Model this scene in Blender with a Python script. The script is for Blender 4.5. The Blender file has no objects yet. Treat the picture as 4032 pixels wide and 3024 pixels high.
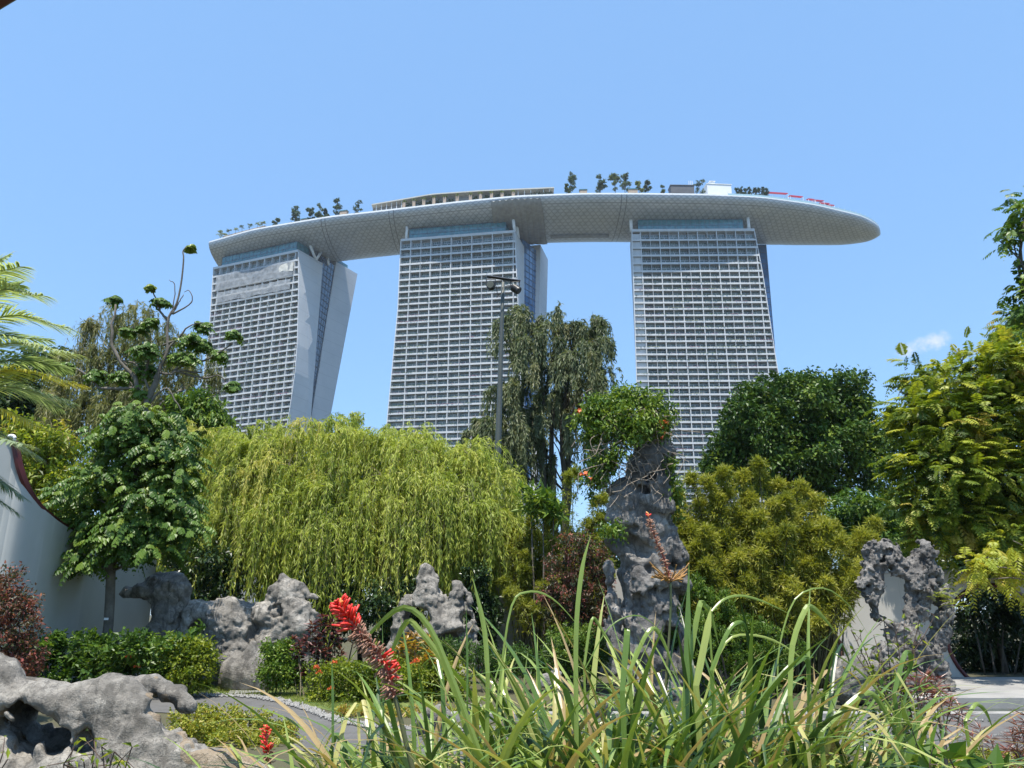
import bpy, math, random
import numpy as np
from math import radians, sin, cos, pi, sqrt, atan2, asin

S = bpy.context.scene
COL = S.collection
rng = np.random.default_rng(7)
random.seed(7)

# ------------------------------------------------------------------ camera
EYE = 1.65
PITCH = radians(16.69)
FPX = 3029.0                      # focal length in pixels of a 4032 px wide frame
cam = bpy.data.cameras.new('camera')
cam.sensor_width = 36.0
cam.lens = 36.0 * FPX / 4032.0
cam.clip_start = 0.05
cam.clip_end = 6000.0
camo = bpy.data.objects.new('camera', cam)
camo.location = (0, 0, EYE)
camo.rotation_euler = (radians(90) + PITCH, 0, 0)
COL.objects.link(camo)
S.camera = camo

# ------------------------------------------------------------------ sun, sky, exposure
SUN = np.array([-0.07, -0.31, 1.0]); SUN /= np.linalg.norm(SUN)
SUN_EL = asin(SUN[2]); SUN_AZ = atan2(SUN[0], SUN[1])
sl = bpy.data.lights.new('sun', 'SUN')
sl.energy = 4.2
sl.angle = radians(0.53)
sl.color = (1.0, 0.94, 0.84)
so = bpy.data.objects.new('sun', sl)
so.rotation_euler = (pi / 2 - SUN_EL, 0, pi - SUN_AZ)
COL.objects.link(so)

W = bpy.data.worlds.new('World')
S.world = W
W.use_nodes = True
nt = W.node_tree
bg = nt.nodes['Background']
sky = nt.nodes.new('ShaderNodeTexSky')
sky.sky_type = 'NISHITA'
sky.sun_disc = False
sky.sun_elevation = SUN_EL
sky.sun_rotation = SUN_AZ
sky.air_density = 1.0
sky.dust_density = 0.3
sky.ozone_density = 1.0
# one thin cumulus puff near the horizon, part of the sky itself
tc = nt.nodes.new('ShaderNodeTexCoord')
cdir = np.array([0.50, 0.85, 0.295]); cdir /= np.linalg.norm(cdir)
CLOUD = []
def wmath(op, a, b=None, c=None):
    n = nt.nodes.new('ShaderNodeMath'); n.operation = op
    for i, v in enumerate((a, b, c)):
        if v is None: continue
        if isinstance(v, (int, float)): n.inputs[i].default_value = v
        else: nt.links.new(v, n.inputs[i])
    return n.outputs[0]
def wdot(v):
    n = nt.nodes.new('ShaderNodeVectorMath'); n.operation = 'DOT_PRODUCT'
    nt.links.new(tc.outputs['Generated'], n.inputs[0]); n.inputs[1].default_value = tuple(v)
    return n.outputs['Value']
def skydir(px, py):
    a = np.array([(px - 2016) / FPX, 1.0, 0]); v = (1512 - py) / FPX
    d = np.array([a[0], cos(PITCH) - v * sin(PITCH), sin(PITCH) + v * cos(PITCH)])
    return d / np.linalg.norm(d)
c0 = skydir(3645, 1352)
ex = np.cross(c0, [0, 0, 1]); ex /= np.linalg.norm(ex); ez = np.cross(ex, c0)
ca, sa = cos(radians(14)), sin(radians(14))
ax = ex * ca + ez * sa; az = -ex * sa + ez * ca
u = wmath('DIVIDE', wdot(ax), 0.042); v = wmath('DIVIDE', wdot(az), 0.0145)
noi = nt.nodes.new('ShaderNodeTexNoise'); noi.inputs['Scale'].default_value = 42.0
noi.inputs['Detail'].default_value = 6.0; noi.inputs['Roughness'].default_value = 0.62
nt.links.new(tc.outputs['Generated'], noi.inputs['Vector'])
r2 = wmath('ADD', wmath('MULTIPLY', u, u), wmath('MULTIPLY', v, v))
dens = wmath('ADD', wmath('SUBTRACT', 0.62, r2), wmath('MULTIPLY', wmath('SUBTRACT', noi.outputs['Fac'], 0.5), 2.6))
mr = nt.nodes.new('ShaderNodeMapRange'); mr.interpolation_type = 'SMOOTHSTEP'
nt.links.new(dens, mr.inputs['Value'])
mr.inputs['From Min'].default_value = 0.0; mr.inputs['From Max'].default_value = 1.0
mr.inputs['To Min'].default_value = 0.0; mr.inputs['To Max'].default_value = 0.8
front = wmath('GREATER_THAN', wdot(c0), 0.9)
cfac = wmath('MULTIPLY', mr.outputs['Result'], front)
tintn = nt.nodes.new('ShaderNodeMix'); tintn.data_type = 'RGBA'; tintn.blend_type = 'MULTIPLY'
tintn.inputs['Factor'].default_value = 1.0
nt.links.new(sky.outputs['Color'], tintn.inputs['A'])
tintn.inputs['B'].default_value = (0.85, 1.0, 1.08, 1.0)
# tropical haze evens the sky out: blend the clear-sky gradient towards one pale blue
even = nt.nodes.new('ShaderNodeMix'); even.data_type = 'RGBA'; even.inputs['Factor'].default_value = 0.62
nt.links.new(tintn.outputs['Result'], even.inputs['A'])
even.inputs['B'].default_value = (1.02, 1.95, 3.45, 1.0)
cmix = nt.nodes.new('ShaderNodeMix'); cmix.data_type = 'RGBA'
nt.links.new(cfac, cmix.inputs['Factor'])
nt.links.new(even.outputs['Result'], cmix.inputs['A'])
cmix.inputs['B'].default_value = (3.5, 3.6, 3.7, 1.0)
nt.links.new(cmix.outputs['Result'], bg.inputs['Color'])
bg.inputs['Strength'].default_value = 0.15
S.view_settings.view_transform = 'Standard'
S.view_settings.look = 'None'
S.view_settings.exposure = 0.9
S.view_settings.gamma = 1.0
S.render.film_transparent = False
S.cycles.max_bounces = 6
S.cycles.diffuse_bounces = 3
S.cycles.glossy_bounces = 3
S.cycles.transmission_bounces = 4
S.cycles.transparent_max_bounces = 6
S.cycles.caustics_reflective = False
S.cycles.caustics_refractive = False

# ------------------------------------------------------------------ helpers
CT, ST = cos(PITCH), sin(PITCH)
def at(px, py, D):
    """world point seen at photo pixel (px, py) at forward distance D"""
    v = (1512 - py) / FPX
    d = np.array([(px - 2016) / FPX, CT - v * ST, ST + v * CT])
    return np.array([0, 0, EYE]) + d * (D / d[1])
def mpp(px, py, D):
    """metres per photo pixel there"""
    p = at(px, py, D)
    return (p[1] * CT + (p[2] - EYE) * ST) / FPX
def nrm(a):
    return a / np.maximum(np.linalg.norm(a, axis=-1, keepdims=True), 1e-9)

class MB:
    """collects polygons and builds them as one mesh object"""
    def __init__(s):
        s.v = []; s.f = []; s.m = []; s.t = []; s.n = 0; s.uv = None
    def add(s, verts, faces, m=0, tint=0.5):
        verts = np.asarray(verts, float).reshape(-1, 3)
        s.v.append(verts)
        t = np.broadcast_to(np.asarray(tint, float), (len(verts),))
        s.t.append(t)
        for fa in (faces if isinstance(faces, list) else [faces]):
            fa = np.asarray(fa, int)
            if fa.ndim == 1: fa = fa[None]
            s.f.append(fa + s.n); s.m.append(np.full(len(fa), m, int))
        s.n += len(verts)
    def box(s, a, b, m=0, tint=0.5):
        x0, y0, z0 = np.minimum(a, b); x1, y1, z1 = np.maximum(a, b)
        s.hexa([(x0,y0,z0),(x1,y0,z0),(x1,y1,z0),(x0,y1,z0),(x0,y0,z1),(x1,y0,z1),(x1,y1,z1),(x0,y1,z1)], m, tint)
    def hexa(s, p, m=0, tint=0.5):
        s.add(p, [(0,3,2,1),(4,5,6,7),(0,1,5,4),(1,2,6,5),(2,3,7,6),(3,0,4,7)], m, tint)
    def tube(s, pts, rad, sides=7, m=0, tint=0.5, cap=True):
        pts = np.asarray(pts, float); k = len(pts)
        rad = np.broadcast_to(np.asarray(rad, float), (k,))
        tan = nrm(np.gradient(pts, axis=0))
        ref = np.array([0, 0, 1.0]) if abs(tan[:, 2]).mean() < 0.8 else np.array([0, 1.0, 0])
        a = nrm(np.cross(tan, ref)); b = np.cross(a, tan)
        th = np.arange(sides) * 2 * pi / sides
        ring = pts[:, None] + rad[:, None, None] * (a[:, None] * np.cos(th)[None, :, None] + b[:, None] * np.sin(th)[None, :, None])
        i = np.arange(k - 1)[:, None] * sides; j = np.arange(sides)[None]; j2 = (j + 1) % sides
        q = np.stack([i + j, i + j2, i + sides + j2, i + sides + j], -1).reshape(-1, 4)
        fs = [q]
        if cap: fs += [np.arange(sides)[::-1][None], (np.arange(sides) + (k - 1) * sides)[None]]
        s.add(ring.reshape(-1, 3), fs, m, tint)
    def leaves(s, P, D, N, L, Wd, tint, fold=0.25, m=0, sag=0.0):
        """diamond leaf blades, two folded triangles each"""
        n = len(P); D = nrm(D); side = nrm(np.cross(D, N)); nn = np.cross(side, D)
        L = np.broadcast_to(np.asarray(L, float), (n,))[:, None]; Wd = np.broadcast_to(np.asarray(Wd, float), (n,))[:, None]
        tip = P + D * L; tip[:, 2] -= sag * L[:, 0]
        mid = P + D * L * 0.42; mid[:, 2] -= sag * 0.3 * L[:, 0]
        lft = mid + side * Wd * 0.5 + nn * Wd * fold; rgt = mid - side * Wd * 0.5 + nn * Wd * fold
        V = np.stack([P, rgt, tip, lft], 1).reshape(-1, 3)
        i = np.arange(n)[:, None] * 4
        F = np.concatenate([i + np.array([[0, 1, 2]]), i + np.array([[0, 2, 3]])], 0)
        s.add(V, F, m, np.repeat(np.broadcast_to(tint, (n,)), 4))
    def ribbons(s, paths, side, width, tint, m=0, fold=0.0, up=None):
        """paths (n,k,3), side (n,3) or (n,k,3), width (n,k)"""
        n, k, _ = paths.shape
        if side.ndim == 2: side = np.repeat(side[:, None], k, 1)
        w = width[..., None] * 0.5
        t = np.repeat(np.broadcast_to(tint, (n,))[:, None], k, 1)
        if fold:
            tan = nrm(np.gradient(paths, axis=1)); nn = np.cross(side, tan)
            V = np.stack([paths - side * w + nn * w * fold, paths, paths + side * w + nn * w * fold], 2)
            c = 3
        else:
            V = np.stack([paths - side * w, paths + side * w], 2); c = 2
        base = (np.arange(n)[:, None, None] * k + np.arange(k - 1)[None, :, None]) * c + np.arange(c - 1)[None, None]
        q = np.stack([base, base + 1, base + c + 1, base + c], -1).reshape(-1, 4)
        s.add(V.reshape(-1, 3), q, m, np.repeat(t.reshape(-1), c))
    def build(s, name, mats, parent=None, loc=None, smooth=False, tint=False):
        me = bpy.data.meshes.new(name)
        V = np.concatenate(s.v) if s.v else np.zeros((0, 3))
        loc = np.zeros(3) if loc is None else np.asarray(loc, float)
        V = V - loc
        me.vertices.add(len(V)); me.vertices.foreach_set('co', V.astype(np.float32).ravel())
        lens = np.concatenate([np.full(len(f), f.shape[1], np.int32) for f in s.f])
        vi = np.concatenate([f.ravel() for f in s.f]).astype(np.int32)
        me.loops.add(len(vi)); me.loops.foreach_set('vertex_index', vi)
        me.polygons.add(len(lens))
        st = np.zeros(len(lens), np.int32); st[1:] = np.cumsum(lens)[:-1]
        me.polygons.foreach_set('loop_start', st); me.polygons.foreach_set('loop_total', lens)
        me.polygons.foreach_set('material_index', np.concatenate(s.m).astype(np.int32))
        me.polygons.foreach_set('use_smooth', np.full(len(lens), bool(smooth)))
        if tint:
            at_ = me.attributes.new('tint', 'FLOAT', 'POINT')
            at_.data.foreach_set('value', np.concatenate(s.t).astype(np.float32))
        if s.uv is not None:
            uvl = me.uv_layers.new(name='UVMap')
            uvl.data.foreach_set('uv', np.asarray(s.uv, np.float32)[vi].ravel())
        me.update(calc_edges=True); me.validate()
        for mm in (mats if isinstance(mats, (list, tuple)) else [mats]): me.materials.append(mm)
        o = bpy.data.objects.new(name, me); COL.objects.link(o)
        if parent is not None:
            o.parent = parent
            pl = np.array(parent.matrix_basis.translation) if parent.parent is None else np.array(parent.parent.location) + np.array(parent.location)
            o.location = tuple(loc - pl)
        else:
            o.location = tuple(loc)
        return o

def thing(name, label, cat, loc=(0, 0, 0), group=None):
    o = bpy.data.objects.new(name, None); COL.objects.link(o)
    o.empty_display_size = 0.2
    o.location = tuple(float(c) for c in loc)
    return tag(o, label, cat, group)
def tag(o, label, cat, group=None):
    o['label'] = label; o['category'] = cat
    if group: o['group'] = group
    return o
def struct(o):
    o['kind'] = 'structure'; return o

# ------------------------------------------------------------------ materials
def new_mat(name):
    m = bpy.data.materials.new(name); m.use_nodes = True
    return m, m.node_tree, m.node_tree.nodes['Principled BSDF']
def ramp(t, fac, stops):
    r = t.nodes.new('ShaderNodeValToRGB')
    while len(r.color_ramp.elements) < len(stops): r.color_ramp.elements.new(0.5)
    for e, (p, c) in zip(r.color_ramp.elements, stops):
        e.position = p; e.color = (*c, 1)
    t.links.new(fac, r.inputs['Fac']); return r.outputs['Color']
def noise(t, scale, detail=4, rough=0.55, coord='Object', dist=0.0, vec=None):
    n = t.nodes.new('ShaderNodeTexNoise')
    n.inputs['Scale'].default_value = scale; n.inputs['Detail'].default_value = detail
    n.inputs['Roughness'].default_value = rough; n.inputs['Distortion'].default_value = dist
    if vec is None:
        c = t.nodes.new('ShaderNodeTexCoord'); vec = c.outputs[coord]
    t.links.new(vec, n.inputs['Vector']); return n.outputs['Fac']
def stretch(t, sc, coord='Object'):
    c = t.nodes.new('ShaderNodeTexCoord'); mp = t.nodes.new('ShaderNodeMapping')
    mp.inputs['Scale'].default_value = sc; t.links.new(c.outputs[coord], mp.inputs['Vector'])
    return mp.outputs['Vector']
def bump(t, b, height, strength, dist=0.02):
    n = t.nodes.new('ShaderNodeBump'); n.inputs['Strength'].default_value = strength
    n.inputs['Distance'].default_value = dist
    t.links.new(height, n.inputs['Height']); t.links.new(n.outputs['Normal'], b.inputs['Normal'])
def mixc(t, fac, a, b, mode='MIX'):
    n = t.nodes.new('ShaderNodeMix'); n.data_type = 'RGBA'; n.blend_type = mode
    for k, v in (('Factor', fac), ('A', a), ('B', b)):
        if isinstance(v, tuple): n.inputs[k].default_value = (*v, 1) if len(v) == 3 else v
        elif isinstance(v, (int, float)): n.inputs[k].default_value = v
        else: t.links.new(v, n.inputs[k])
    return n.outputs['Result']
def mathn(t, op, *args):
    n = t.nodes.new('ShaderNodeMath'); n.operation = op
    for i, v in enumerate(args):
        if isinstance(v, (int, float)): n.inputs[i].default_value = v
        else: t.links.new(v, n.inputs[i])
    return n.outputs[0]
def mottled(name, c1, c2, scale=3.0, rough=0.7, bumps=0.0, bscale=30.0, bdist=0.02, metal=0.0, sc=None, spec=0.5):
    m, t, b = new_mat(name)
    f = noise(t, scale, 5, 0.6, vec=stretch(t, sc) if sc else None)
    t.links.new(ramp(t, f, [(0.3, c1), (0.7, c2)]), b.inputs['Base Color'])
    b.inputs['Roughness'].default_value = rough; b.inputs['Metallic'].default_value = metal
    b.inputs['Specular IOR Level'].default_value = spec
    if bumps: bump(t, b, noise(t, bscale, 5, 0.6), bumps, bdist)
    return m
def leaf_mat(name, stops, trans=0.3, rough=0.45, spec=0.35):
    """leaf colours picked per leaf by its own 'tint' value; thin blades let some light through"""
    m, t, b = new_mat(name)
    a = t.nodes.new('ShaderNodeAttribute'); a.attribute_name = 'tint'
    n = len(stops)
    col = ramp(t, a.outputs['Fac'], [((i + 0.5) / n, c) for i, c in enumerate(stops)])
    t.links.new(col, b.inputs['Base Color'])
    b.inputs['Roughness'].default_value = rough
    b.inputs['Specular IOR Level'].default_value = spec
    tr = t.nodes.new('ShaderNodeBsdfTranslucent')
    t.links.new(mixc(t, 1.0, col, (1.25, 1.25, 0.55), 'MULTIPLY'), tr.inputs['Color'])
    mx = t.nodes.new('ShaderNodeMixShader'); mx.inputs['Fac'].default_value = trans
    t.links.new(b.outputs['BSDF'], mx.inputs[1]); t.links.new(tr.outputs['BSDF'], mx.inputs[2])
    t.links.new(mx.outputs['Shader'], t.nodes['Material Output'].inputs['Surface'])
    return m
def glass_mat(name, col, rough=0.08, spec=0.8, var=0.0, vs=1.0):
    m, t, b = new_mat(name)
    b.inputs['Roughness'].default_value = rough
    b.inputs['Specular IOR Level'].default_value = spec
    b.inputs['IOR'].default_value = 1.55
    if var:
        f = noise(t, vs, 2, 0.5)
        t.links.new(ramp(t, f, [(0.3, tuple(c * (1 - var) for c in col)), (0.7, tuple(min(1, c * (1 + var)) for c in col))]), b.inputs['Base Color'])
    else:
        b.inputs['Base Color'].default_value = (*col, 1)
    return m
# ------------------------------------------------------------------ plant builders
UP = np.array([0, 0, 1.0])
def rdir(n): return nrm(rng.normal(0, 1, (n, 3)))
def blob(px, py, D, rx, ry, rd=None):
    """ellipsoid of foliage: centre seen at a photo pixel, radii in photo pixels, depth radius in metres"""
    s = mpp(px, py, D)
    return at(px, py, D), np.array([rx * s, rd if rd else 0.8 * rx * s, ry * s])
def in_blobs(blobs, n, shell=0.45, clump=0.0, per=30):
    """n points spread through ellipsoids, denser towards the outside, gathered in clumps"""
    w = np.array([(r[0] * r[2] + r[0] * r[1] + r[1] * r[2]) for c, r in blobs]); w /= w.sum()
    C = np.array([c for c, r in blobs]); R = np.array([r for c, r in blobs])
    if clump:
        k = max(1, n // per)
        id_ = rng.choice(len(blobs), k, p=w); d = rdir(k)
        cc = C[id_] + d * R[id_] * (rng.random((k, 1)) ** shell)
        s = np.repeat(np.arange(k), per)[:n]
        if len(s) < n: s = np.r_[s, rng.integers(0, k, n - len(s))]
        sz = clump * rng.uniform(0.6, 1.3, k)
        P = cc[s] + rdir(n) * (rng.random((n, 1)) ** 0.6) * sz[s][:, None]
        out = nrm((cc - C[id_]) / R[id_])[s]
        return P, out, s, k
    id_ = rng.choice(len(blobs), n, p=w); d = rdir(n)
    P = C[id_] + d * R[id_] * (rng.random((n, 1)) ** shell)
    return P, nrm(d / R[id_]), np.arange(n), n
def foliage(mb, blobs, n, L, Wd, clump=0.25, per=30, shell=0.45, droop=0.3, out=0.5, tint=(0.5, 0.16, 0.10), fold=0.25, m=0, sag=0.1, up=0.8):
    P, o, s, k = in_blobs(blobs, n, shell, clump, per)
    n = len(P)
    D = nrm(o * out + rng.normal(0, 0.6, (n, 3)) + [0, 0, -droop])
    N = nrm(UP * up + rng.normal(0, 0.55, (n, 3)) + o * 0.3)
    ct = rng.normal(0, tint[1], k)
    t = np.clip(tint[0] + ct[s] + rng.normal(0, tint[2], n), 0.02, 0.98)
    sc = rng.uniform(0.65, 1.25, n)
    mb.leaves(P, D, N, L * sc, Wd * sc, t, fold, m, sag)
def fronds_to_leaves(mb, P, D, L, pairs, lL, lW, droop, tint, ang=0.5, leafsag=0.25, m=0, rach=None, rm=0, taper=True, fold=0.15):
    """feather-shaped leaves: a midrib with paired leaflets"""
    n = len(P); D = nrm(D); L = np.broadcast_to(np.asarray(L, float), (n,)); droop = np.broadcast_to(np.asarray(droop, float), (n,))
    t = (np.arange(pairs) + 1.0) / pairs
    pos = P[:, None] + D[:, None] * (L[:, None] * t[None])[..., None]
    pos[..., 2] -= (droop * L)[:, None] * t[None] ** 2
    tan = D[:, None] * np.ones((1, pairs, 1)); tan = tan.copy(); tan[..., 2] -= 2 * droop[:, None] * t[None]
    tan = nrm(tan)
    side = nrm(np.cross(tan, UP + 1e-4)); upn = np.cross(side, tan)
    sz = np.sin(pi * np.clip(t * 0.82 + 0.14, 0, 1)) if taper else np.ones(pairs)
    tt = np.repeat(np.broadcast_to(tint, (n,)), pairs)
    for sg in (-1, 1):
        dd = nrm(side * sg * cos(ang) + tan * sin(ang) + np.array([0, 0, -leafsag]) + rng.normal(0, 0.08, side.shape))
        mb.leaves(pos.reshape(-1, 3), dd.reshape(-1, 3), upn.reshape(-1, 3), np.tile(lL * sz, n) * rng.uniform(.85, 1.1, n * pairs), np.tile(lW * np.sqrt(sz), n),
                  np.clip(tt + rng.normal(0, 0.04, n * pairs), 0.02, 0.98), fold, m, 0.12)
    if rach:
        k = 6; t2 = np.linspace(0, 1, k)
        path = P[:, None] + D[:, None] * (L[:, None] * t2[None])[..., None]
        path[..., 2] -= (droop * L)[:, None] * t2[None] ** 2
        w = rach * (1.1 - t2)[None] * np.ones((n, 1))
        s2 = nrm(np.cross(D, UP + 1e-4))
        mb.ribbons(path, s2, w, np.broadcast_to(tint, (n,)), m=rm)
def strands(mb, P, out, length, n_leaf, lL, lW, tint, spread=0.5, curl=0.35, twig=0.006, m=0, tm=1, jitter=0.12, leafdown=0.9):
    """hanging willow-like shoots: they arch outward, then fall, with narrow leaves along them"""
    n = len(P); k = 12; t = np.linspace(0, 1, k)
    length = np.broadcast_to(np.asarray(length, float), (n,))
    reach = (length * spread)[:, None] * (1 - np.exp(-t * 3.2))[None]
    rise = (length * curl * 0.35)[:, None] * (np.sin(np.minimum(t * 3.5, pi)))[None]
    path = P[:, None] + out[:, None] * reach[..., None]
    path[..., 2] += rise - length[:, None] * (t[None] ** 1.35)
    wob = np.cumsum(rng.normal(0, jitter, (n, k, 2)) * (length / k)[:, None, None], axis=1)
    path[..., :2] += wob
    side = nrm(np.cross(out, UP) + rng.normal(0, 0.2, (n, 3)))
    mb.ribbons(path, side, twig * (1.2 - t)[None] * np.ones((n, 1)), np.full(n, 0.5), m=tm)
    q = rng.uniform(0.06, 1.0, (n, n_leaf)) * (k - 1)
    i0 = np.minimum(q.astype(int), k - 2); fr = (q - i0)[..., None]
    r = np.arange(n)[:, None]
    pos = path[r, i0] * (1 - fr) + path[r, i0 + 1] * fr
    tan = nrm(path[r, i0 + 1] - path[r, i0])
    d = nrm(tan * 0.6 + rng.normal(0, 0.42, pos.shape) + np.array([0, 0, -leafdown * 0.55]))
    nh = nrm(rng.normal(0, 0.6, pos.shape) + UP * 0.5 + out[:, None] * 0.5)
    tt = np.clip(np.repeat(np.broadcast_to(tint, (n,)), n_leaf) + rng.normal(0, 0.07, n * n_leaf), 0.02, 0.98)
    mb.leaves(pos.reshape(-1, 3), d.reshape(-1, 3), nh.reshape(-1, 3), lL * rng.uniform(0.7, 1.25, n * n_leaf), lW * rng.uniform(0.8, 1.2, n * n_leaf), tt, 0.2, m, 0.12)
def curve(pts, n=14):
    """smooth line through a few points"""
    pts = np.asarray(pts, float)
    if len(pts) == 2: return pts[0] + (pts[1] - pts[0]) * np.linspace(0, 1, n)[:, None]
    P = np.vstack([2 * pts[0] - pts[1], pts, 2 * pts[-1] - pts[-2]]); m = len(pts) - 1
    u = np.linspace(0, m - 1e-6, n); i = u.astype(int); f = (u - i)[:, None]
    a, b, c, d = P[i], P[i + 1], P[i + 2], P[i + 3]
    return 0.5 * ((2 * b) + (c - a) * f + (2 * a - 5 * b + 4 * c - d) * f ** 2 + (3 * b - a - 3 * c + d) * f ** 3)
def limb(mb, pts, r0, r1, sides=7, n=14, knob=0.0, m=0):
    c = curve(pts, n); k = len(c)
    r = np.linspace(r0, r1, k) * (1 + knob * rng.normal(0, 1, k))
    c[1:-1] += rng.normal(0, 1, (k - 2, 3)) * min(r0, 0.06) * 0.35
    mb.tube(c, np.maximum(r, 0.003), sides, m)
    return c
def branches_to(mb, trunk, targets, r0, r1=0.015, rise=0.3, sides=5):
    """a limb from the trunk to each foliage centre"""
    for c in targets:
        d = np.linalg.norm(trunk - c, axis=1) + np.where(trunk[:, 2] > c[2] - 0.15 * np.linalg.norm(trunk[-1] - trunk[0]), 3.0, 0)
        p = trunk[int(np.argmin(d))]
        mid = (p + c) / 2 + [0, 0, rise * np.linalg.norm(c - p) * 0.3] + rng.normal(0, 0.08, 3) * np.linalg.norm(c - p)
        limb(mb, [p, mid, c], r0, r1, sides, 8)

# ------------------------------------------------------------------ rocks: signed distance field, then surface nets
_lat = np.random.default_rng(11).random((64, 64, 64)).astype(np.float32)
def vnoise(p):
    i = np.floor(p).astype(int); f = p - i; f = f * f * (3 - 2 * f); i &= 63; j = (i + 1) & 63
    x0, y0, z0 = i[..., 0], i[..., 1], i[..., 2]; x1, y1, z1 = j[..., 0], j[..., 1], j[..., 2]
    fx, fy_, fz = f[..., 0], f[..., 1], f[..., 2]
    a = _lat[x0, y0, z0] * (1 - fx) + _lat[x1, y0, z0] * fx; b = _lat[x0, y1, z0] * (1 - fx) + _lat[x1, y1, z0] * fx
    c = _lat[x0, y0, z1] * (1 - fx) + _lat[x1, y0, z1] * fx; d = _lat[x0, y1, z1] * (1 - fx) + _lat[x1, y1, z1] * fx
    return (a * (1 - fy_) + b * fy_) * (1 - fz) + (c * (1 - fy_) + d * fy_) * fz
def fbm(p, o=4, g=0.5):
    s = 0; a = 1.0; w = 0
    for k in range(o):
        s = s + a * vnoise(p * 2.03 ** k + 7.1 * k); w += a; a *= g
    return s / w
def surface_nets(F, org, h):
    s = F < 0; nx, ny, nz = F.shape
    corners = [(0,0,0),(1,0,0),(0,1,0),(1,1,0),(0,0,1),(1,0,1),(0,1,1),(1,1,1)]
    cs = [s[a:nx-1+a, b:ny-1+b, c:nz-1+c] for a, b, c in corners]
    cnt = sum(x.astype(np.int8) for x in cs); act = (cnt > 0) & (cnt < 8)
    I = np.argwhere(act); idx = np.full(act.shape, -1, np.int64); idx[act] = np.arange(len(I))
    acc = np.zeros((len(I), 3)); k = np.zeros(len(I))
    cv = np.stack([F[I[:, 0] + a, I[:, 1] + b, I[:, 2] + c] for a, b, c in corners], 1)
    for e0, e1 in ((0,1),(2,3),(4,5),(6,7),(0,2),(1,3),(4,6),(5,7),(0,4),(1,5),(2,6),(3,7)):
        f0, f1 = cv[:, e0], cv[:, e1]; c = (f0 < 0) != (f1 < 0)
        t = np.where(c, f0 / np.where(c, f0 - f1, 1), 0)[:, None]
        a0, a1 = np.array(corners[e0]), np.array(corners[e1])
        acc += np.where(c[:, None], a0 + (a1 - a0) * t, 0); k += c
    V = org + (I + acc / k[:, None]) * h
    Q = []
    for ax, (b, c) in enumerate(((1, 2), (2, 0), (0, 1))):
        sl0 = [slice(None)] * 3; sl1 = [slice(None)] * 3
        sl0[ax] = slice(0, -1); sl1[ax] = slice(1, None)
        ch = s[tuple(sl0)] != s[tuple(sl1)]
        E_ = np.argwhere(ch)
        E_ = E_[(E_[:, b] > 0) & (E_[:, c] > 0) & (E_[:, b] < F.shape[b] - 1) & (E_[:, c] < F.shape[c] - 1)]
        if not len(E_): continue
        def cell(db, dc):
            J = E_.copy(); J[:, b] -= db; J[:, c] -= dc; return idx[J[:, 0], J[:, 1], J[:, 2]]
        q = np.stack([cell(1, 1), cell(0, 1), cell(0, 0), cell(1, 0)], 1)
        ins = s[tuple(sl0)][E_[:, 0], E_[:, 1], E_[:, 2]]
        Q.append(np.where(ins[:, None], q, q[:, ::-1]))
    Q = np.concatenate(Q); Q = Q[(Q >= 0).all(1)]
    return V, Q
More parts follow.
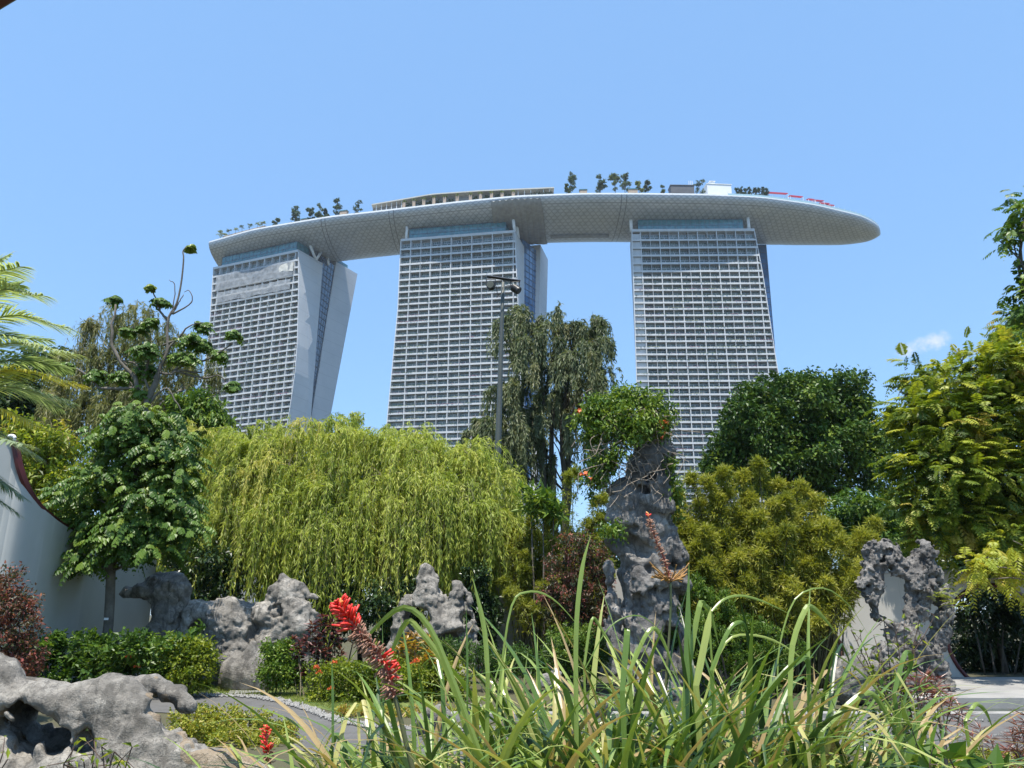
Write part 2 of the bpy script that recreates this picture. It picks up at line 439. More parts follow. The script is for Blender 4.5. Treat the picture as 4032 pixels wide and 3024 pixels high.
def sdf_mesh(adds, cuts, h, blend=0.15, noise_amp=0.08, noise_size=0.5, pit=0.0, pit_size=0.2, ridge=0.0, cutblend=0.06, rough=0.45, strata=0.0, strata_size=0.6, zfloor=-0.15, pad=None, stretch_=(1, 1, 1)):
    """adds/cuts: (p0, p1, r0, r1) round cones in metres"""
    pts = np.array([p for a in adds for p in (a[0] - max(a[2], a[3]), a[0] + max(a[2], a[3]), a[1] - max(a[2], a[3]), a[1] + max(a[2], a[3]))])
    pad = pad or noise_amp * 1.5 + 3 * h
    lo = pts.min(0) - pad; hi = pts.max(0) + pad; lo[2] = max(lo[2], zfloor)
    nxyz = np.ceil((hi - lo) / h).astype(int) + 1
    g = np.stack(np.meshgrid(*[lo[k] + h * np.arange(nxyz[k]) for k in range(3)], indexing='ij'), -1)
    q = g.copy()
    warp = np.stack([fbm(g / noise_size * 0.8 + o, 2) - 0.5 for o in (0, 17.3, 41.7)], -1)
    q = q + warp * noise_amp * 2.2
    def cone(a):
        p0, p1, r0, r1 = a[:4]; pa = q - p0; ba = p1 - p0; L2 = max(float(ba @ ba), 1e-9)
        t = np.clip((pa @ ba) / L2, 0, 1)
        return np.linalg.norm(pa - t[..., None] * ba, axis=-1) - (r0 + (r1 - r0) * t)
    F = None
    for a in adds:
        d = cone(a)
        if F is None: F = d
        else:
            hh = np.clip(0.5 + 0.5 * (F - d) / blend, 0, 1); F = F + (d - F) * hh - blend * hh * (1 - hh)
    for a in cuts:
        d = -cone(a); hh = np.clip(0.5 - 0.5 * (F - d) / cutblend, 0, 1); F = F + (d - F) * hh + cutblend * hh * (1 - hh)
    sv = np.array(stretch_)
    F = F + (fbm(g / noise_size * sv + 3.3, 5, 0.55) - 0.5) * noise_amp * 2
    F = F + (fbm(g / (noise_size * .22) * sv + 51.3, 4, .6) - .5) * noise_amp * rough * 2
    rg = 1 - np.abs(fbm(g / (noise_size * .45) * sv + 77.7, 3, .6) - .5) * 4
    F = F + np.clip(rg, 0, 1) ** 2 * noise_amp * rough * .9
    if strata:
        sq = (g[..., 2] + .35 * g[..., 0] - .2 * g[..., 1]) / strata_size + 1.7 * fbm(g / 1.1 + 5.5, 3)
        F = F + strata * (np.abs(sq - np.floor(sq) - .5) * 2 - .5)
    if ridge:
        r = np.abs(fbm(g / (noise_size * 0.7) * sv + 23.1, 3) - 0.5) * 2
        F = F + ridge * np.clip(0.35 - r, 0, 1)
    if pit:
        n = vnoise(g / pit_size + 9.0) * 0.7 + vnoise(g / (pit_size * 0.5) + 31.0) * 0.3
        F = F + pit * np.clip((n - 0.56) / 0.2, 0, 1)
    F[0] = F[-1] = 1; F[:, 0] = F[:, -1] = 1; F[:, :, -1] = 1; F[:, :, 0] = 1
    return surface_nets(F.astype(np.float64), lo, h)
def cone_px(x0, y0, D0, r0, x1=None, y1=None, D1=None, r1=None):
    """round cone given by photo pixels: two ends, radii in photo pixels"""
    x1 = x0 if x1 is None else x1; y1 = y0 if y1 is None else y1; D1 = D0 if D1 is None else D1; r1 = r0 if r1 is None else r1
    return (at(x0, y0, D0), at(x1, y1, D1), r0 * mpp(x0, y0, D0), r1 * mpp(x1, y1, D1))
def tint_var(n, c, s): return np.clip(rng.normal(c, s, n), 0.02, 0.98)
# ================================================================== far away: the three hotel towers and the roof park
M = {}
M['conc'] = mottled('pale_concrete', (0.47, 0.49, 0.50), (0.57, 0.58, 0.59), 0.35, 0.75, sc=(1, 1, 0.25))
M['endwall'] = mottled('end_wall_panel', (0.56, 0.58, 0.60), (0.64, 0.65, 0.66), 0.08, 0.6)
def panel_lines():
    m, t, b = new_mat('end_wall_panels')
    f = noise(t, 0.06, 4, 0.6)
    base = ramp(t, f, [(0.3, (0.55, 0.57, 0.59)), (0.7, (0.64, 0.65, 0.66))])
    c = t.nodes.new('ShaderNodeTexCoord'); sp = t.nodes.new('ShaderNodeSeparateXYZ'); t.links.new(c.outputs['Object'], sp.inputs[0])
    z = mathn(t, 'FRACT', mathn(t, 'DIVIDE', sp.outputs['Z'], 6.76))
    ln = mathn(t, 'LESS_THAN', z, 0.03)
    t.links.new(mixc(t, mathn(t, 'MULTIPLY', ln, 0.45), base, (0.33, 0.35, 0.37)), b.inputs['Base Color'])
    b.inputs['Roughness'].default_value = 0.6
    return m
M['endwall'] = panel_lines()
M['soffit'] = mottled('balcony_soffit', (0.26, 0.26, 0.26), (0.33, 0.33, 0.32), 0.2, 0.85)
M['frame'] = mottled('window_frame_paint', (0.58, 0.59, 0.60), (0.64, 0.65, 0.65), 0.3, 0.5)
def room_glass():
    m, t, b = new_mat('room_glass')
    oi = t.nodes.new('ShaderNodeObjectInfo')
    f = mathn(t, 'ADD', noise(t, 0.22, 2, 0.5), mathn(t, 'MULTIPLY', oi.outputs['Random'], 0.25))
    t.links.new(ramp(t, f, [(0.3, (0.012, 0.022, 0.026)), (0.5, (0.03, 0.065, 0.07)), (0.68, (0.09, 0.15, 0.15)), (0.85, (0.22, 0.26, 0.25))]), b.inputs['Base Color'])
    b.inputs['Roughness'].default_value = 0.12; b.inputs['Specular IOR Level'].default_value = 0.6
    return m
M['glass'] = room_glass()
M['atrium'] = glass_mat('atrium_glass', (0.02, 0.055, 0.10), 0.06, 0.9, 0.5, 0.12)
M['atrium_sky_tint'] = glass_mat('atrium_glass_sky_tint', (0.06, 0.17, 0.36), 0.06, 0.9, 0.5, 0.12)  # brighter blue of the reflected sky put into the glass base colour
M['mullion'] = mottled('dark_mullion', (0.10, 0.14, 0.20), (0.14, 0.18, 0.24), 0.5, 0.5)
M['crown_glass'] = glass_mat('crown_glass', (0.06, 0.19, 0.22), 0.08, 0.8, 0.35, 0.5)
M['white'] = mottled('white_paint', (0.72, 0.73, 0.73), (0.8, 0.8, 0.79), 0.4, 0.55)
M['balcony_plant'] = leaf_mat('balcony_plant_leaf', [(0.05, 0.10, 0.03), (0.10, 0.17, 0.05), (0.26, 0.32, 0.15), (0.42, 0.45, 0.30), (0.33, 0.14, 0.24)], 0.15, 0.6)

def lerpn(z, zs, vs): return float(np.interp(z, zs, vs))
FLOORS = [190.0 - 1.9]
for i in range(5): FLOORS.append(FLOORS[-1] - 4.33)
while FLOORS[-1] > 40: FLOORS.append(FLOORS[-1] - 3.38)

class Tower:
    def __init__(s, L, ang, W, eang, VLz, VRz, first, half, npair, blank, voff, fold, zlow=0.0):
        a = radians(ang); b = radians(eang)
        s.L = np.array([L[0], L[1], 0.0]); s.d = np.array([cos(a), sin(a), 0]); s.e = np.array([-sin(b), cos(b), 0])
        s.W = W; s.VLz = VLz; s.VRz = VRz; s.first = first; s.half = half; s.npair = npair; s.blank = blank; s.voff = voff; s.fold = fold
        s.ang = a
    def VL(s, z): return lerpn(z, *s.VLz)
    def VR(s, z): return lerpn(z, *s.VRz)
    def P(s, v, u, z): return s.L + s.d * v + s.e * u + np.array([0, 0, z])
    def loft(s, mb, zs, sec, m=0):
        rings = []
        for z in zs: rings.append([s.P(v, u, z) for v, u in sec(z)])
        n = len(rings[0]); V = np.array(rings).reshape(-1, 3); q = []
        for i in range(len(zs) - 1):
            for j in range(n):
                k = (j + 1) % n
                q.append((i * n + j, i * n + k, (i + 1) * n + k, (i + 1) * n + j))
        mb.add(V, [np.array(q), np.arange(n)[::-1][None], (np.arange(n) + (len(zs) - 1) * n)[None]], m)

def window_mesh(w, h, tall):
    mb = MB(); t = 0.09
    mb.box((t, 0.05, t), (w - t, 0.09, h - t), 1)
    mb.box((0, 0, 0), (w, 0.12, t)); mb.box((0, 0, h - t), (w, 0.12, h))
    mb.box((0, 0, t), (t, 0.12, h - t)); mb.box((w - t, 0, t), (w, 0.12, h - t))
    zt = h * (0.60 if tall else 0.72)
    mb.box((t, 0.01, zt), (w - t, 0.11, zt + 0.13))
    mb.box((w / 2 - 0.11, 0.0, t), (w / 2 + 0.11, 0.115, zt))
    if tall:
        for k in range(1, 5):
            x = w * k / 5
            mb.box((x - 0.05, 0.005, zt + 0.13), (x + 0.05, 0.11, h - t))
    return mb

def make_tower(T, label, rearlit=True):
    zs_all = [40 + 7.5 * i for i in range(21)]
    root = thing('hotel_tower', label, 'skyscraper', T.P(T.W / 2, 10, 0))
    oo = T.P(0, 0, 0)
    zz = [0, 20, 40] + [60, 80, 100, 110, 120, 135, 150, 165, 180, 188.6]
    # structural core behind the balconies
    mb = MB()
    T.loft(mb, zz, lambda z: [(T.VL(z) + 0.35, 2.35), (T.VR(z) - 0.35, 2.35), (T.W - 0.45, 19.1), (0.45, 19.1)])
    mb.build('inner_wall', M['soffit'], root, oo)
    # roof parapet band
    mb = MB()
    def sec0(z): return [(T.VL(z), -0.05), (T.VR(z), -0.05), (T.W, 19.5), (0, 19.5)]
    T.loft(mb, [188.62, 190.0], sec0)
    mb.build('parapet', M['conc'], root, oo)
    # end walls: a leaning slab of panels with a fold line
    for side in (0, 1):
        mb = MB()
        def sec(z):
            fo = T.fold(z)
            if side:
                vr = T.VR(z)
                return [(vr - 0.35, 0), (vr, 0), (vr + (T.W - vr) * fo / 19.5 * 0.55, fo), (T.W, 19.5), (T.W - 0.4, 19.5), (vr - 0.35, 2.3)]
            vl = T.VL(z)
            return [(vl + 0.35, 2.3), (0.4, 19.5), (0, 19.5), (vl + (0 - vl) * fo / 19.5 * 0.55, fo), (vl, 0), (vl + 0.35, 0)]
        T.loft(mb, [z for z in zz[:-1]] + [188.6], sec)
        mb.build('end_wall', M['endwall'], root, oo)
    # vertical fins between rooms
    cols = []
    x = T.first; k = 0
    cols.append((x, 0.22))
    while x < T.W + 8:
        k += 1; x += T.half
        cols.append((x, 0.22 if k % 2 == 0 else 0.10))
    for x, hw in cols:
        zt = [z for z in zz if z >= 40 and T.VR(z) > x + 0.5 and T.VL(z) < x]
        if len(zt) < 2: continue
        mb = MB()
        T.loft(mb, zt, lambda z: [(x - hw, 0.10), (x + hw, 0.10), (x + hw, 2.34), (x - hw, 2.34)])
        mb.build('fin', M['conc'], root, oo)
    # balcony slabs with upstand
    for i, z in enumerate(FLOORS):
        if i == 0: continue
        mb = MB()
        va, vb = T.VL(z) + 0.36, T.VR(z) - 0.36
        def bx(u0, u1, z0, z1, m):
            mb.hexa([T.P(va, u0, z0), T.P(vb, u0, z0), T.P(vb, u1, z0), T.P(va, u1, z0), T.P(va, u0, z1), T.P(vb, u0, z1), T.P(vb, u1, z1), T.P(va, u1, z1)], m)
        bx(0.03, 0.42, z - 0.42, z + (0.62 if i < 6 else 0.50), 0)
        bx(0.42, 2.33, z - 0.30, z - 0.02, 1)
        mb.build('balcony', [M['conc'], M['soffit']], root, oo)
    # windows: the hundred biggest each an object, the rest together
    rest = MB(); made = 0; cache = {}
    for i in range(len(FLOORS) - 1):
        tall = i < 5
        ztop, zbot = FLOORS[i] - 0.32, FLOORS[i + 1]
        h = (ztop - zbot) - 0.12
        for c in range(-1, len(cols) - 1):
            if c == -1:
                if T.blank: continue
                x0, x1 = T.VL(zbot) + 0.5, cols[0][0] - 0.35
            else:
                x0, x1 = cols[c][0] + cols[c][1] + 0.12, cols[c + 1][0] - cols[c + 1][1] - 0.12
            x1 = min(x1, T.VR(zbot) - 0.5)
            if x1 - x0 < 1.2: continue
            w = round(x1 - x0, 1)
            key = (w, tall)
            if key not in cache:
                wm = window_mesh(w, h, tall)
                cache[key] = [wm, None]
            p = T.P(x0, 2.05, zbot + 0.02)
            full = c >= 0 and w > 3
            if made < 100 and full:
                if cache[key][1] is None:
                    o = cache[key][0].build('window', [M['frame'], M['glass']], root); cache[key][1] = o
                else:
                    o = cache[key][1].copy(); COL.objects.link(o); o.parent = root
                o.location = tuple(p - np.array(root.location)); o.rotation_euler = (0, 0, T.ang); made += 1
            else:
                wm = cache[key][0]; V = np.concatenate(wm.v)
                ca, sa = cos(T.ang), sin(T.ang)
                Vr = np.stack([V[:, 0] * ca - V[:, 1] * sa, V[:, 0] * sa + V[:, 1] * ca, V[:, 2]], 1) + p
                rest.v.append(Vr); rest.t.append(np.full(len(V), .5))
                for f_, m_ in zip(wm.f, wm.m): rest.f.append(f_ + rest.n); rest.m.append(m_)
                rest.n += len(V)
    o = rest.build('window_rows', [M['frame'], M['glass']], root, oo); o['kind'] = 'stuff'
    # balcony planting along the upstands
    mb = MB(); Ps, tn = [], []
    for i, z in enumerate(FLOORS[1:]):
        va, vb = T.VL(z) + 0.5, T.VR(z) - 0.5
        v = va
        while v < vb:
            run = rng.uniform(3, 10); kind = rng.random()
            amount = rng.choice([0, 0.5, 1.3], p=[0.2, 0.35, 0.45]) if i > 4 else rng.choice([0, 0.4], p=[0.45, 0.55])
            n = int(run * 7 * amount)
            base = 0.12 if kind < 0.5 else (0.42 if kind < 0.68 else (0.66 if kind < 0.84 else 0.92))
            if i < 6: base = 0.1
            for _ in range(n):
                Ps.append(T.P(min(v + rng.uniform(0, run), vb), rng.uniform(-0.05, 0.5), z + (0.62 if i < 5 else 0.44) + rng.uniform(-0.1, 0.22)))
                tn.append(np.clip(base + rng.normal(0, 0.09), 0, 1))
            v += run
    Ps = np.array(Ps); n = len(Ps)
    D = rng.normal(0, 1, (n, 3)); D[:, 2] = abs(D[:, 2]) * 0.6
    mb.leaves(Ps, D, nrm(rng.normal(0, 1, (n, 3)) + [0, -0.3, 1]), rng.uniform(0.3, 0.6, n), rng.uniform(0.25, 0.45, n), np.array(tn))
    o = mb.build('balcony_plants', M['balcony_plant'], root, oo, tint=True); o['kind'] = 'stuff'
    # glazed recess between the two slabs, then the leaning rear slab
    def rl(z): return lerpn(z, [0, 94, 199], [12, 23, 34.6])
    def rr(z): return lerpn(z, [0, 98, 199], [21, 37.4, 54])
    vo = T.voff
    for sgn, vv in ((1, T.W - 1.2), (-1, 1.2)):
        pane = MB(); bars = MB()
        zt = [55 + 3.6 * k for k in range(39)] + [195.0]
        for k in range(len(zt) - 1):
            z0, z1 = zt[k], zt[k + 1]
            us0 = np.linspace(19.4, rl(z0) + 0.2, 5); us1 = np.linspace(19.4, rl(z1) + 0.2, 5)
            va = lambda u, z: vv + (vo if sgn > 0 else 0) * (u - 19.4) / max(rl(z) - 19.4, 0.4) * 0.8
            if us1[-1] - 19.4 < 0.5: continue
            pane.hexa([T.P(va(us0[0], z0) - .1, us0[0], z0), T.P(va(us0[0], z0), us0[0], z0), T.P(va(us0[-1], z0), us0[-1], z0), T.P(va(us0[-1], z0) - .1, us0[-1], z0),
                       T.P(va(us1[0], z1) - .1, us1[0], z1), T.P(va(us1[0], z1), us1[0], z1), T.P(va(us1[-1], z1), us1[-1], z1), T.P(va(us1[-1], z1) - .1, us1[-1], z1)])
            g = 0.16 * sgn
            bars.tube([T.P(va(us0[0], z0) + g, us0[0], z0), T.P(va(us0[-1], z0) + g, us0[-1], z0)], 0.17, 4)
            for q in range(5):
                bars.tube([T.P(va(us0[q], z0) + g, us0[q], z0), T.P(va(us1[q], z1) + g, us1[q], z1)], 0.09, 4)
        g_ = pane.build('atrium_glazing', M['atrium'] if vo < 0 else M['atrium_sky_tint'], root, oo)
        bars.build('mullions', M['mullion'], g_, oo)
    mb = MB()
    vz = lambda z: vo * (0.35 + 0.65 * min(1, z / 199)) if vo > 10 else vo
    T.loft(mb, [0, 30, 60, 94, 98, 130, 165, 198.2], lambda z: [(vo, rl(z)), (T.W + vz(z), rl(z)), (T.W + vz(z), rr(z)), (vo, rr(z))])
    rs = mb.build('rear_slab', M['atrium_sky_tint'] if vo > 10 else M['endwall'], root, oo)
    if vo > 10:
        bars = MB()
        for z in np.arange(60, 198, 3.6): bars.tube([T.P(T.W - 2, rl(z) - .1, z), T.P(T.W + vz(z), rl(z) - .1, z)], .14, 4)
        for q in range(5): bars.tube([T.P(T.W - 1 + (vz(z) + 1) * q / 4, rl(z) - .12, z) for z in (60, 94, 98, 130, 165, 198)], .10, 4)
        bars.build('mullions', M['mullion'], rs, oo)
    if T.blank:
        for i in range(len(FLOORS) - 1):
            mb = MB(); z0, z1 = FLOORS[i + 1] + 0.01, FLOORS[i] - 0.45; va_, vb_ = T.VL(z0) + .37, cols[0][0] - cols[0][1] - .02
            mb.hexa([T.P(va_, .9, z0), T.P(vb_, .9, z0), T.P(vb_, 1.1, z0), T.P(va_, 1.1, z0), T.P(va_, .9, z1), T.P(vb_, .9, z1), T.P(vb_, 1.1, z1), T.P(va_, 1.1, z1)])
            mb.build('blank_panel', M['conc'], root, oo)
    # glazed top storeys set back behind the parapet
    mb = MB(); bars = MB()
    va, vb = 3.6, T.W - 3.4 - T.crown_in
    for z0, z1 in ((190.02, 193.2), (193.2, 196.6)):
        mb.hexa([T.P(va, 2.4, z0), T.P(vb, 2.4, z0), T.P(vb, 12, z0), T.P(va, 12, z0), T.P(va, 2.4, z1), T.P(vb, 2.4, z1), T.P(vb, 12, z1), T.P(va, 12, z1)])
    nb = int((vb - va) / 2.4)
    for k in range(nb + 1):
        v = va + (vb - va) * k / nb
        bars.hexa([T.P(v - .06, 2.28, 190.02), T.P(v + .06, 2.28, 190.02), T.P(v + .06, 2.38, 190.02), T.P(v - .06, 2.38, 190.02),
                   T.P(v - .06, 2.28, 196.6), T.P(v + .06, 2.28, 196.6), T.P(v + .06, 2.38, 196.6), T.P(v - .06, 2.38, 196.6)])
    for z in (193.2, 196.4):
        bars.hexa([T.P(va, 2.2, z), T.P(vb, 2.2, z), T.P(vb, 2.27, z), T.P(va, 2.27, z), T.P(va, 2.2, z + .2), T.P(vb, 2.2, z + .2), T.P(vb, 2.27, z + .2), T.P(va, 2.27, z + .2)])
    g_ = mb.build('crown_glazing', M['crown_glass'], root, oo)
    bars.build('mullions', M['mullion'], g_, oo)
    mb = MB()
    for v0 in (T.W + vo - 4.0,):
        mb.hexa([T.P(v0 - 20, rl(199) + 1, 198.22), T.P(v0 + 3.2, rl(199) + 1, 198.22), T.P(v0 + 3.2, rl(199) + 11, 198.22), T.P(v0 - 20, rl(199) + 11, 198.22),
                 T.P(v0 - 20, rl(199) + 1, 200.6), T.P(v0 + 3.2, rl(199) + 1, 200.6), T.P(v0 + 3.2, rl(199) + 11, 200.6), T.P(v0 - 20, rl(199) + 11, 200.6)])
    if rearlit: mb.build('rear_crown_glazing', M['crown_glass'], root, oo)
    for pts, r in T.struts:
        mb = MB(); mb.tube([T.P(*p) for p in pts], r, 12)
        mb.build('strut', M['white'], root, oo, smooth=True)
    return root

def struts(vs, u=1.1, z1=198.5, r=0.75):
    return [([(v, u, 190.0), (v, u + 0.6, z1)], r) for v in vs]
T1 = Tower((-169.2, 398.2), -22.4, 58.6, -27.9, ([0, 95, 116, 147, 190], [0, 2, 2.1, 2.7, 0]), ([0, 60, 93, 110, 120, 135, 165, 190], [50, 58, 61.4, 62.8, 63.4, 63.3, 61.2, 58.6]), 5.1, 5.17, 5, False, -3.5,
           lambda z: float(np.interp(z, [60, 96, 133, 146, 167, 190], [17, 15.0, 10, 6.7, 3.6, 0.6])))
T1.crown_in = 0.0
T1.struts = [([(58.0, 14.5, 190.0), (57.5, 8.5, 198.6)], 0.8), ([(58.0, 14.5, 190.0), (57.5, 18.5, 196.6)], 0.8), ([(57.0, 26, 192.0), (56.5, 25.4, 196.8)], 0.8)]
T2 = Tower((-58.3, 363.8), -9.2, 60.5, -15, ([0, 89, 119, 150, 190], [-6, -3, -1.5, 0, 0]), ([0, 90, 136, 155, 190], [66, 64, 62.7, 62, 60.5]), 5.6, 5.4, 5, False, 5.5,
           lambda z: 6.0)
T2.crown_in = 2.0
T2.struts = struts([2.6]) + [([(v, 6, 196.0), (v, 6.5, 199)], 0.8) for v in (17, 28, 39, 50)] + [([(59.9, 2.5, 190), (59.3, 1.0, 197.6)], 0.8), ([(60.1, 9, 190), (59.5, 7.5, 197)], 0.8)]
T3 = Tower((61.0, 353.2), -0.7, 62.4, -6, ([0, 105, 144, 190], [-4, -1.4, -0.7, 0]), ([0, 105, 121, 142, 167, 190], [71, 67.7, 66.6, 65.6, 64.4, 62.4]), 4.4, 4.83, 6, True, 14.0,
           lambda z: 5.0)
T3.crown_in = 1.6
T3.struts = struts([0.0], 2.6, 200.4, 0.85) + [([(v, 6, 196.0), (v, 6.3, 199.4)], 0.85) for v in (13.6, 33, 52.2)] + struts([60.2], 2.0, 198, 0.8)
make_tower(T1, 'hotel tower standing furthest left, with grey netting over its top balconies', True)
make_tower(T2, 'middle hotel tower, with the grey tarpaulin hanging beside its top right corner', False)
make_tower(T3, 'hotel tower standing furthest right, under the long pointed end of the roof park', False)

# ------------------------------------------------------------------ the boat-shaped roof park
DECK = 203.0
FR = np.array([(-171.3, 393.3), (-141, 378.3), (-96.2, 364.3), (-71.1, 359), (-30.6, 349.9), (1.8, 343.7), (34.8, 341.2), (60.2, 341.2), (97.2, 342), (126, 344.4), (154.1, 351.2), (185.3, 363.5), (199.7, 374.5), (203.5, 383)])
# smooth front edge curve
def smooth_curve(P, n):
    s = np.r_[0, np.cumsum(np.linalg.norm(np.diff(P, axis=0), axis=1))]
    t = np.linspace(0, s[-1], n)
    Q = np.stack([np.interp(t, s, P[:, k]) for k in range(P.shape[1])], 1)
    for _ in range(int(n / 9)):
        Q[1:-1] = (Q[:-2] + 2 * Q[1:-1] + Q[2:]) / 4
    return Q
def cx_line(x):     # centre line of the plan
    return np.interp(x, [-190, -171, -141, -96, -71, -30, 1.8, 34.8, 60, 97, 126, 154, 185, 205], [426, 417.5, 402, 388, 382.5, 373.5, 367.5, 365, 365, 366, 368, 372, 378.5, 384])
NS, NG = 150, 22
xs = np.r_[np.linspace(-171.3, 150, 110), 150 + 53.5 * np.sin(np.linspace(0, pi / 2, 41))[1:]]
xs = np.clip(xs, None, 203.3)
FC = smooth_curve(FR, 400)
# plan curve: front edge y at x; half width across
fy = np.interp(xs, FC[:, 0], FC[:, 1])
cyl = np.array([cx_line(x) for x in xs])
for _ in range(14): cyl[1:-1] = (cyl[:-2] + 2 * cyl[1:-1] + cyl[2:]) / 4
half = np.maximum(cyl - fy, 0.25)
bdep = 6.9 * np.clip(half / 24.0, 0.02, 1.1) ** 0.75
th = np.linspace(0, pi, NG + 1)
rootp = thing('roof_park', 'long white boat-shaped roof park spanning the tops of all three hotel towers', 'roof deck', (15, 366, DECK))
tanx = np.gradient(np.stack([xs, cyl], 1), axis=0); tanx /= np.linalg.norm(tanx, axis=1)[:, None]
nx_ = np.stack([-tanx[:, 1], tanx[:, 0]], 1)
V = np.zeros((len(xs), NG + 1, 3)); UVs = np.zeros((len(xs), NG + 1, 2))
arc = np.r_[0, np.cumsum(np.hypot(np.diff(xs), np.diff(cyl)))]
for j, a in enumerate(th):
    # front edge (a=0) to rear edge (a=pi); the section hangs below the deck
    V[:, j, 0] = xs - nx_[:, 0] * 0 ; V[:, j, 1] = cyl - half * np.cos(a)
    V[:, j, 2] = DECK - bdep * np.sin(a) ** 0.9
    UVs[:, j, 0] = arc; UVs[:, j, 1] = a / pi * 52.0
i = np.arange(len(xs) - 1)[:, None] * (NG + 1); j = np.arange(NG)[None]
q = np.stack([i + j, i + j + 1, i + NG + 2 + j, i + NG + 1 + j], -1).reshape(-1, 4)
def hull_mat():
    m, t, b = new_mat('hull_panels')
    uvn = t.nodes.new('ShaderNodeUVMap'); sp = t.nodes.new('ShaderNodeSeparateXYZ'); t.links.new(uvn.outputs['UV'], sp.inputs[0])
    U, Vv = sp.outputs['X'], sp.outputs['Y']
    p, qh = 3.0, 2.17
    def line(x, w): return mathn(t, 'LESS_THAN', mathn(t, 'ABSOLUTE', mathn(t, 'SUBTRACT', mathn(t, 'FRACT', x), 0.5)), w)
    a = mathn(t, 'DIVIDE', U, p); c = mathn(t, 'DIVIDE', Vv, qh * 2)
    l1 = line(mathn(t, 'ADD', a, c), 0.055); l2 = line(mathn(t, 'SUBTRACT', a, c), 0.055)
    l3 = line(mathn(t, 'DIVIDE', Vv, qh), 0.05)
    ln = mathn(t, 'MAXIMUM', mathn(t, 'MAXIMUM', l1, l2), l3)
    seam = None
    for s_ in SEAMS:
        g = mathn(t, 'LESS_THAN', mathn(t, 'ABSOLUTE', mathn(t, 'SUBTRACT', U, s_)), 0.22)
        seam = g if seam is None else mathn(t, 'MAXIMUM', seam, g)
    band = mathn(t, 'LESS_THAN', mathn(t, 'ABSOLUTE', mathn(t, 'SUBTRACT', Vv, qh * 3.5)), 0.22)
    ln = mathn(t, 'MAXIMUM', mathn(t, 'MULTIPLY', ln, 0.62), mathn(t, 'MULTIPLY', mathn(t, 'MAXIMUM', seam, band), 0.85))
    wn = t.nodes.new('ShaderNodeTexWhiteNoise'); wn.noise_dimensions = '2D'
    cv = t.nodes.new('ShaderNodeCombineXYZ')
    t.links.new(mathn(t, 'FLOOR', mathn(t, 'ADD', a, c)), cv.inputs[0]); t.links.new(mathn(t, 'FLOOR', mathn(t, 'SUBTRACT', a, c)), cv.inputs[1])
    t.links.new(cv.outputs[0], wn.inputs['Vector'])
    base = ramp(t, wn.outputs['Value'], [(0.0, (0.47, 0.50, 0.535)), (1.0, (0.58, 0.605, 0.635))])
    t.links.new(mixc(t, ln, base, (0.12, 0.13, 0.15)), b.inputs['Base Color'])
    b.inputs['Roughness'].default_value = 0.42; b.inputs['Metallic'].default_value = 0.15
    return m
def arc_at(px, py):
    p = (lambda d: (np.array([0, 0, EYE]) + d * (DECK - EYE) / d[2]))(np.array([(px - 2016) / FPX, CT - (1512 - py) / FPX * ST, ST + (1512 - py) / FPX * CT]))
    return float(np.interp(p[0], xs, arc)), p
SEAMS = [arc_at(x, y)[0] for x, y in ((1265, 862), (1280, 860), (1530, 826), (1548, 824), (2448, 765), (2468, 765))]
mb = MB(); mb.add(V.reshape(-1, 3), [q]); mb.uv = UVs.reshape(-1, 2)
# flat cut stern
mb.add(V[0], [np.arange(NG + 1)[None]]); mb.uv = np.concatenate([mb.uv, UVs[0]])
mb.build('hull', hull_mat(), rootp, (15, 366, DECK), smooth=True)
M['deck'] = mottled('deck_paving', (0.40, 0.39, 0.37), (0.5, 0.49, 0.46), 0.2, 0.8)
mb = MB()
top = np.concatenate([V[:, 0], V[::-1, NG]]) + [0, 0, -0.02]
n = len(xs)
q2 = np.stack([np.arange(n - 1), np.arange(1, n), 2 * n - 2 - np.arange(n - 1), 2 * n - 1 - np.arange(n - 1)], -1)
mb.add(top, [q2]); mb.build('deck', M['deck'], rootp, (15, 366, DECK))
# parapet along the front edge: pale panels with posts
fpts = V[:, 0].copy()
inn = np.stack([np.zeros(n), np.ones(n), np.zeros(n)], 1)
mb = MB()
def wall_strip(mb, pts, inward, off0, off1, z0, z1, i0, i1, m=0):
    a = pts[i0:i1] + inward[i0:i1] * off0; b = pts[i0:i1] + inward[i0:i1] * off1
    k = len(a); za = np.array([0, 0, z0]); zb = np.array([0, 0, z1])
    Vv = np.concatenate([a + za, a + zb, b + zb, b + za]); ii = np.arange(k - 1)
    fs = [np.stack([ii + s0 * k, ii + 1 + s0 * k, ii + 1 + s1 * k, ii + s1 * k], -1) for s0, s1 in ((0, 1), (1, 2), (2, 3), (3, 0))]
    mb.add(Vv, fs, m)
wall_strip(mb, fpts, inn, 0.1, 0.5, 0.0, 0.55, 0, n - 6, 0)
wall_strip(mb, fpts, inn, 1.6, 1.9, 0.0, 1.75, 0, n - 42, 1)
mb.build('parapet', [M['white'], mottled('parapet_panel', (0.55, 0.6, 0.63), (0.7, 0.73, 0.75), 0.25, 0.4)], rootp, (15, 366, DECK))
# glass balustrade with posts along the pointed end
mb = MB(); bars = MB()
k0 = int(np.searchsorted(xs, 106))
wall_strip(mb, fpts, inn, 0.55, 0.6, 0.56, 1.9, k0, n - 3, 0)
for k in range(k0, n - 2, 2):
    p = fpts[k] + inn[k] * 0.7
    bars.tube([p + [0, 0, 0.3], p + [0, 0, 2.0], p + [0, -0.25, 2.45]], 0.09, 5)
g_ = mb.build('balustrade', glass_mat('balustrade_glass', (0.35, 0.5, 0.55), 0.1, 0.6), rootp, (15, 366, DECK))
bars.build('post', M['white'], g_, (15, 366, DECK))

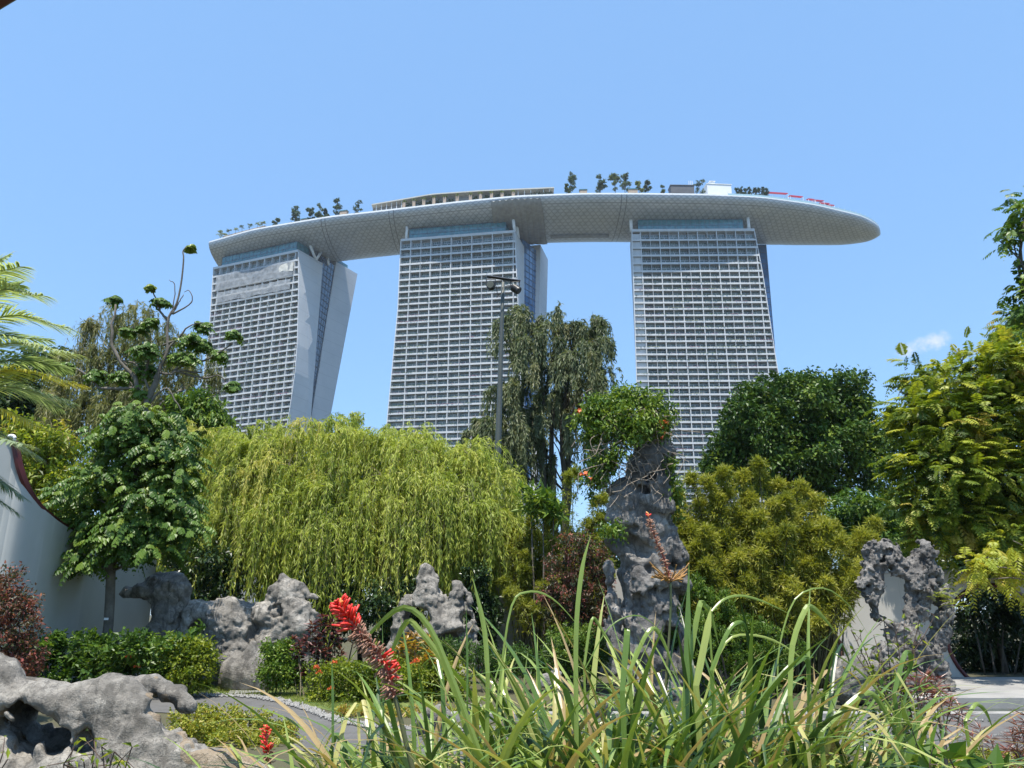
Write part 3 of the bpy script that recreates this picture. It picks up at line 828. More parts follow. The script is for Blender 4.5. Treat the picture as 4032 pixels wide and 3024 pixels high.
# ---- things standing on the roof park
def roof(px, py, zadd=0.0, back=0.0):
    """point on the deck behind the front edge at photo column px"""
    x = (px - 2016) / FPX * (366 * CT + 201 * ST)
    for _ in range(4):
        y = float(np.interp(x, xs, fy)) + back
        x = (px - 2016) / FPX * (y * CT + (DECK - EYE) * ST)
    return np.array([x, y, DECK + zadd])
RS = (350 * CT + 201 * ST) / FPX      # metres per photo pixel up there
M['bark'] = mottled('grey_brown_bark', (0.10, 0.085, 0.065), (0.20, 0.17, 0.14), 6.0, 0.9, 0.5, 20)
M['roof_leaf'] = leaf_mat('roof_tree_leaf', [(0.05, 0.085, 0.05), (0.08, 0.125, 0.06), (0.13, 0.17, 0.07), (0.24, 0.27, 0.07)], 0.3)
def roof_top(px, py, back):
    b = roof(px, 760, 0, back); v = (1512 - py) / FPX
    k = (ST + v * CT) / (CT - v * ST)
    return b, EYE + b[1] * k - DECK
def roof_tree(px, pytop, wpx, tint, label, back=3.5, name='roof_tree', open_=0.5, palm=False, n=1500):
    b, h = roof_top(px, pytop, back)
    b = b + [0, 0, 0.0]; r = wpx * RS * 0.5
    root = thing(name, label, 'palm' if palm else 'tree', b, 'trees on the roof park')
    tr = MB(); top = b + [rng.normal(0, .2), 0, h * 0.8]
    c = limb(tr, [b, b + [rng.normal(0, .15), 0, h * 0.45], top], 0.16, 0.06, 6)
    n = int(n * 2.2)
    cr = MB()
    if palm:
        k = 14; a = rng.uniform(0, 2 * pi, k); el = rng.uniform(-0.1, 1.0, k)
        D = np.stack([np.cos(a) * np.cos(el), np.sin(a) * np.cos(el), np.sin(el)], 1)
        fronds_to_leaves(cr, np.repeat(top[None], k, 0), D, r * 1.15, 9, r * 0.42, r * 0.12, 0.4, tint_var(k, tint, .08))
    else:
        k = 11 if open_ > .4 else 15; blobs = []
        for i in range(k):
            a = rng.uniform(0, 2 * pi); hh = rng.uniform(0.32, 0.98)
            rr = r * (1.05 - 0.8 * abs(hh - 0.55)) * rng.uniform(0.1, 0.75)
            blobs.append((b + np.array([cos(a) * rr, sin(a) * rr, h * min(hh, 0.9)]), np.array([r * .33, r * .33, r * .22]) * rng.uniform(.8, 1.2)))
        foliage(cr, blobs, n, 0.48, 0.32, clump=0.42, per=12, tint=(tint, .1, .1))
        branches_to(tr, c, [q_[0] for q_ in blobs], 0.08, 0.03)
    tr.build('trunk', M['bark'], root, b); cr.build('crown', M['roof_leaf'], root, b, tint=True)
roof_tree(866, 912, 48, .8, 'small pale palm at the far left end of the roof park', 3, palm=True)
roof_tree(897, 897, 26, .35, 'small dark palm at the left end of the low roof restaurant', 2.2, palm=True)
roof_tree(925, 893, 26, .85, 'small yellowish palm before the left half of the low roof restaurant', 2.2, palm=True)
roof_tree(951, 885, 26, .3, 'small dark palm in the middle of the low roof restaurant front', 2.2, palm=True)
roof_tree(980, 880, 30, .4, 'small dark bushy palm before the right half of the low roof restaurant', 2.2, palm=True)
roof_tree(1012, 873, 26, .8, 'pale fan palm near the right end of the low roof restaurant', 2.2, palm=True)
roof_tree(1031, 868, 32, .75, 'pale palm just left of the dark slanted canopy on the roof park', 2.2, palm=True)
roof_tree(1085, 858, 34, .45, 'low dark tree behind the dark slanted canopy on the roof park', 7)
roof_tree(1159, 815, 58, .45, 'round open tree just right of the dark slanted canopy', 4, open_=.3)
roof_tree(1219, 815, 44, .3, 'dark bushy tree second right of the slanted canopy on the roof', 4)
roof_tree(1254, 800, 46, .6, 'light green open tree left of the tallest roof pine', 5)
roof_tree(1282, 822, 34, .25, 'small dark tree directly beside the tallest left roof pine', 4)
roof_tree(1323, 775, 62, .25, 'tallest dark pine on the left half of the roof park', 4, n=1200)
roof_tree(1405, 786, 52, .2, 'bare-looking dark round tree left of the long roof pavilion', 4, open_=.6, n=600)
roof_tree(2250, 674, 56, .45, 'tallest layered tree just right of the long roof pavilion', 4, n=1400)
roof_tree(2233, 722, 26, .5, 'small green tree at the foot of the tall layered roof tree', 3)
roof_tree(2365, 691, 60, .4, 'cone-shaped dark green tree on the roof above the gap between towers', 4, n=1500, open_=.2)
roof_tree(2425, 683, 58, .6, 'broad yellow-green tree, left one of the touching roof pair', 4.5, n=1400, open_=.2)
roof_tree(2462, 685, 56, .5, 'broad green tree, right one of the touching roof pair', 5, n=1300, open_=.2)
roof_tree(2519, 711, 36, .9, 'small bright yellow-green tree on the roof right of the broad pair', 3.5)
roof_tree(2552, 709, 38, .25, 'small dark round tree beside the bright yellow-green roof tree', 4)
roof_tree(2611, 727, 26, .5, 'lowest round shrub-like tree left of the dark roof box', 3.5)
roof_tree(2758, 705, 52, .3, 'grey-green airy tree between the dark roof box and the pale building', 5, open_=.6, n=600)
for i, (px, py) in enumerate(((2905, 738), (2922, 733), (2938, 738), (2956, 735), (2975, 738), (2992, 737), (3008, 733), (3024, 733))):
    roof_tree(px, py, 22, .12, 'narrow very dark tree in the close row left of the red roof canopies', 2.5 + (i % 2), open_=.2, n=420)

def roof_box(name, label, cat, x0, x1, ytop, back, depth, mat, z0=0.0, overhang=0.0):
    a, h = roof_top(x0, ytop, back); b, h2 = roof_top(x1, ytop, back)
    root = thing(name, label, cat, (a + b) / 2)
    return a, b, h, root
def slab(mb, a, b, depth, z0, z1, m=0, ext=0.0):
    d = nrm((b - a)[None])[0]; e = np.array([-d[1], d[0], 0]); a = a - d * ext - e * ext; b = b + d * ext - e * ext; depth = depth + 2 * ext
    za, zb = np.array([0, 0, z0]), np.array([0, 0, z1])
    mb.hexa([a + za, b + za, b + e * depth + za, a + e * depth + za, a + zb, b + zb, b + e * depth + zb, a + e * depth + zb], m)
M['tan'] = mottled('timber_cladding', (0.30, 0.22, 0.16), (0.42, 0.33, 0.25), 0.8, 0.7)
M['darkroof'] = mottled('dark_roof', (0.07, 0.075, 0.085), (0.11, 0.115, 0.125), 0.4, 0.7)
M['hedge_dark'] = leaf_mat('roof_hedge_leaf', [(0.02, 0.05, 0.025), (0.04, 0.075, 0.03), (0.07, 0.12, 0.04)], 0.15)
# low restaurant at the left end
a, _ = roof_top(880, 920, 5); b, _ = roof_top(1040, 880, 5)
root = thing('roof_restaurant', 'low flat-roofed restaurant at the left end of the roof park', 'restaurant', (a + b) / 2)
mb = MB(); slab(mb, a, b, 6, 0, 3.6); mb.build('glazed_wall', M['glass'], root, a)
mb = MB(); slab(mb, a, b, 6, 3.62, 4.2, ext=0.7); mb.build('roof', M['tan'], root, a)
for k in range(7):
    p = a + (b - a) * k / 6 - [0, 0.35, 0]; mb = MB(); mb.tube([p, p + [0, 0, 3.6]], 0.14, 6); mb.build('post', M['white'], root, a)
a, _ = roof_top(1074, 874, 4.5); b, _ = roof_top(1146, 858, 4.5)
root = thing('slanted_canopy', 'dark slanted canopy between the low restaurant and the roof trees', 'canopy', (a + b) / 2)
mb = MB(); d_ = np.array([0, 3.5, 0]); z = np.array([0, 0, 1.0])
mb.hexa([a + z * 1.6, b + z * 1.6, b + d_ + z * 3.6, a + d_ + z * 3.2, a + z * 1.9, b + z * 3.9, b + d_ + z * 4.0, a + d_ + z * 3.5]); mb.build('roof', M['darkroof'], root, a)
for k in range(4):
    p = a + (b - a) * (k + .2) / 3.4 + [0, .6, 0]; mb = MB(); mb.tube([p, p + [0, 0, 1.7]], 0.12, 6); mb.build('post', M['darkroof'], root, a)
# long pavilion with planters and clipped hedges in front
P0, H0 = roof_top(1465, 800, 4.2); P1, H1 = roof_top(2180, 736, 4.2)
root = thing('roof_pavilion', 'long pale flat-roofed pavilion on the roof above the middle tower', 'pavilion', (P0 + P1) / 2)
xsv = np.linspace(1462, 2182, 30)
PL = [roof(x, 760, 0, 4.6) for x in xsv]
def ztop(x, py, back): return roof_top(x, py, back)[1]
RH = [ztop(x, np.interp(x, [1462, 1700, 1900, 2182], [803, 762, 748, 736]), 3.4) for x in xsv]
for (lo, hi, e0, e1), nm, mt in (((-.65, 0, -1.2, 8.0), 'roof', mottled('pavilion_roof', (0.42, 0.42, 0.38), (0.55, 0.55, 0.5), 0.2, 0.7)), ((None, -.66, 2.6, 7.0), 'wall', M['soffit'])):
    mb = MB()
    for p, q_, h0, h1 in zip(PL[:-1], PL[1:], RH[:-1], RH[1:]):
        za, zb = (0, 0) if lo is None else (h0 + lo, h1 + lo)
        mb.hexa([p + [0, e0, za], q_ + [0, e0, zb], q_ + [0, e1, zb], p + [0, e1, za], p + [0, e0, h0 + hi], q_ + [0, e0, h1 + hi], q_ + [0, e1, h1 + hi], p + [0, e1, h0 + hi]])
    mb.build(nm, mt, root, PL[0])
for x in (1480, 1500, 1520, 1540, 1560, 1580, 2040, 2065, 2090, 2115, 2140, 2165):
    p = roof(x, 760, 0, 4.4); h = float(np.interp(x, xsv, RH)) - .67; mb = MB(); mb.tube([p, p + [0, 0, h]], 0.2, 6); mb.build('post', M['white'], root, PL[0])
pl_x = [1590, 1629, 1668, 1708, 1750, 1800, 1852, 1892, 1935, 1977, 2021]
for i, x in enumerate(pl_x):
    p = roof(x, 760, 0, 2.4); H = float(np.interp(x, xsv, RH)) * .62
    root = thing('planter_box', 'tall tan planter with a tuft of leaves, one of the row before the roof pavilion', 'planter', p, 'planters before the roof pavilion')
    mb = MB(); mb.box(p + [-.75, -.6, 0], p + [.75, .6, H]); mb.build('box', M['tan'], root, p)
    mb = MB(); foliage(mb, [(p + [0, 0, H + .5], np.array([1.0, .8, .75]))], 200, .6, .35, clump=.3, per=10, tint=(.7, .1, .1)); mb.build('plant', M['roof_leaf'], root, p, tint=True)
for i in range(len(pl_x) - 1):
    if i == 5: continue
    a = roof(pl_x[i] + 10, 760, 0, 3.4); b = roof(pl_x[i + 1] - 10, 760, 0, 3.4); H = float(np.interp(pl_x[i], xsv, RH)) * .28
    bl = [(a + (b - a) * t + [0, 0, H], np.array([1.0, .6, H * 1.15])) for t in (.12, .37, .63, .88)]
    mb = MB(); foliage(mb, bl, 620, .55, .35, clump=.3, per=10, shell=.3, tint=(.35, .1, .1))
    o = mb.build('clipped_hedge', M['hedge_dark'], None, (a + b) / 2, tint=True)
    tag(o, 'dark clipped hedge filling a gap between two planters of the roof pavilion', 'hedge', 'hedges between the roof planters')
bl = [(roof(x, 760, 2.4, 2.6), np.array([1.3, .7, 1.6])) for x in range(2100, 2180, 14)]
mb = MB(); foliage(mb, bl, 800, .55, .35, clump=.3, per=10, shell=.3, tint=(.3, .1, .1))
tag(mb.build('clipped_hedge', M['hedge_dark'], None, bl[2][0] * [1, 1, 0] + [0, 0, DECK], tint=True), 'long dark hedge under the right end of the roof pavilion', 'hedge')
# low planting along the edge
def edge_bed(x0, x1, label, tint, back=2.6, h=.8):
    bl = [(roof(x, 760, h, back), np.array([1.3, .8, h * 1.1])) for x in range(x0, x1, 10)]
    mb = MB(); foliage(mb, bl, 40 * len(bl), .6, .4, clump=.35, per=9, shell=.4, tint=(tint, .12, .12))
    tag(mb.build('planting_bed', M['roof_leaf'], None, bl[0][0] * [1, 1, 0] + [0, 0, DECK], tint=True), label, 'plants')
edge_bed(1085, 1172, 'leafy bed in front of the dark slanted canopy on the roof', .5)
edge_bed(1225, 1335, 'leafy bed under the tallest left roof pine', .55)
edge_bed(2370, 2425, 'dark leafy bed under the cone-shaped roof tree', .25)
edge_bed(2660, 2775, 'leafy bed in front of the dark roof box', .5)
edge_bed(2825, 2880, 'leafy bed in front of the pale roof building', .6)
# small roof structures
def hut(x0, x1, ytop, back, depth, label, mat, cat='hut', name='roof_hut', cap=None, z0=0):
    a, h = roof_top(x0, ytop, back); b, h2 = roof_top(x1, ytop, back)
    root = thing(name, label, cat, (a + b) / 2); h = (h + h2) / 2
    mb = MB(); slab(mb, a, b, depth, z0, h - .3); mb.build('wall', mat, root, a)
    mb = MB(); slab(mb, a, b, depth, h - .298, h, ext=.25); mb.build('roof', cap or mat, root, a)
hut(2644, 2737, 728, 5, 5, 'dark grey box-shaped hut on the roof above the right tower', M['darkroof'])
hut(2790, 2886, 724, 9, 6, 'pale white boxy lift building on the roof above the right tower', M['white'], 'building', 'lift_building')
hut(2803, 2822, 713, 10, 3, 'small white block on top of the pale roof lift building', M['white'], 'building', 'plant_room')
hut(2283, 2312, 745, 2.6, 2, 'timber kiosk with a teal glass screen left of the cone-shaped roof tree', M['tan'], 'kiosk', 'roof_kiosk', M['crown_glass'])
hut(2475, 2512, 742, 2.6, 2, 'timber kiosk with a teal glass screen right of the broad tree pair', M['tan'], 'kiosk', 'roof_kiosk', M['crown_glass'])
hut(1183, 1207, 860, 2.6, 2, 'timber kiosk with a teal glass screen left of the roof trees', M['tan'], 'kiosk', 'roof_kiosk', M['crown_glass'])
hut(1336, 1364, 828, 2.6, 2, 'timber kiosk with a teal glass screen beside the tallest left pine', M['tan'], 'kiosk', 'roof_kiosk', M['crown_glass'])
for i, x in enumerate((2719, 2726, 2732)):
    p, h = roof_top(x, 712, 9); mb = MB(); mb.tube([p, p + [0, 0, h]], .15, 6)
    tag(mb.build('antenna_pole', M['white'], None, p), 'thin white antenna pole behind the dark roof hut', 'antenna', 'antenna poles on the roof')
M['red'] = mottled('red_canvas', (0.42, 0.015, 0.05), (0.55, 0.03, 0.08), 0.4, 0.7)
for i, (x0, x1, y0, y1, lab) in enumerate(((3030, 3108, 752, 757, 'largest red canopy beside the dark tree row'), (3116, 3167, 765, 770, 'second largest red canopy, right of the largest one'),
        (3188, 3213, 778, 781, 'flat small red canopy between the large and tented ones'), (3216, 3250, 783, 786, 'tented red canopy with a raised middle on the roof'),
        (3235, 3272, 793, 797, 'low red canopy right of the tented one'), (3265, 3290, 801, 804, 'last small red canopy towards the pointed end of the roof'))):
    a, ha = roof_top(x0, y0, 4); b, hb = roof_top(x1, y1, 4)
    root = thing('red_canopy', lab, 'canopy', (a + b) / 2, 'red canopies on the roof')
    mb = MB(); z = np.array([0, 0, 1.0]); e = np.array([0, 3.2, 0]); m_ = (a + b) / 2 + z * max(ha, hb) * .95
    A = a + z * (ha - .9); B = b + z * (hb - .9)
    A2 = a + e + z * (ha + .4); B2 = b + e + z * (hb + .4)
    mb.hexa([A, B, B2, A2, A + z * .5, B + z * .5, B2 + z * .25, A2 + z * .25]); mb.build('canvas', M['red'], root, a)
    for p, h in ((A, ha), (B, hb), (A2, ha), (B2, hb)):
        mb = MB(); q_ = p.copy(); q_[2] = DECK; mb.tube([q_, p], .1, 5); mb.build('post', M['white'], root, a)
# people along the railing at the tip: one continuous body each
def person_mesh(h=1.7):
    s = h / 1.7; v = lambda *a: np.array(a) * s
    A = [(v(0, 0, 1.0), v(0, 0, 1.38), .14 * s, .17 * s), (v(0, 0, 1.38), v(0, 0, 1.52), .07 * s, .055 * s), (v(0, -.01, 1.6), v(0, 0, 1.66), .09 * s, .085 * s)]
    for g in (-1, 1):
        A += [(v(.09 * g, 0, .95), v(.1 * g, -.02, .5), .095 * s, .065 * s), (v(.1 * g, -.02, .5), v(.1 * g, .02, .06), .06 * s, .045 * s), (v(.1 * g, .02, .05), v(.1 * g, -.14, .04), .045 * s, .035 * s),
              (v(.19 * g, 0, 1.4), v(.25 * g, .02, 1.12), .05 * s, .042 * s), (v(.25 * g, .02, 1.12), v(.2 * g, -.18, .98), .04 * s, .03 * s), (v(.2 * g, -.18, .98), v(.18 * g, -.25, .97), .03 * s, .02 * s)]
    return sdf_mesh(A, [], .03, .05, 0.0, .5, zfloor=-.05, pad=.1)
def cloth_mat():
    m, t, b = new_mat('clothing'); oi = t.nodes.new('ShaderNodeObjectInfo')
    t.links.new(ramp(t, oi.outputs['Random'], [(0, (.03, .04, .07)), (.5, (.2, .05, .05)), (1, (.35, .35, .36))]), b.inputs['Base Color']); return m
pv, pq = person_mesh(); first = None
for i, x in enumerate((3292, 3302, 3398, 3415, 3436, 3448)):
    p = roof(x, 800, 0.02, 1.6)
    if first is None:
        mb = MB(); mb.add(pv, [pq]); first = mb.build('person', cloth_mat(), None, smooth=True); o = first
    else: o = first.copy(); COL.objects.link(o)
    o.location = tuple(p); o.rotation_euler = (0, 0, rng.uniform(-1, 1))
    tag(o, 'tiny visitor standing at the glass railing near the pointed end of the roof', 'person', 'visitors at the roof railing')
# netting over the top balconies of the left tower
def net_mat(name, c, alpha):
    m, t, b = new_mat(name); b.inputs['Base Color'].default_value = (*c, 1); b.inputs['Roughness'].default_value = .9
    f = noise(t, .5, 4, .6)
    t.links.new(ramp(t, f, [(.35, tuple(x * .85 for x in c)), (.65, tuple(min(1, x * 1.15) for x in c))]), b.inputs['Base Color'])
    t.links.new(mathn(t, 'ADD', mathn(t, 'MULTIPLY', f, .5), alpha - .25), b.inputs['Alpha'])
    return m
def sheet(name, mat, fn, nu, nv, label, cat, loc, thick=0.05):
    u, v = np.meshgrid(np.linspace(0, 1, nu), np.linspace(0, 1, nv), indexing='ij')
    V = fn(u, v); mb = MB(); i = np.arange(nu - 1)[:, None] * nv; j = np.arange(nv - 1)[None]
    mb.add(V.reshape(-1, 3), [np.stack([i + j, i + nv + j, i + nv + j + 1, i + j + 1], -1).reshape(-1, 4)])
    return tag(mb.build(name, mat, None, loc, smooth=True), label, cat)
def netfn(v0, v1, z0, z1, seed, sag=.6):
    def f(u, v):
        out = np.zeros(u.shape + (3,))
        for a in range(u.shape[0]):
            for b in range(u.shape[1]):
                vv = v0 + (v1 - v0) * u[a, b]; zt = z1 + sag * (vnoise(np.array([vv * .35 + seed, 0.5, 2.5])) - .6) * 2.2; zb = z0 + sag * (vnoise(np.array([vv * .28 + seed, 4.5, 2.5])) - .5) * 3
                z = zb + (zt - zb) * v[a, b]
                out[a, b] = T1.P(vv, -.45 - .5 * vnoise(np.array([vv * .5 + seed, z * .3, 1.5])), z)
        return out
    return f
netm = net_mat('grey_netting', (.36, .38, .40), .62)
sheet('safety_netting', netm, netfn(4, 56.8, 175.0, 184.2, 3), 60, 10, 'upper grey netting sheet across the top balconies of the left tower', 'netting', T1.P(30, -.5, 180))
sheet('safety_netting', netm, netfn(6, 56.0, 167.0, 173.2, 9), 60, 8, 'lower grey netting sheet with a wavy torn upper edge on the left tower', 'netting', T1.P(30, -.5, 170))
sheet('safety_netting', net_mat('pale_netting', (.68, .66, .60), .75), netfn(46, 57, 178.0, 182.8, 17, .9), 24, 10, 'bright crumpled pale netting caught at the right of the left tower balconies', 'netting', T1.P(50, -.9, 180))
# grey tarpaulin wrapped round the hull above the middle tower
def hull_pt(x, a, out=0.35):
    c = np.interp(x, xs, cyl); hw = np.interp(x, xs, half); bd = np.interp(x, xs, bdep)
    return np.array([x, c - (hw + out) * cos(a), DECK - (bd + out) * sin(a) ** .9])
def tarp(u, v):
    out = np.zeros(u.shape + (3,)); x0 = roof(1932, 800)[0]; x1 = roof(2128, 790)[0]
    for i in range(u.shape[0]):
        for j in range(u.shape[1]):
            a = .10 + (2.15 + .35 * u[i, j]) * v[i, j]
            x = x0 + (x1 - x0) * u[i, j] + 3.5 * v[i, j] * (0.6 + u[i, j]) - (1 - u[i, j]) * v[i, j] * 0
            fold = abs(sin(u[i, j] * pi * 9 + .6 * v[i, j])) ** .6
            sagv = .35 * fold * min(1, v[i, j] * 4) + .5 * vnoise(np.array([u[i, j] * 9, v[i, j] * 7, 3.]))
            out[i, j] = hull_pt(x, a, .3 + .75 * sagv)
            if v[i, j] < .02: out[i, j, 2] -= .8 * sin(u[i, j] * pi * 8) ** 2
    return out
tm = mottled('grey_tarpaulin', (.23, .225, .215), (.36, .355, .34), .5, .75, .4, 4)
sheet('tarpaulin', tm, tarp, 130, 40, 'grey folded tarpaulin draped over the hull above the middle tower', 'tarpaulin', hull_pt(0, .8))
# rolled-up maintenance gantry under the hull between the middle and right towers
mb = MB(); pts = [hull_pt(x, 1.85, .5) for x in np.linspace(roof(2155, 790)[0] + 3, roof(2400, 790)[0] + 3, 14)]
mb.tube(pts, .9, 8); tag(mb.build('covered_gantry', tm, None, pts[7], smooth=True), 'long grey wrapped gantry under the hull between middle and right towers', 'gantry')
# ================================================================== the garden: ground, path, pond, walls
def ground_mat():
    m, t, b = new_mat('garden_soil')
    f = noise(t, 0.9, 6, 0.65); f2 = noise(t, 9.0, 5, 0.7)
    c = mixc(t, f2, ramp(t, f, [(0.35, (0.045, 0.05, 0.02)), (0.65, (0.075, 0.09, 0.03))]), (0.09, 0.07, 0.045))
    t.links.new(c, b.inputs['Base Color']); b.inputs['Roughness'].default_value = 0.95
    bump(t, b, f2, 0.6, 0.05); return m
mb = MB(); mb.add([(-2500, -300, 0), (2500, -300, 0), (2500, 3500, 0), (-2500, 3500, 0)], [np.array([[0, 1, 2, 3]])])
struct(mb.build('ground', ground_mat()))
def flat_poly(name, pts, z, mat, thick=0.0):
    mb = MB(); P = np.array([(x, y, z) for x, y in pts]); n = len(P)
    if thick:
        Q = P - [0, 0, thick]; i = np.arange(n); k = (i + 1) % n
        mb.add(np.concatenate([P, Q]), [i[None], (i[::-1] + n)[None], np.stack([i, i + n, k + n, k], 1)])
    else: mb.add(P, [np.arange(n)[None]])
    return mb.build(name, mat)
def on_ground(px, py, z=0.0):
    v = (1512 - py) / FPX; d = np.array([(px - 2016) / FPX, CT - v * ST, ST + v * CT]); k = (z - EYE) / d[2]
    return np.array([d[0] * k, d[1] * k])
def paving_mat():
    m, t, b = new_mat('slate_setts')
    br = t.nodes.new('ShaderNodeTexBrick'); br.inputs['Scale'].default_value = 3.2
    br.inputs['Mortar Size'].default_value = 0.012; br.inputs['Color1'].default_value = (.085, .08, .078, 1); br.inputs['Color2'].default_value = (.13, .125, .12, 1); br.inputs['Mortar'].default_value = (.07, .07, .065, 1)
    c = t.nodes.new('ShaderNodeTexCoord'); t.links.new(c.outputs['Object'], br.inputs['Vector'])
    t.links.new(mixc(t, 0.45, br.outputs['Color'], ramp(t, noise(t, 1.3, 5, .6), [(.3, (.075, .073, .07)), (.7, (.15, .145, .138))])), b.inputs['Base Color'])
    b.inputs['Roughness'].default_value = .8; bump(t, b, br.outputs['Fac'], -.4, .01); return m
far = curve([on_ground(*p) .tolist() + [0] for p in ((300, 2735), (700, 2742), (1000, 2752), (1180, 2792), (1400, 2862), (1900, 2885), (2600, 2870), (3200, 2848), (4400, 2842))], 60)
near = curve([on_ground(*p).tolist() + [0] for p in ((300, 2795), (700, 2812), (900, 2842), (1050, 2900), (1300, 2985), (1900, 3010), (2600, 2995), (3200, 2955), (4400, 2965))], 60)
struct(flat_poly('path', [tuple(p[:2]) for p in far] + [tuple(p[:2]) for p in near[::-1]], 0.012, paving_mat()))
# pebble edging along the far side of the path
pebm = mottled('white_pebble', (.15, .148, .14), (.32, .31, .29), 9, .8)
mb = MB(); oct_ = nrm(np.array([(1,0,0),(-1,0,0),(0,1,0),(0,-1,0),(0,0,1),(0,0,-1)], float)); of = np.array([(0,2,4),(2,1,4),(1,3,4),(3,0,4),(2,0,5),(1,2,5),(3,1,5),(0,3,5)])
k = rng.integers(0, 59, 3200); f_ = rng.random((3200, 1)); C_ = far[k] * (1 - f_) + far[k + 1] * f_
C_[:, 1] += rng.uniform(-.06, .36, 3200) + rng.normal(0, .06, 3200); R_ = rng.uniform(.012, .034, 3200)
for c, r in zip(C_, R_): mb.add(c + oct_ * r * rng.uniform(.7, 1.2, (6, 3)) + [0, 0, .03], [of])
o = mb.build('pebble_edging', pebm, smooth=True); o['kind'] = 'stuff'; tag(o, 'strip of white pebbles along the far edge of the grey path', 'pebbles')
# pebble line set in the right-hand path
mb = MB(); n = 900; u = rng.random(n); px = 3150 + 1100 * u
for x, yv in zip(px, 2893 + 8 * np.sin(px / 22) + rng.normal(0, 2.5, n)):
    c = on_ground(x, yv); mb.add(np.array([c[0], c[1], .016]) + oct_ * rng.uniform(.009, .018) * [1, 1, .45], [of])
o = mb.build('pebble_inlay', pebm, smooth=True); o['kind'] = 'stuff'; tag(o, 'wavy line of white pebbles set into the path on the right', 'pebbles')
# grass patch with a worn grey slab behind the path
lawn = [on_ground(*p) for p in ((640, 2738), (780, 2700), (950, 2680), (1250, 2675), (1500, 2700), (1700, 2740), (1600, 2800), (1300, 2800), (1150, 2765), (1000, 2747))]
struct(flat_poly('lawn', [tuple(p) for p in lawn], 0.006, mottled('lawn_base', (.07, .10, .02), (.14, .17, .035), 2.5, .9)))
def grass_tufts(name, poly_px, n, h, label, stops, w=.008):
    P = np.array(poly_px, float); Q = []
    while len(Q) < n:
        p = rng.uniform(P.min(0), P.max(0)); ins = False; j = len(P) - 1
        for i in range(len(P)):
            if (P[i, 1] > p[1]) != (P[j, 1] > p[1]) and p[0] < (P[j, 0] - P[i, 0]) * (p[1] - P[i, 1]) / (P[j, 1] - P[i, 1]) + P[i, 0]: ins = not ins
            j = i
        if ins: Q.append(on_ground(*p))
    Q = np.array(Q); base = np.concatenate([Q, np.full((n, 1), 0.005)], 1)
    D = nrm(rng.normal(0, .5, (n, 3)) + [0, 0, 1.2]); mb = MB()
    mb.leaves(base, D, nrm(rng.normal(0, 1, (n, 3))), rng.uniform(.5, 1.2, n) * h, w, tint_var(n, .5, .22), .1, sag=.15)
    o = mb.build(name, leaf_mat(name + '_blade', stops, .3), tint=True); o['kind'] = 'stuff'; tag(o, label, 'grass'); return o
grass_tufts('lawn_grass', [(640, 2738), (780, 2702), (950, 2682), (1250, 2677), (1500, 2702), (1650, 2740), (1300, 2795), (1150, 2763), (1000, 2745)], 9000, .09, 'short patchy grass between the path and the pale boulders', [(.10, .15, .02), (.17, .22, .03), (.26, .26, .06)])
p0, p1, p2, p3 = on_ground(905, 2722), on_ground(1035, 2712), on_ground(1045, 2730), on_ground(900, 2736)
struct(flat_poly('paving_slab', [p3, p2, p1, p0], .03, mottled('worn_slab', (.18, .18, .17), (.28, .275, .26), 3, .85)))
# raised terrace in front of the round gate, pond strip before it
def wq(x0, y0, x1, y1): return [(x0, y0), (x1, y0), (x1, y1), (x0, y1)]
ta = on_ground(3660, 2795)[1]
struct(flat_poly('terrace', wq(7.3, ta, 26, 19.9), .20, mottled('terrace_stone', (.22, .215, .21), (.34, .33, .31), 1.4, .8, .3, 12), .2))
def water_mat():
    m, t, b = new_mat('pond_water'); b.inputs['Base Color'].default_value = (.03, .045, .02, 1); b.inputs['Roughness'].default_value = .05
    b.inputs['Specular IOR Level'].default_value = .6; bump(t, b, noise(t, 7, 3, .5), .15, .01); return m
struct(flat_poly('pond_water', wq(-1, 13.75, 26, ta - .01) , .02, water_mat()))
struct(flat_poly('pond_kerb', wq(-1, 13.42, 26, 13.74), .12, mottled('kerb_stone', (.22, .215, .20), (.33, .32, .30), 3, .8, .3, 20), .12))

# ---- garden walls
def plaster(name, c1, c2, streak):
    m, t, b = new_mat(name)
    f = noise(t, 0.7, 5, .6); s = noise(t, 1.0, 4, .55, vec=stretch(t, (5.0, 5.0, .22)))
    base = ramp(t, f, [(.3, c1), (.7, c2)])
    t.links.new(mixc(t, mathn(t, 'MULTIPLY', mathn(t, 'GREATER_THAN', s, .62), .22), base, streak), b.inputs['Base Color'])
    b.inputs['Roughness'].default_value = .9; bump(t, b, noise(t, 30, 4, .6), .15, .01); return m
M['wallL'] = plaster('painted_wall', (.40, .405, .38), (.48, .485, .455), (.56, .56, .53))
M['wallR'] = plaster('white_plaster', (.43, .42, .39), (.51, .50, .465), (.29, .285, .27))
M['maroon'] = mottled('maroon_trim', (.07, .012, .014), (.10, .02, .02), 3, .5)
def wall_panel(mb, st, thick=.08):
    """st: list of (ground point xy, top height); a wall with a shaped top"""
    B = np.array([(p[0], p[1], 0) for p, h in st]); Tp = B + np.array([(0, 0, h) for p, h in st])
    off = np.array([0.1, thick, 0]); n = len(B)
    V = np.concatenate([B, Tp, Tp + off, B + off]); i = np.arange(n - 1)
    mb.add(V, [np.stack([i + a * n, i + 1 + a * n, i + 1 + c * n, i + c * n], 1) for a, c in ((0, 1), (1, 2), (2, 3))] + [np.array([[0, n, 2 * n, 3 * n], [n - 1, 4 * n - 1, 3 * n - 1, 2 * n - 1]])])
    return Tp
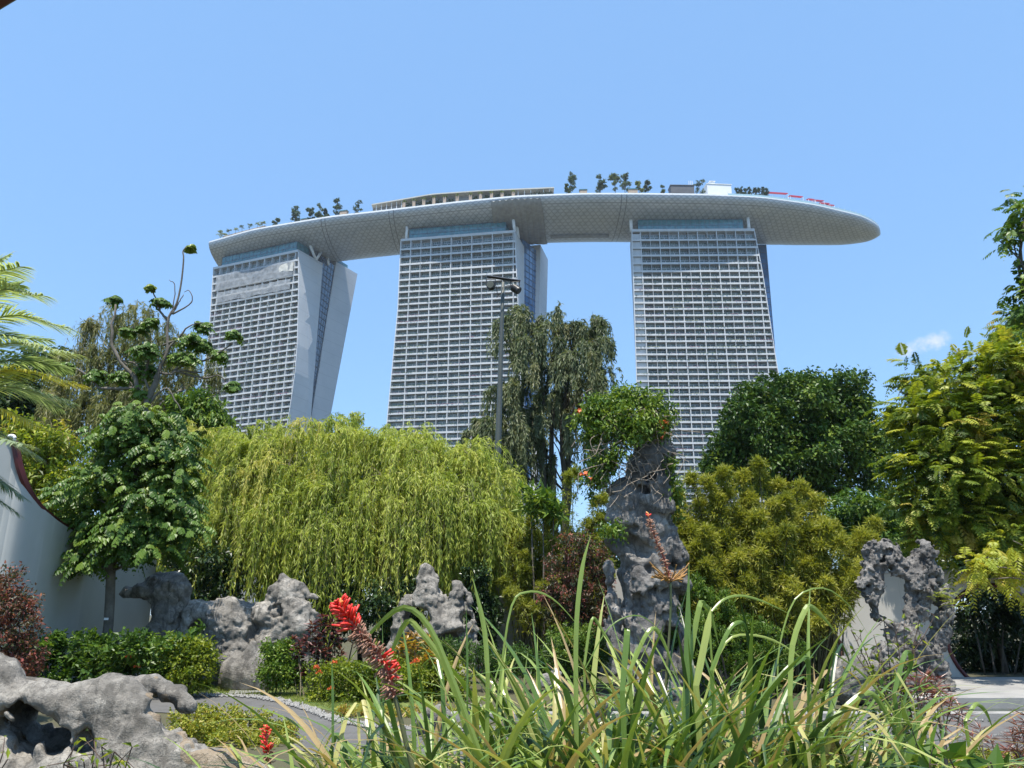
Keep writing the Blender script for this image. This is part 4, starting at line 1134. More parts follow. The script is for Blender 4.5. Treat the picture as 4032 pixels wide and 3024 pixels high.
prof = [(-420, 14.8, 1715), (-200, 15.2, 1722), (38, 16.0, 1738), (47, 16.05, 1770), (58, 16.1, 1830), (75, 16.2, 1885), (100, 16.4, 1940), (135, 16.7, 1990), (170, 17.0, 2022), (220, 17.6, 2060), (300, 18.8, 2105), (400, 20.4, 2140), (500, 21.8, 2175), (600, 23.2, 2205)]
pc_ = np.array(prof, float); pc_ = np.concatenate([pc_[:3], curve(pc_[3:], 60)])
st = [(at(px, py, D)[:2], at(px, py, D)[2]) for px, D, py in pc_]
root = thing('garden_wall', 'tall pale wall on the left whose top sweeps down in a maroon-edged curve', 'wall', (*st[3][0], 0))
mb = MB(); tp = wall_panel(mb, st); mb.build('wall_face', M['wallL'], root, (*st[3][0], 0))
mb = MB()
for a, b in zip(tp[2:-1], tp[3:]):
    o = np.array([.03, -.05, .0]); q = np.array([.06, .10, 0]); u = np.array([.0, 0, .04]); w_ = np.array([.05, 0, .0])
    mb.hexa([a + o, b + o, b + q, a + q, a + o + u + w_, b + o + u + w_, b + q + u + w_, a + q + u + w_])
mb.build('coping', M['maroon'], root, (*st[3][0], 0))
mb = MB(); c_ = tp[2]; th_ = np.linspace(0, 1.6 * pi, 16); mb.tube([c_ + np.array([.07 - .10 * cos(a) * (1 - a / 9), -.06, .03 + .10 * sin(a) * (1 - a / 9)]) for a in th_], .035, 7)
mb.build('scroll_end', M['white'], root, (*st[3][0], 0), smooth=True)
# right wall with the round gate and a small round opening
YW = 20.0
def wx(px): return (px - 2016) / FPX * (YW * CT - .3 * ST)
def wz(py): v = (1512 - py) / FPX; return EYE + YW * (ST + v * CT) / (CT - v * ST)
def hole_panel(mb, x0, x1, z1, cx, cz, r, y0=YW, thick=.28, n=72):
    rim = []
    for k in range(n + 1):
        a = 2 * pi * k / n
        ci = np.array([cx + r * cos(a), max(cz + r * sin(a), 0)])
        dx, dz = cos(a), sin(a); ts = []
        if dx > 1e-6: ts.append((x1 - cx) / dx)
        if dx < -1e-6: ts.append((x0 - cx) / dx)
        if dz > 1e-6: ts.append((z1 - cz) / dz)
        if dz < -1e-6: ts.append((0 - cz) / dz)
        t = min(ts); oo = np.array([cx + dx * t, max(cz + dz * t, 0)])
        rim.append((ci, oo))
    I = np.array([(c[0], y0, c[1]) for c, o in rim]); O = np.array([(o[0], y0, o[1]) for c, o in rim]); T_ = np.array([0, thick, 0])
    i = np.arange(n); m_ = n + 1
    V = np.concatenate([I, O, I + T_, O + T_])
    # corners
    mb.add(V, [np.stack([i, i + m_, i + 1 + m_, i + 1], 1), np.stack([i + 2 * m_, i + 1 + 2 * m_, i + 1 + 3 * m_, i + 3 * m_], 1), np.stack([i, i + 1, i + 1 + 2 * m_, i + 2 * m_], 1), np.stack([i + m_, i + 3 * m_, i + 1 + 3 * m_, i + 1 + m_], 1)])
    return I
HT = wz(2258)
gx, gz, gr = wx(3925), wz(2515), 205 * mpp(3925, 2515, YW)
sx_, sz_, sr_ = wx(3222), wz(2562), 84 * mpp(3222, 2555, YW)
root = thing('moon_gate_wall', 'white plaster wall on the right pierced by a large round gate and a small round opening', 'wall', (gx, YW, 0))
mb = MB(); xm = (sx_ + gx) / 2
hole_panel(mb, xm, gx + 5.5, HT, gx, gz, gr); hole_panel(mb, wx(2700), xm, HT, sx_, sz_, sr_)
mb.build('wall_face', M['wallR'], root, (gx, YW, 0))
mb = MB(); mb.box((wx(2700), YW - .05, HT + .004), (gx + 5.5, YW + .33, HT + .07)); mb.build('coping', mottled('grey_coping', (.30, .31, .31), (.42, .43, .42), 2, .8), root, (gx, YW, 0))
for cx, cz, r, mt in ((gx, gz, gr, M['maroon']), (sx_, sz_, sr_, mottled('brick_rim', (.14, .07, .05), (.22, .12, .09), 6, .8))):
    a = np.linspace(-pi * .5, pi * 1.5, 90); pts = np.array([(cx + r * cos(t), YW - .0, cz + r * sin(t)) for t in a]); pts = pts[pts[:, 2] > .01]
    k = int(np.argmax(np.linalg.norm(np.diff(pts, axis=0), axis=1))) + 1
    pts = np.r_[pts[k:], pts[:k]] if np.linalg.norm(pts[k % len(pts)] - pts[k - 1]) > .3 else pts
    mb = MB(); mb.tube(pts, .05, 8); mb.build('gate_rim', mt, root, (gx, YW, 0), smooth=True)
# back wall glimpsed between the lamp pole and the dark red shrub
root = thing('garden_wall', 'sunlit white wall glimpsed behind the foot of the lamp post', 'wall', (wx(2100), 24.5, 0))
mb = MB(); wall_panel(mb, [(at(x, 2300, 24.5)[:2], at(x, y, 24.5)[2]) for x, y in ((1955, 2225), (2030, 2230), (2120, 2235), (2350, 2240), (2700, 2240))]); mb.build('wall_face', M['wallR'], root, (wx(2100), 24.5, 0))
mb = MB(); q = on_ground(3000, 2700)

# ---- eave of the pavilion the photo was taken from
root = thing('pavilion_eave', 'dark maroon roof corner of a pavilion overhead at the top left', 'roof', at(-300, -150, 2.4))
e0 = at(0, 33, 2.4); e1 = at(60, -3, 2.4); dd = (e1 - e0) / np.linalg.norm(e1 - e0); up_ = np.array([-dd[2], 0, dd[0]])
a = e0 - dd * .6; b = e1 + dd * .25; y = np.array([0, -.35, 0.0])
mb = MB(); h_ = up_ * .09
mb.hexa([a + y, b + y, b, a, a + y + h_, b + y + h_, b + h_, a + h_]); mb.build('fascia_board', M['maroon'], root, e0)
mb = MB(); mb.hexa([a + y + h_ * 1.02, b + y + h_ * 1.02, b + h_ * 1.02 + [0, .08, 0], a + h_ * 1.02 + [0, .08, 0], a + y + h_ * 1.6, b + y + h_ * 1.6, b + h_ * 1.5 + [0, .08, 0], a + h_ * 1.5 + [0, .08, 0]])
mb.build('roof_tiles', mottled('roof_tile', (.12, .10, .09), (.2, .17, .15), 5, .7), root, e0)

# ---- lamp post with two stage spotlights
pb = at(1935, 2610, 25.6); pb[2] = 0; ptop = at(1981, 1112, 25.6)
M['post'] = mottled('grey_green_paint', (.055, .065, .06), (.085, .095, .085), 2, .5)
M['black'] = mottled('black_metal', (.012, .012, .014), (.03, .03, .033), 4, .45)
root = thing('lamp_post', 'tall grey-green post carrying a crossbar with two black spotlights', 'lamp post', pb)
mb = MB(); mb.tube([pb + (ptop - pb) * t for t in np.linspace(0, 1, 12)], np.linspace(.155, .062, 12), 14); mb.build('pole', M['post'], root, pb, smooth=True)
mb = MB(); ca_, cb_ = at(1917, 1088, 25.2), at(2048, 1107, 25.5); mb.tube([ca_, cb_], .06, 4); mb.build('crossbar', M['black'], root, pb)
def spot(c, aim, r, ln, face):
    aim = nrm(np.array(aim, float)[None])[0]; mb = MB()
    t = np.linspace(0, 1, 9); prof_ = np.array([.35, .75, .95, 1, 1, 1.0, 1.04, 1.08, 1.08])
    mb.tube([c + aim * ln * (x - .5) for x in t], prof_ * r, 20, cap=True)
    for k in range(5):
        p = c + aim * ln * (-.22 + .1 * k); mb.tube([p, p + aim * .025], r * 1.12, 18)
    h = mb.build('spotlight', M['black'], root, pb)
    mb = MB(); p = c + aim * ln * .5; mb.tube([p + aim * .004, p + aim * .02], r * .93, 20); mb.build('lens', face, h, pb)
    mb = MB()
    for g in (-1, 1):
        s_ = np.array([r * 1.15 * g, 0, 0]); mb.tube([c + s_, c + s_ + [0, 0, r * 1.9]], .018, 5)
    mb.tube([c + [-r * 1.15, 0, r * 1.9], c + [r * 1.15, 0, r * 1.9]], .018, 5); mb.build('yoke', M['black'], h, pb)
spot(at(1933, 1126, 25.0), (-.12, -1, -.10), .135, .34, mottled('lens_grey', (.10, .10, .075), (.16, .16, .12), 12, .35))
spot(at(2028, 1136, 25.4), (.75, -.25, -.62), .135, .36, M['black'])
mb = MB()
for pp in ([(1953, 1125), (1958, 1150), (1962, 1165), (1956, 1172), (1958, 1160)], [(1990, 1122), (2010, 1124), (2020, 1119)], [(1962, 1160), (1975, 1152), (1980, 1130)]):
    mb.tube(curve([at(x, y, 25.35) for x, y in pp], 12), .012, 5)
mb.build('cable', M['black'], root, pb)
# ------------------------------------------------------------------ limestone garden rocks
def rock_mat(name, c0, c1, c2, sc=1.0, warm=None):
    m, t, b = new_mat(name)
    f = noise(t, 1.6 * sc, 8, .62); g = noise(t, 7 * sc, 8, .7); st_ = noise(t, 2.2 * sc, 6, .65, vec=stretch(t, (2.4, 2.4, .5)), dist=.6)
    base = ramp(t, f, [(.30, c0), (.5, c1), (.70, c2)])
    base = mixc(t, mathn(t, 'MULTIPLY', mathn(t, 'GREATER_THAN', st_, .54), .42), base, tuple(x * .62 for x in c0))
    base = mixc(t, .7, base, ramp(t, g, [(.25, (.32, .32, .32)), (.5, (.85, .85, .85)), (.75, (1.3, 1.3, 1.3))]), 'MULTIPLY')
    vo = t.nodes.new('ShaderNodeTexVoronoi'); vo.feature = 'DISTANCE_TO_EDGE'; vo.inputs['Scale'].default_value = 3.3 * sc
    cc = t.nodes.new('ShaderNodeTexCoord'); wv = mixc(t, .18, cc.outputs['Object'], None or (0, 0, 0)) if False else cc.outputs['Object']
    nn = t.nodes.new('ShaderNodeTexNoise'); nn.inputs['Scale'].default_value = 2.5 * sc; nn.inputs['Detail'].default_value = 5; t.links.new(wv, nn.inputs['Vector'])
    va = t.nodes.new('ShaderNodeVectorMath'); va.operation = 'MULTIPLY_ADD'; t.links.new(nn.outputs['Color'], va.inputs[0]); va.inputs[1].default_value = (.9, .9, .9); t.links.new(wv, va.inputs[2])
    t.links.new(va.outputs[0], vo.inputs['Vector'])
    crack = mathn(t, 'LESS_THAN', vo.outputs['Distance'], .012)
    base = mixc(t, mathn(t, 'MULTIPLY', mathn(t, 'MULTIPLY', crack, mathn(t, 'GREATER_THAN', f, .47)), .55), base, (.05, .045, .04))
    if warm: base = mixc(t, mathn(t, 'MULTIPLY', mathn(t, 'GREATER_THAN', noise(t, .9, 4, .6), .56), .45), base, warm)
    t.links.new(base, b.inputs['Base Color']); b.inputs['Roughness'].default_value = .88
    h = mathn(t, 'ADD', mathn(t, 'MULTIPLY', g, .6), mathn(t, 'ADD', mathn(t, 'MULTIPLY', noise(t, 28 * sc, 6, .7), .35), mathn(t, 'MULTIPLY', crack, -.15)))
    bump(t, b, h, .9, .06 / sc); return m
M['rock'] = rock_mat('limestone', (.09, .083, .072), (.27, .25, .22), (.50, .465, .41))
M['rock_grey'] = rock_mat('grey_limestone', (.075, .070, .066), (.19, .178, .165), (.40, .375, .34))
M['rock_near'] = rock_mat('near_limestone', (.10, .09, .075), (.27, .248, .215), (.47, .44, .385), 2.2, (.30, .19, .08))
def rock(label, adds, cuts=(), h=.036, mat='rock', smooth=True, name='scholar_rock', **kw):
    kw.setdefault('rough', .75)
    V, Q = sdf_mesh([cone_px(*a) for a in adds], [cone_px(*c) for c in cuts], h, **kw)
    mb = MB(); mb.add(V, [Q]); c = V.mean(0); c[2] = 0
    return tag(mb.build(name, M[mat], None, c, smooth=smooth), label, 'rock')
rock('large pale eroded rock with dark holes filling the bottom left corner',
     [(-260, 2690, 4.75, 120, 0, 2690, 4.7, 95), (-40, 2640, 4.8, 70, 15, 2635, 4.8, 50), (0, 2750, 4.65, 85, 200, 2785, 4.6, 95), (200, 2785, 4.6, 95, 440, 2795, 4.6, 112), (440, 2795, 4.6, 112, 590, 2880, 4.55, 100),
      (590, 2880, 4.55, 100, 720, 2990, 4.5, 92), (720, 2990, 4.5, 92, 920, 3080, 4.5, 78), (920, 3080, 4.5, 78, 1130, 3100, 4.5, 60), (-200, 3250, 4.65, 270, 800, 3330, 4.5, 240), (-200, 3700, 4.7, 330, 900, 3800, 4.5, 260),
      (350, 2980, 4.62, 190, 620, 3060, 4.55, 180), (250, 3150, 4.6, 200, 600, 3200, 4.5, 200), (440, 2710, 4.9, 52, 590, 2715, 4.95, 56), (590, 2725, 4.95, 56, 700, 2760, 4.92, 42), (700, 2760, 4.92, 40, 765, 2790, 4.9, 22), (412, 2668, 4.9, 22, 445, 2658, 4.9, 20), (-250, 2950, 4.75, 190, 60, 3060, 4.6, 120),
      (-200, 2800, 4.95, 150, 420, 2860, 4.9, 150), (-200, 2960, 5.0, 180, 450, 3000, 4.95, 180)],
     [(25, 2790, 4.0, 22, 70, 2800, 4.8, 26), (85, 2815, 4.0, 40, 110, 2835, 5.0, 44), (130, 2860, 4.0, 48, 180, 2880, 5.05, 54), (215, 2912, 4.0, 38, 240, 2905, 5.0, 40), (300, 2935, 4.1, 26, 330, 2915, 4.6, 24), (635, 2800, 4.2, 26, 600, 2772, 4.95, 30), (690, 2845, 4.2, 30, 650, 2810, 4.95, 30), (585, 2728, 4.3, 7, 585, 2728, 4.85, 8)],
     h=.0145, mat='rock_near', blend=.07, noise_amp=.035, noise_size=.36, ridge=.05, cutblend=.04, rough=.6, strata=.012, strata_size=.3)
rock('tall weathered rock pillar draped with vines in the centre right of the garden',
     [(2560, 1690, 17, 78, 2570, 1830, 17, 88), (2570, 1830, 17, 88, 2530, 1960, 17, 105), (2450, 1930, 16.8, 60, 2470, 2030, 16.7, 66), (2420, 1985, 16.7, 40, 2440, 2060, 16.6, 34), (2530, 1960, 17, 105, 2545, 2090, 17, 104), (2545, 2090, 17, 108, 2545, 2230, 17, 112), (2545, 2230, 17, 112, 2560, 2400, 17, 122), (2560, 2400, 17, 122, 2570, 2760, 17, 135),
      (2402, 2150, 16.8, 26, 2430, 2205, 16.7, 20), (2400, 2245, 16.7, 30, 2422, 2400, 16.7, 42), (2640, 2090, 16.8, 40, 2682, 2310, 16.9, 38), (2420, 2420, 16.7, 40, 2440, 2640, 16.7, 40), (2520, 2300, 16.35, 46, 2650, 2300, 16.4, 48), (2655, 1823, 17, 21, 2600, 1800, 17, 16), (2660, 2440, 16.8, 40, 2690, 2600, 16.7, 45), (2480, 2290, 16.3, 22, 2560, 2220, 16.2, 22), (2620, 1930, 16.7, 40, 2600, 2060, 16.6, 40), (2610, 1740, 16.8, 40, 2620, 1850, 16.8, 36)],
     [(2490, 2130, 15.6, 34, 2490, 2140, 16.6, 28), (2480, 2220, 15.6, 44, 2530, 2180, 16.5, 34), (2600, 2180, 15.6, 26, 2560, 2260, 16.4, 18), (2640, 2475, 15.6, 30, 2640, 2500, 16.8, 28), (2450, 2375, 15.6, 24, 2620, 2375, 16.2, 22), (2540, 1900, 15.6, 26, 2550, 1930, 16.6, 20), (2440, 2095, 15.6, 18, 2500, 2090, 16.5, 18), (2560, 1860, 15.6, 22, 2570, 1880, 16.6, 22), (2530, 2060, 15.5, 14, 2570, 1980, 16.4, 12)],
     h=.027, mat='rock_grey', blend=.09, noise_amp=.11, noise_size=.6, ridge=.12, pit=.04, pit_size=.22, rough=.6, strata=.10, strata_size=.62, stretch_=(1, 1, .7))
rock('deeply pitted grey rock with a round see-through hole on the right',
     [(3440, 2165, 16.5, 48, 3425, 2290, 16.5, 50), (3490, 2170, 16.5, 46, 3520, 2210, 16.5, 40), (3425, 2300, 16.5, 46, 3450, 2400, 16.5, 34), (3450, 2400, 16.5, 34, 3500, 2480, 16.5, 40), (3640, 2165, 16.5, 50, 3620, 2300, 16.4, 62), (3620, 2300, 16.4, 60, 3605, 2440, 16.4, 52),
      (3500, 2215, 16.5, 44, 3610, 2270, 16.5, 48), (3685, 2250, 16.5, 32, 3735, 2420, 16.5, 34), (3735, 2420, 16.5, 34, 3690, 2530, 16.5, 42), (3490, 2560, 16.4, 60, 3560, 2620, 16.4, 84), (3540, 2500, 16.4, 60, 3640, 2600, 16.4, 84), (3520, 2640, 16.4, 95, 3640, 2720, 16.4, 85), (3700, 2630, 16.4, 48, 3762, 2745, 16.2, 24), (3560, 2780, 16.4, 90, 3700, 2800, 16.4, 50)],
     [(3502, 2372, 15.2, 40, 3505, 2372, 17.8, 42), (3505, 2400, 15.2, 34, 3505, 2400, 17.8, 36), (3470, 2250, 15.4, 20, 3480, 2250, 16.3, 16), (3580, 2350, 15.4, 22, 3580, 2350, 16.2, 16), (3660, 2370, 15.4, 20, 3665, 2370, 16.0, 16), (3540, 2160, 15.4, 18, 3548, 2140, 16.9, 22), (3600, 2640, 15.2, 26, 3600, 2630, 16.0, 20)],
     h=.022, mat='rock_grey', blend=.09, noise_amp=.10, noise_size=.34, rough=.7, ridge=.06, pit=.16, pit_size=.16, cutblend=.05)
rock('smooth low brownish boulder at the left foot of the holed rock', [(3330, 2650, 15.8, 62, 3400, 2640, 15.9, 62), (3330, 2720, 15.8, 60, 3420, 2720, 15.9, 60)], h=.035, mat='rock', noise_amp=.06, noise_size=.5, name='boulder')
LR = dict(h=.03, noise_amp=.09, noise_size=.62, ridge=.12, pit=.03, rough=.55, strata=.04, strata_size=.7)
rock('mushroom-shaped overhanging pale rock left of the middle boulders',
     [(490, 2335, 20, 24, 600, 2320, 20, 44), (600, 2310, 20, 50, 690, 2330, 20, 66), (670, 2350, 20, 72, 650, 2460, 20, 74), (650, 2460, 20, 74, 690, 2640, 20, 80), (725, 2320, 20, 22, 740, 2420, 20, 30), (590, 2285, 20, 22, 690, 2272, 20, 28)],
     [(540, 2420, 19, 34, 575, 2450, 21, 36)], **LR)
rock('broad pale rock with a scooped hollow between the mushroom rock and the dark-topped rock',
     [(770, 2400, 20, 44, 900, 2400, 20, 48), (800, 2430, 20, 72, 900, 2440, 20, 80), (770, 2490, 20, 72, 800, 2620, 20, 90), (900, 2480, 20, 98, 960, 2560, 20, 100), (900, 2620, 20, 110, 1020, 2650, 20, 96), (950, 2420, 20.2, 56, 1070, 2420, 20.2, 66)],
     [(772, 2470, 19, 30, 775, 2485, 19.85, 28), (1030, 2560, 19, 36, 1010, 2500, 19.8, 30)], **LR)
rock('craggy rock with a pointed beak under the willow fringe',
     [(1110, 2330, 20.1, 58, 1150, 2420, 20.1, 84), (1175, 2315, 20.1, 38, 1240, 2362, 20.0, 13), (1060, 2420, 20.1, 74, 1160, 2500, 20.0, 90), (1080, 2560, 20.1, 92, 1190, 2640, 20.1, 84), (1110, 2265, 20.1, 18, 1125, 2330, 20.1, 40), (1190, 2400, 20, 40, 1225, 2430, 20, 22)],
     [(1060, 2415, 19, 22, 1090, 2415, 19.8, 24)], **LR)
rock('smooth sunlit boulder with a small peak standing before the other left rocks',
     [(1000, 2540, 18.7, 18, 985, 2610, 18.7, 52), (930, 2640, 18.7, 62, 1000, 2650, 18.7, 62), (900, 2690, 18.7, 40, 1020, 2690, 18.7, 50), (935, 2575, 18.8, 16, 960, 2630, 18.8, 40), (1040, 2560, 18.8, 18, 1010, 2600, 18.8, 40)], h=.028, noise_amp=.05, noise_size=.6, ridge=.04, rough=.25, name='boulder')
rock('tall twisted pale rock with holes beside the lamp post, under the willow',
     [(1680, 2250, 20.6, 40, 1690, 2350, 20.6, 70), (1690, 2350, 20.6, 70, 1730, 2470, 20.5, 80), (1790, 2320, 20.5, 36, 1795, 2460, 20.4, 56), (1840, 2340, 20.5, 22, 1855, 2480, 20.4, 24), (1730, 2480, 20.5, 90, 1760, 2640, 20.5, 100), (1600, 2390, 20.8, 50, 1570, 2560, 20.8, 60), (1850, 2490, 20.4, 34, 1830, 2640, 20.4, 50)],
     [(1836, 2420, 19, 16, 1838, 2450, 22, 18), (1765, 2540, 19, 40, 1765, 2540, 20.4, 36), (1650, 2420, 19, 50, 1650, 2440, 20.8, 46), (1745, 2330, 19, 22, 1748, 2290, 21.5, 30)], **LR)
for lab, ad in (('grey rounded stone behind the strap leaves, right of the red flower spike', [(1660, 2840, 11.8, 36, 1740, 2815, 11.9, 44), (1640, 2890, 11.8, 30, 1760, 2880, 11.9, 40)]),
                ('pale low stone half hidden by strap leaves in the bottom centre', [(1830, 2800, 12.3, 30, 1880, 2790, 12.4, 38)]),
                ('small pale stone with a pointed top left of the tall rock foot', [(2160, 2665, 15.5, 20, 2200, 2655, 15.5, 16), (2140, 2690, 15.5, 24, 2190, 2700, 15.5, 26)]),
                ('low pale stone just left of the foot of the tall rock', [(2340, 2790, 12.6, 36, 2390, 2780, 12.6, 44)]),
                ('flat grey stone at the pond edge right of the tall rock foot', [(2860, 2830, 13.1, 30, 2960, 2830, 13.1, 34)]),
                ('small mottled stone at the pond edge left of the brownish boulder', [(3215, 2730, 15.2, 22, 3240, 2725, 15.2, 24)])):
    rock(lab, ad, h=.03, mat='rock', noise_amp=.06, noise_size=.35, ridge=.03, name='stone')
# ------------------------------------------------------------------ trees and shrubs
L_ = {}
L_['willow'] = leaf_mat('willow_leaf', [(.13, .18, .03), (.24, .31, .045), (.38, .44, .07), (.50, .53, .11), (.55, .50, .14)], .42)
L_['olive'] = leaf_mat('weeping_olive_leaf', [(.075, .105, .05), (.13, .165, .08), (.21, .235, .115), (.30, .29, .16)], .34)
L_['brown'] = leaf_mat('brown_green_leaf', [(.09, .11, .03), (.16, .18, .05), (.25, .245, .08), (.36, .31, .15)], .34)
L_['glossy'] = leaf_mat('glossy_dark_leaf', [(.03, .065, .015), (.05, .105, .02), (.09, .16, .028), (.17, .235, .035)], .22, .42, .22)
L_['mid'] = leaf_mat('mid_green_leaf', [(.035, .08, .014), (.07, .14, .02), (.13, .215, .03), (.22, .29, .04)], .3, .42, .32)
L_['yellow'] = leaf_mat('yellow_green_leaf', [(.05, .09, .012), (.12, .18, .02), (.25, .31, .03), (.42, .44, .05), (.38, .30, .06)], .4)
L_['bamboo'] = leaf_mat('bamboo_leaf', [(.075, .10, .015), (.17, .20, .028), (.33, .345, .055), (.50, .47, .11)], .40)
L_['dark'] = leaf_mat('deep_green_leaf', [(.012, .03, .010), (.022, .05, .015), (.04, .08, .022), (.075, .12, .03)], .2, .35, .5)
L_['red'] = leaf_mat('red_tinged_leaf', [(.03, .045, .02), (.06, .07, .03), (.14, .07, .05), (.28, .08, .07), (.33, .14, .07)], .3)
L_['lime'] = leaf_mat('lime_leaf', [(.07, .12, .012), (.16, .22, .02), (.27, .31, .03), (.35, .36, .05)], .38)
M['twig'] = mottled('thin_twig', (.16, .13, .08), (.28, .24, .16), 4, .85)
M['greybark'] = mottled('pale_grey_bark', (.20, .18, .15), (.36, .33, .29), 5, .9, .5, 25)
M['darkbark'] = mottled('dark_bark', (.045, .04, .03), (.10, .09, .07), 6, .95, .5, 25)
def gp(px, D): p = at(px, 2400, D); return np.array([p[0], D, 0.0])

def weeping(label, D, base_px, trunk_px, blobs, n, length, n_leaf, lL, lW, mat, tint, group=None, stems=1, tr=.16, bark='darkbark', twig=.006, spread=.35, tv=.14, name='weeping_willow', cat='tree', up_only=True):
    b = gp(base_px, D); root = thing(name, label, cat, b, group)
    tb = MB(); cr = MB()
    bl = [blob(x, y, D + dz, rx, ry, rd) for x, y, rx, ry, rd, dz in blobs]
    for s in range(stems):
        o = np.array([rng.normal(0, .35), rng.normal(0, .3), 0]) * (stems > 1)
        pts = [b + o] + [at(x + s * 38 * (stems > 1) - 19 * (stems > 1), y, D) + o * .5 for x, y in trunk_px]
        c = limb(tb, pts, tr, tr * .35, 8, 16)
    branches_to(tb, c, [q[0] for q in bl], tr * .3, .02)
    k = max(6, n // 11); w = np.array([r[0] * r[2] + r[0] * r[1] for _, r in bl]); id_ = rng.choice(len(bl), k, p=w / w.sum())
    C = np.array([q[0] for q in bl])[id_]; R = np.array([q[1] for q in bl])[id_]
    d = rdir(k)
    if up_only: d[:, 2] = np.where(rng.random(k) < .72, abs(d[:, 2]), d[:, 2])
    Pc = C + d * R * (rng.random((k, 1)) ** .3)
    oc = nrm(d * [1, 1, 0] + rng.normal(0, .5, (k, 3)) * [1, 1, 0])
    g = rng.integers(0, k, n); kl = rng.uniform(.45, 1.35, k); kt = rng.normal(0, tv, k); ksp = rng.uniform(.5, 1.7, k)
    P = Pc[g] + rng.normal(0, .13, (n, 3)) * (length / 2)
    out = nrm(oc[g] + rng.normal(0, .45, (n, 3)) * [1, 1, 0])
    strands(cr, P, out, rng.uniform(.7, 1.2, n) * length * kl[g], n_leaf, lL, lW, np.clip(tint + kt[g] + rng.normal(0, tv * .35, n), .02, .98), spread=(spread * ksp[g]), twig=twig, jitter=.2, curl=.8)
    # a few pale bare shoots
    for q in range(int(k * .22)):
        p = Pc[rng.integers(0, k)]; o_ = nrm(rng.normal(0, 1, (1, 3)) * [1, 1, .2])[0]
        for _ in range(3):
            e = o_ + rng.normal(0, .35, 3); cr.tube(curve([p, p + e * .3 * length * .5 + [0, 0, .12], p + e * .5 * length * .5 + [0, 0, -.25 * length * .5]], 7), np.linspace(.008, .003, 7), 4, 1)
    tb.build('trunk', M[bark], root, b, smooth=True)
    cr.build('crown', [L_[mat], M['twig']], root, b, tint=True)
    return root
# the big willows in the middle
WG = 'willows in the middle of the garden'
weeping('weeping willow at the left of the bright row, beside the dark green tree', 25.5, 860, [(850, 2200), (830, 1900), (850, 1760)],
        [(760, 1790, 110, 90, 1.2, 0), (850, 1770, 130, 90, 1.2, 0), (960, 1780, 150, 100, 1.4, -.3), (760, 1960, 110, 140, 1.1, .2), (900, 1950, 170, 150, 1.4, -.9), (1000, 1900, 120, 140, 1.2, -.6), (800, 2110, 130, 120, 1.0, -.4), (960, 2090, 140, 120, 1.3, -1.2)], 1500, 2.1, 56, .17, .030, 'willow', .45, WG)
weeping('weeping willow in the middle of the bright row, above the beaked rock', 25.0, 1300, [(1290, 2200), (1270, 1900), (1280, 1770)],
        [(1130, 1800, 150, 100, 1.4, 0), (1320, 1790, 170, 120, 1.5, -.3), (1480, 1800, 130, 110, 1.3, .2), (1200, 1950, 170, 150, 1.5, -1.0), (1400, 1950, 190, 160, 1.5, -1.1), (1130, 2100, 150, 120, 1.3, -1.2), (1300, 2120, 170, 130, 1.4, -1.4), (1480, 2100, 130, 130, 1.2, -1.0)], 2100, 2.1, 56, .17, .030, 'willow', .5, WG)
weeping('weeping willow at the right of the bright row, in front of the lamp post', 24.6, 1740, [(1740, 2200), (1720, 1950), (1700, 1800)],
        [(1610, 1810, 140, 110, 1.3, 0), (1760, 1820, 150, 110, 1.4, -.2), (1860, 1900, 130, 120, 1.2, -.1), (1950, 1930, 90, 80, 1.0, 0), (1640, 1960, 150, 150, 1.4, -.9), (1790, 2040, 150, 140, 1.4, -.9), (1620, 2120, 130, 120, 1.2, -1.0), (1930, 2060, 110, 130, 1.1, -.3), (1990, 2130, 70, 140, .9, -.2), (1860, 2160, 130, 110, 1.2, -.6)], 1950, 2.05, 56, .17, .030, 'willow', .5, WG)
# loose shoots standing up against the sky
weeping('thin open willow shoots rising above the bright willows between left and middle towers', 27, 1430, [(1400, 2000), (1390, 1780), (1370, 1700)],
        [(1385, 1660, 60, 35, .5, 0), (1330, 1690, 50, 40, .5, 0), (1460, 1680, 60, 40, .6, 0), (1300, 1740, 80, 40, .6, 0), (1520, 1730, 70, 50, .6, 0)], 130, 1.1, 42, .16, .028, 'willow', .42, WG, tr=.09)
weeping('tall olive-grey weeping tree with several stems behind the lamp post', 38, 2170, [(2160, 1980), (2150, 1700), (2180, 1450), (2220, 1300)],
        [(2060, 1280, 80, 70, 1.1, 0), (2090, 1390, 130, 110, 1.7, 0), (2240, 1290, 110, 90, 1.4, 0), (2300, 1340, 100, 110, 1.3, .4), (2250, 1450, 150, 120, 1.9, -.4), (2370, 1380, 40, 90, .8, 0), (2360, 1500, 50, 90, .9, 0), (2130, 1540, 150, 120, 1.9, -.4), (1990, 1590, 110, 100, 1.4, -.2), (2280, 1620, 120, 120, 1.6, 0),
         (1900, 1690, 80, 80, 1.0, 0), (1850, 1740, 50, 60, .7, 0), (2010, 1720, 120, 90, 1.5, -.3), (2150, 1700, 110, 110, 1.5, .4), (1880, 1800, 60, 60, .9, 0), (2010, 1840, 110, 80, 1.4, 0), (2290, 1780, 70, 120, 1.0, 0), (2185, 1215, 24, 20, .4, 0), (2170, 1850, 40, 60, .6, .5)], 2000, 1.55, 46, .26, .055, 'olive', .42, None, stems=4, tr=.17, bark='darkbark', spread=.28, tv=.16, name='weeping_tree')
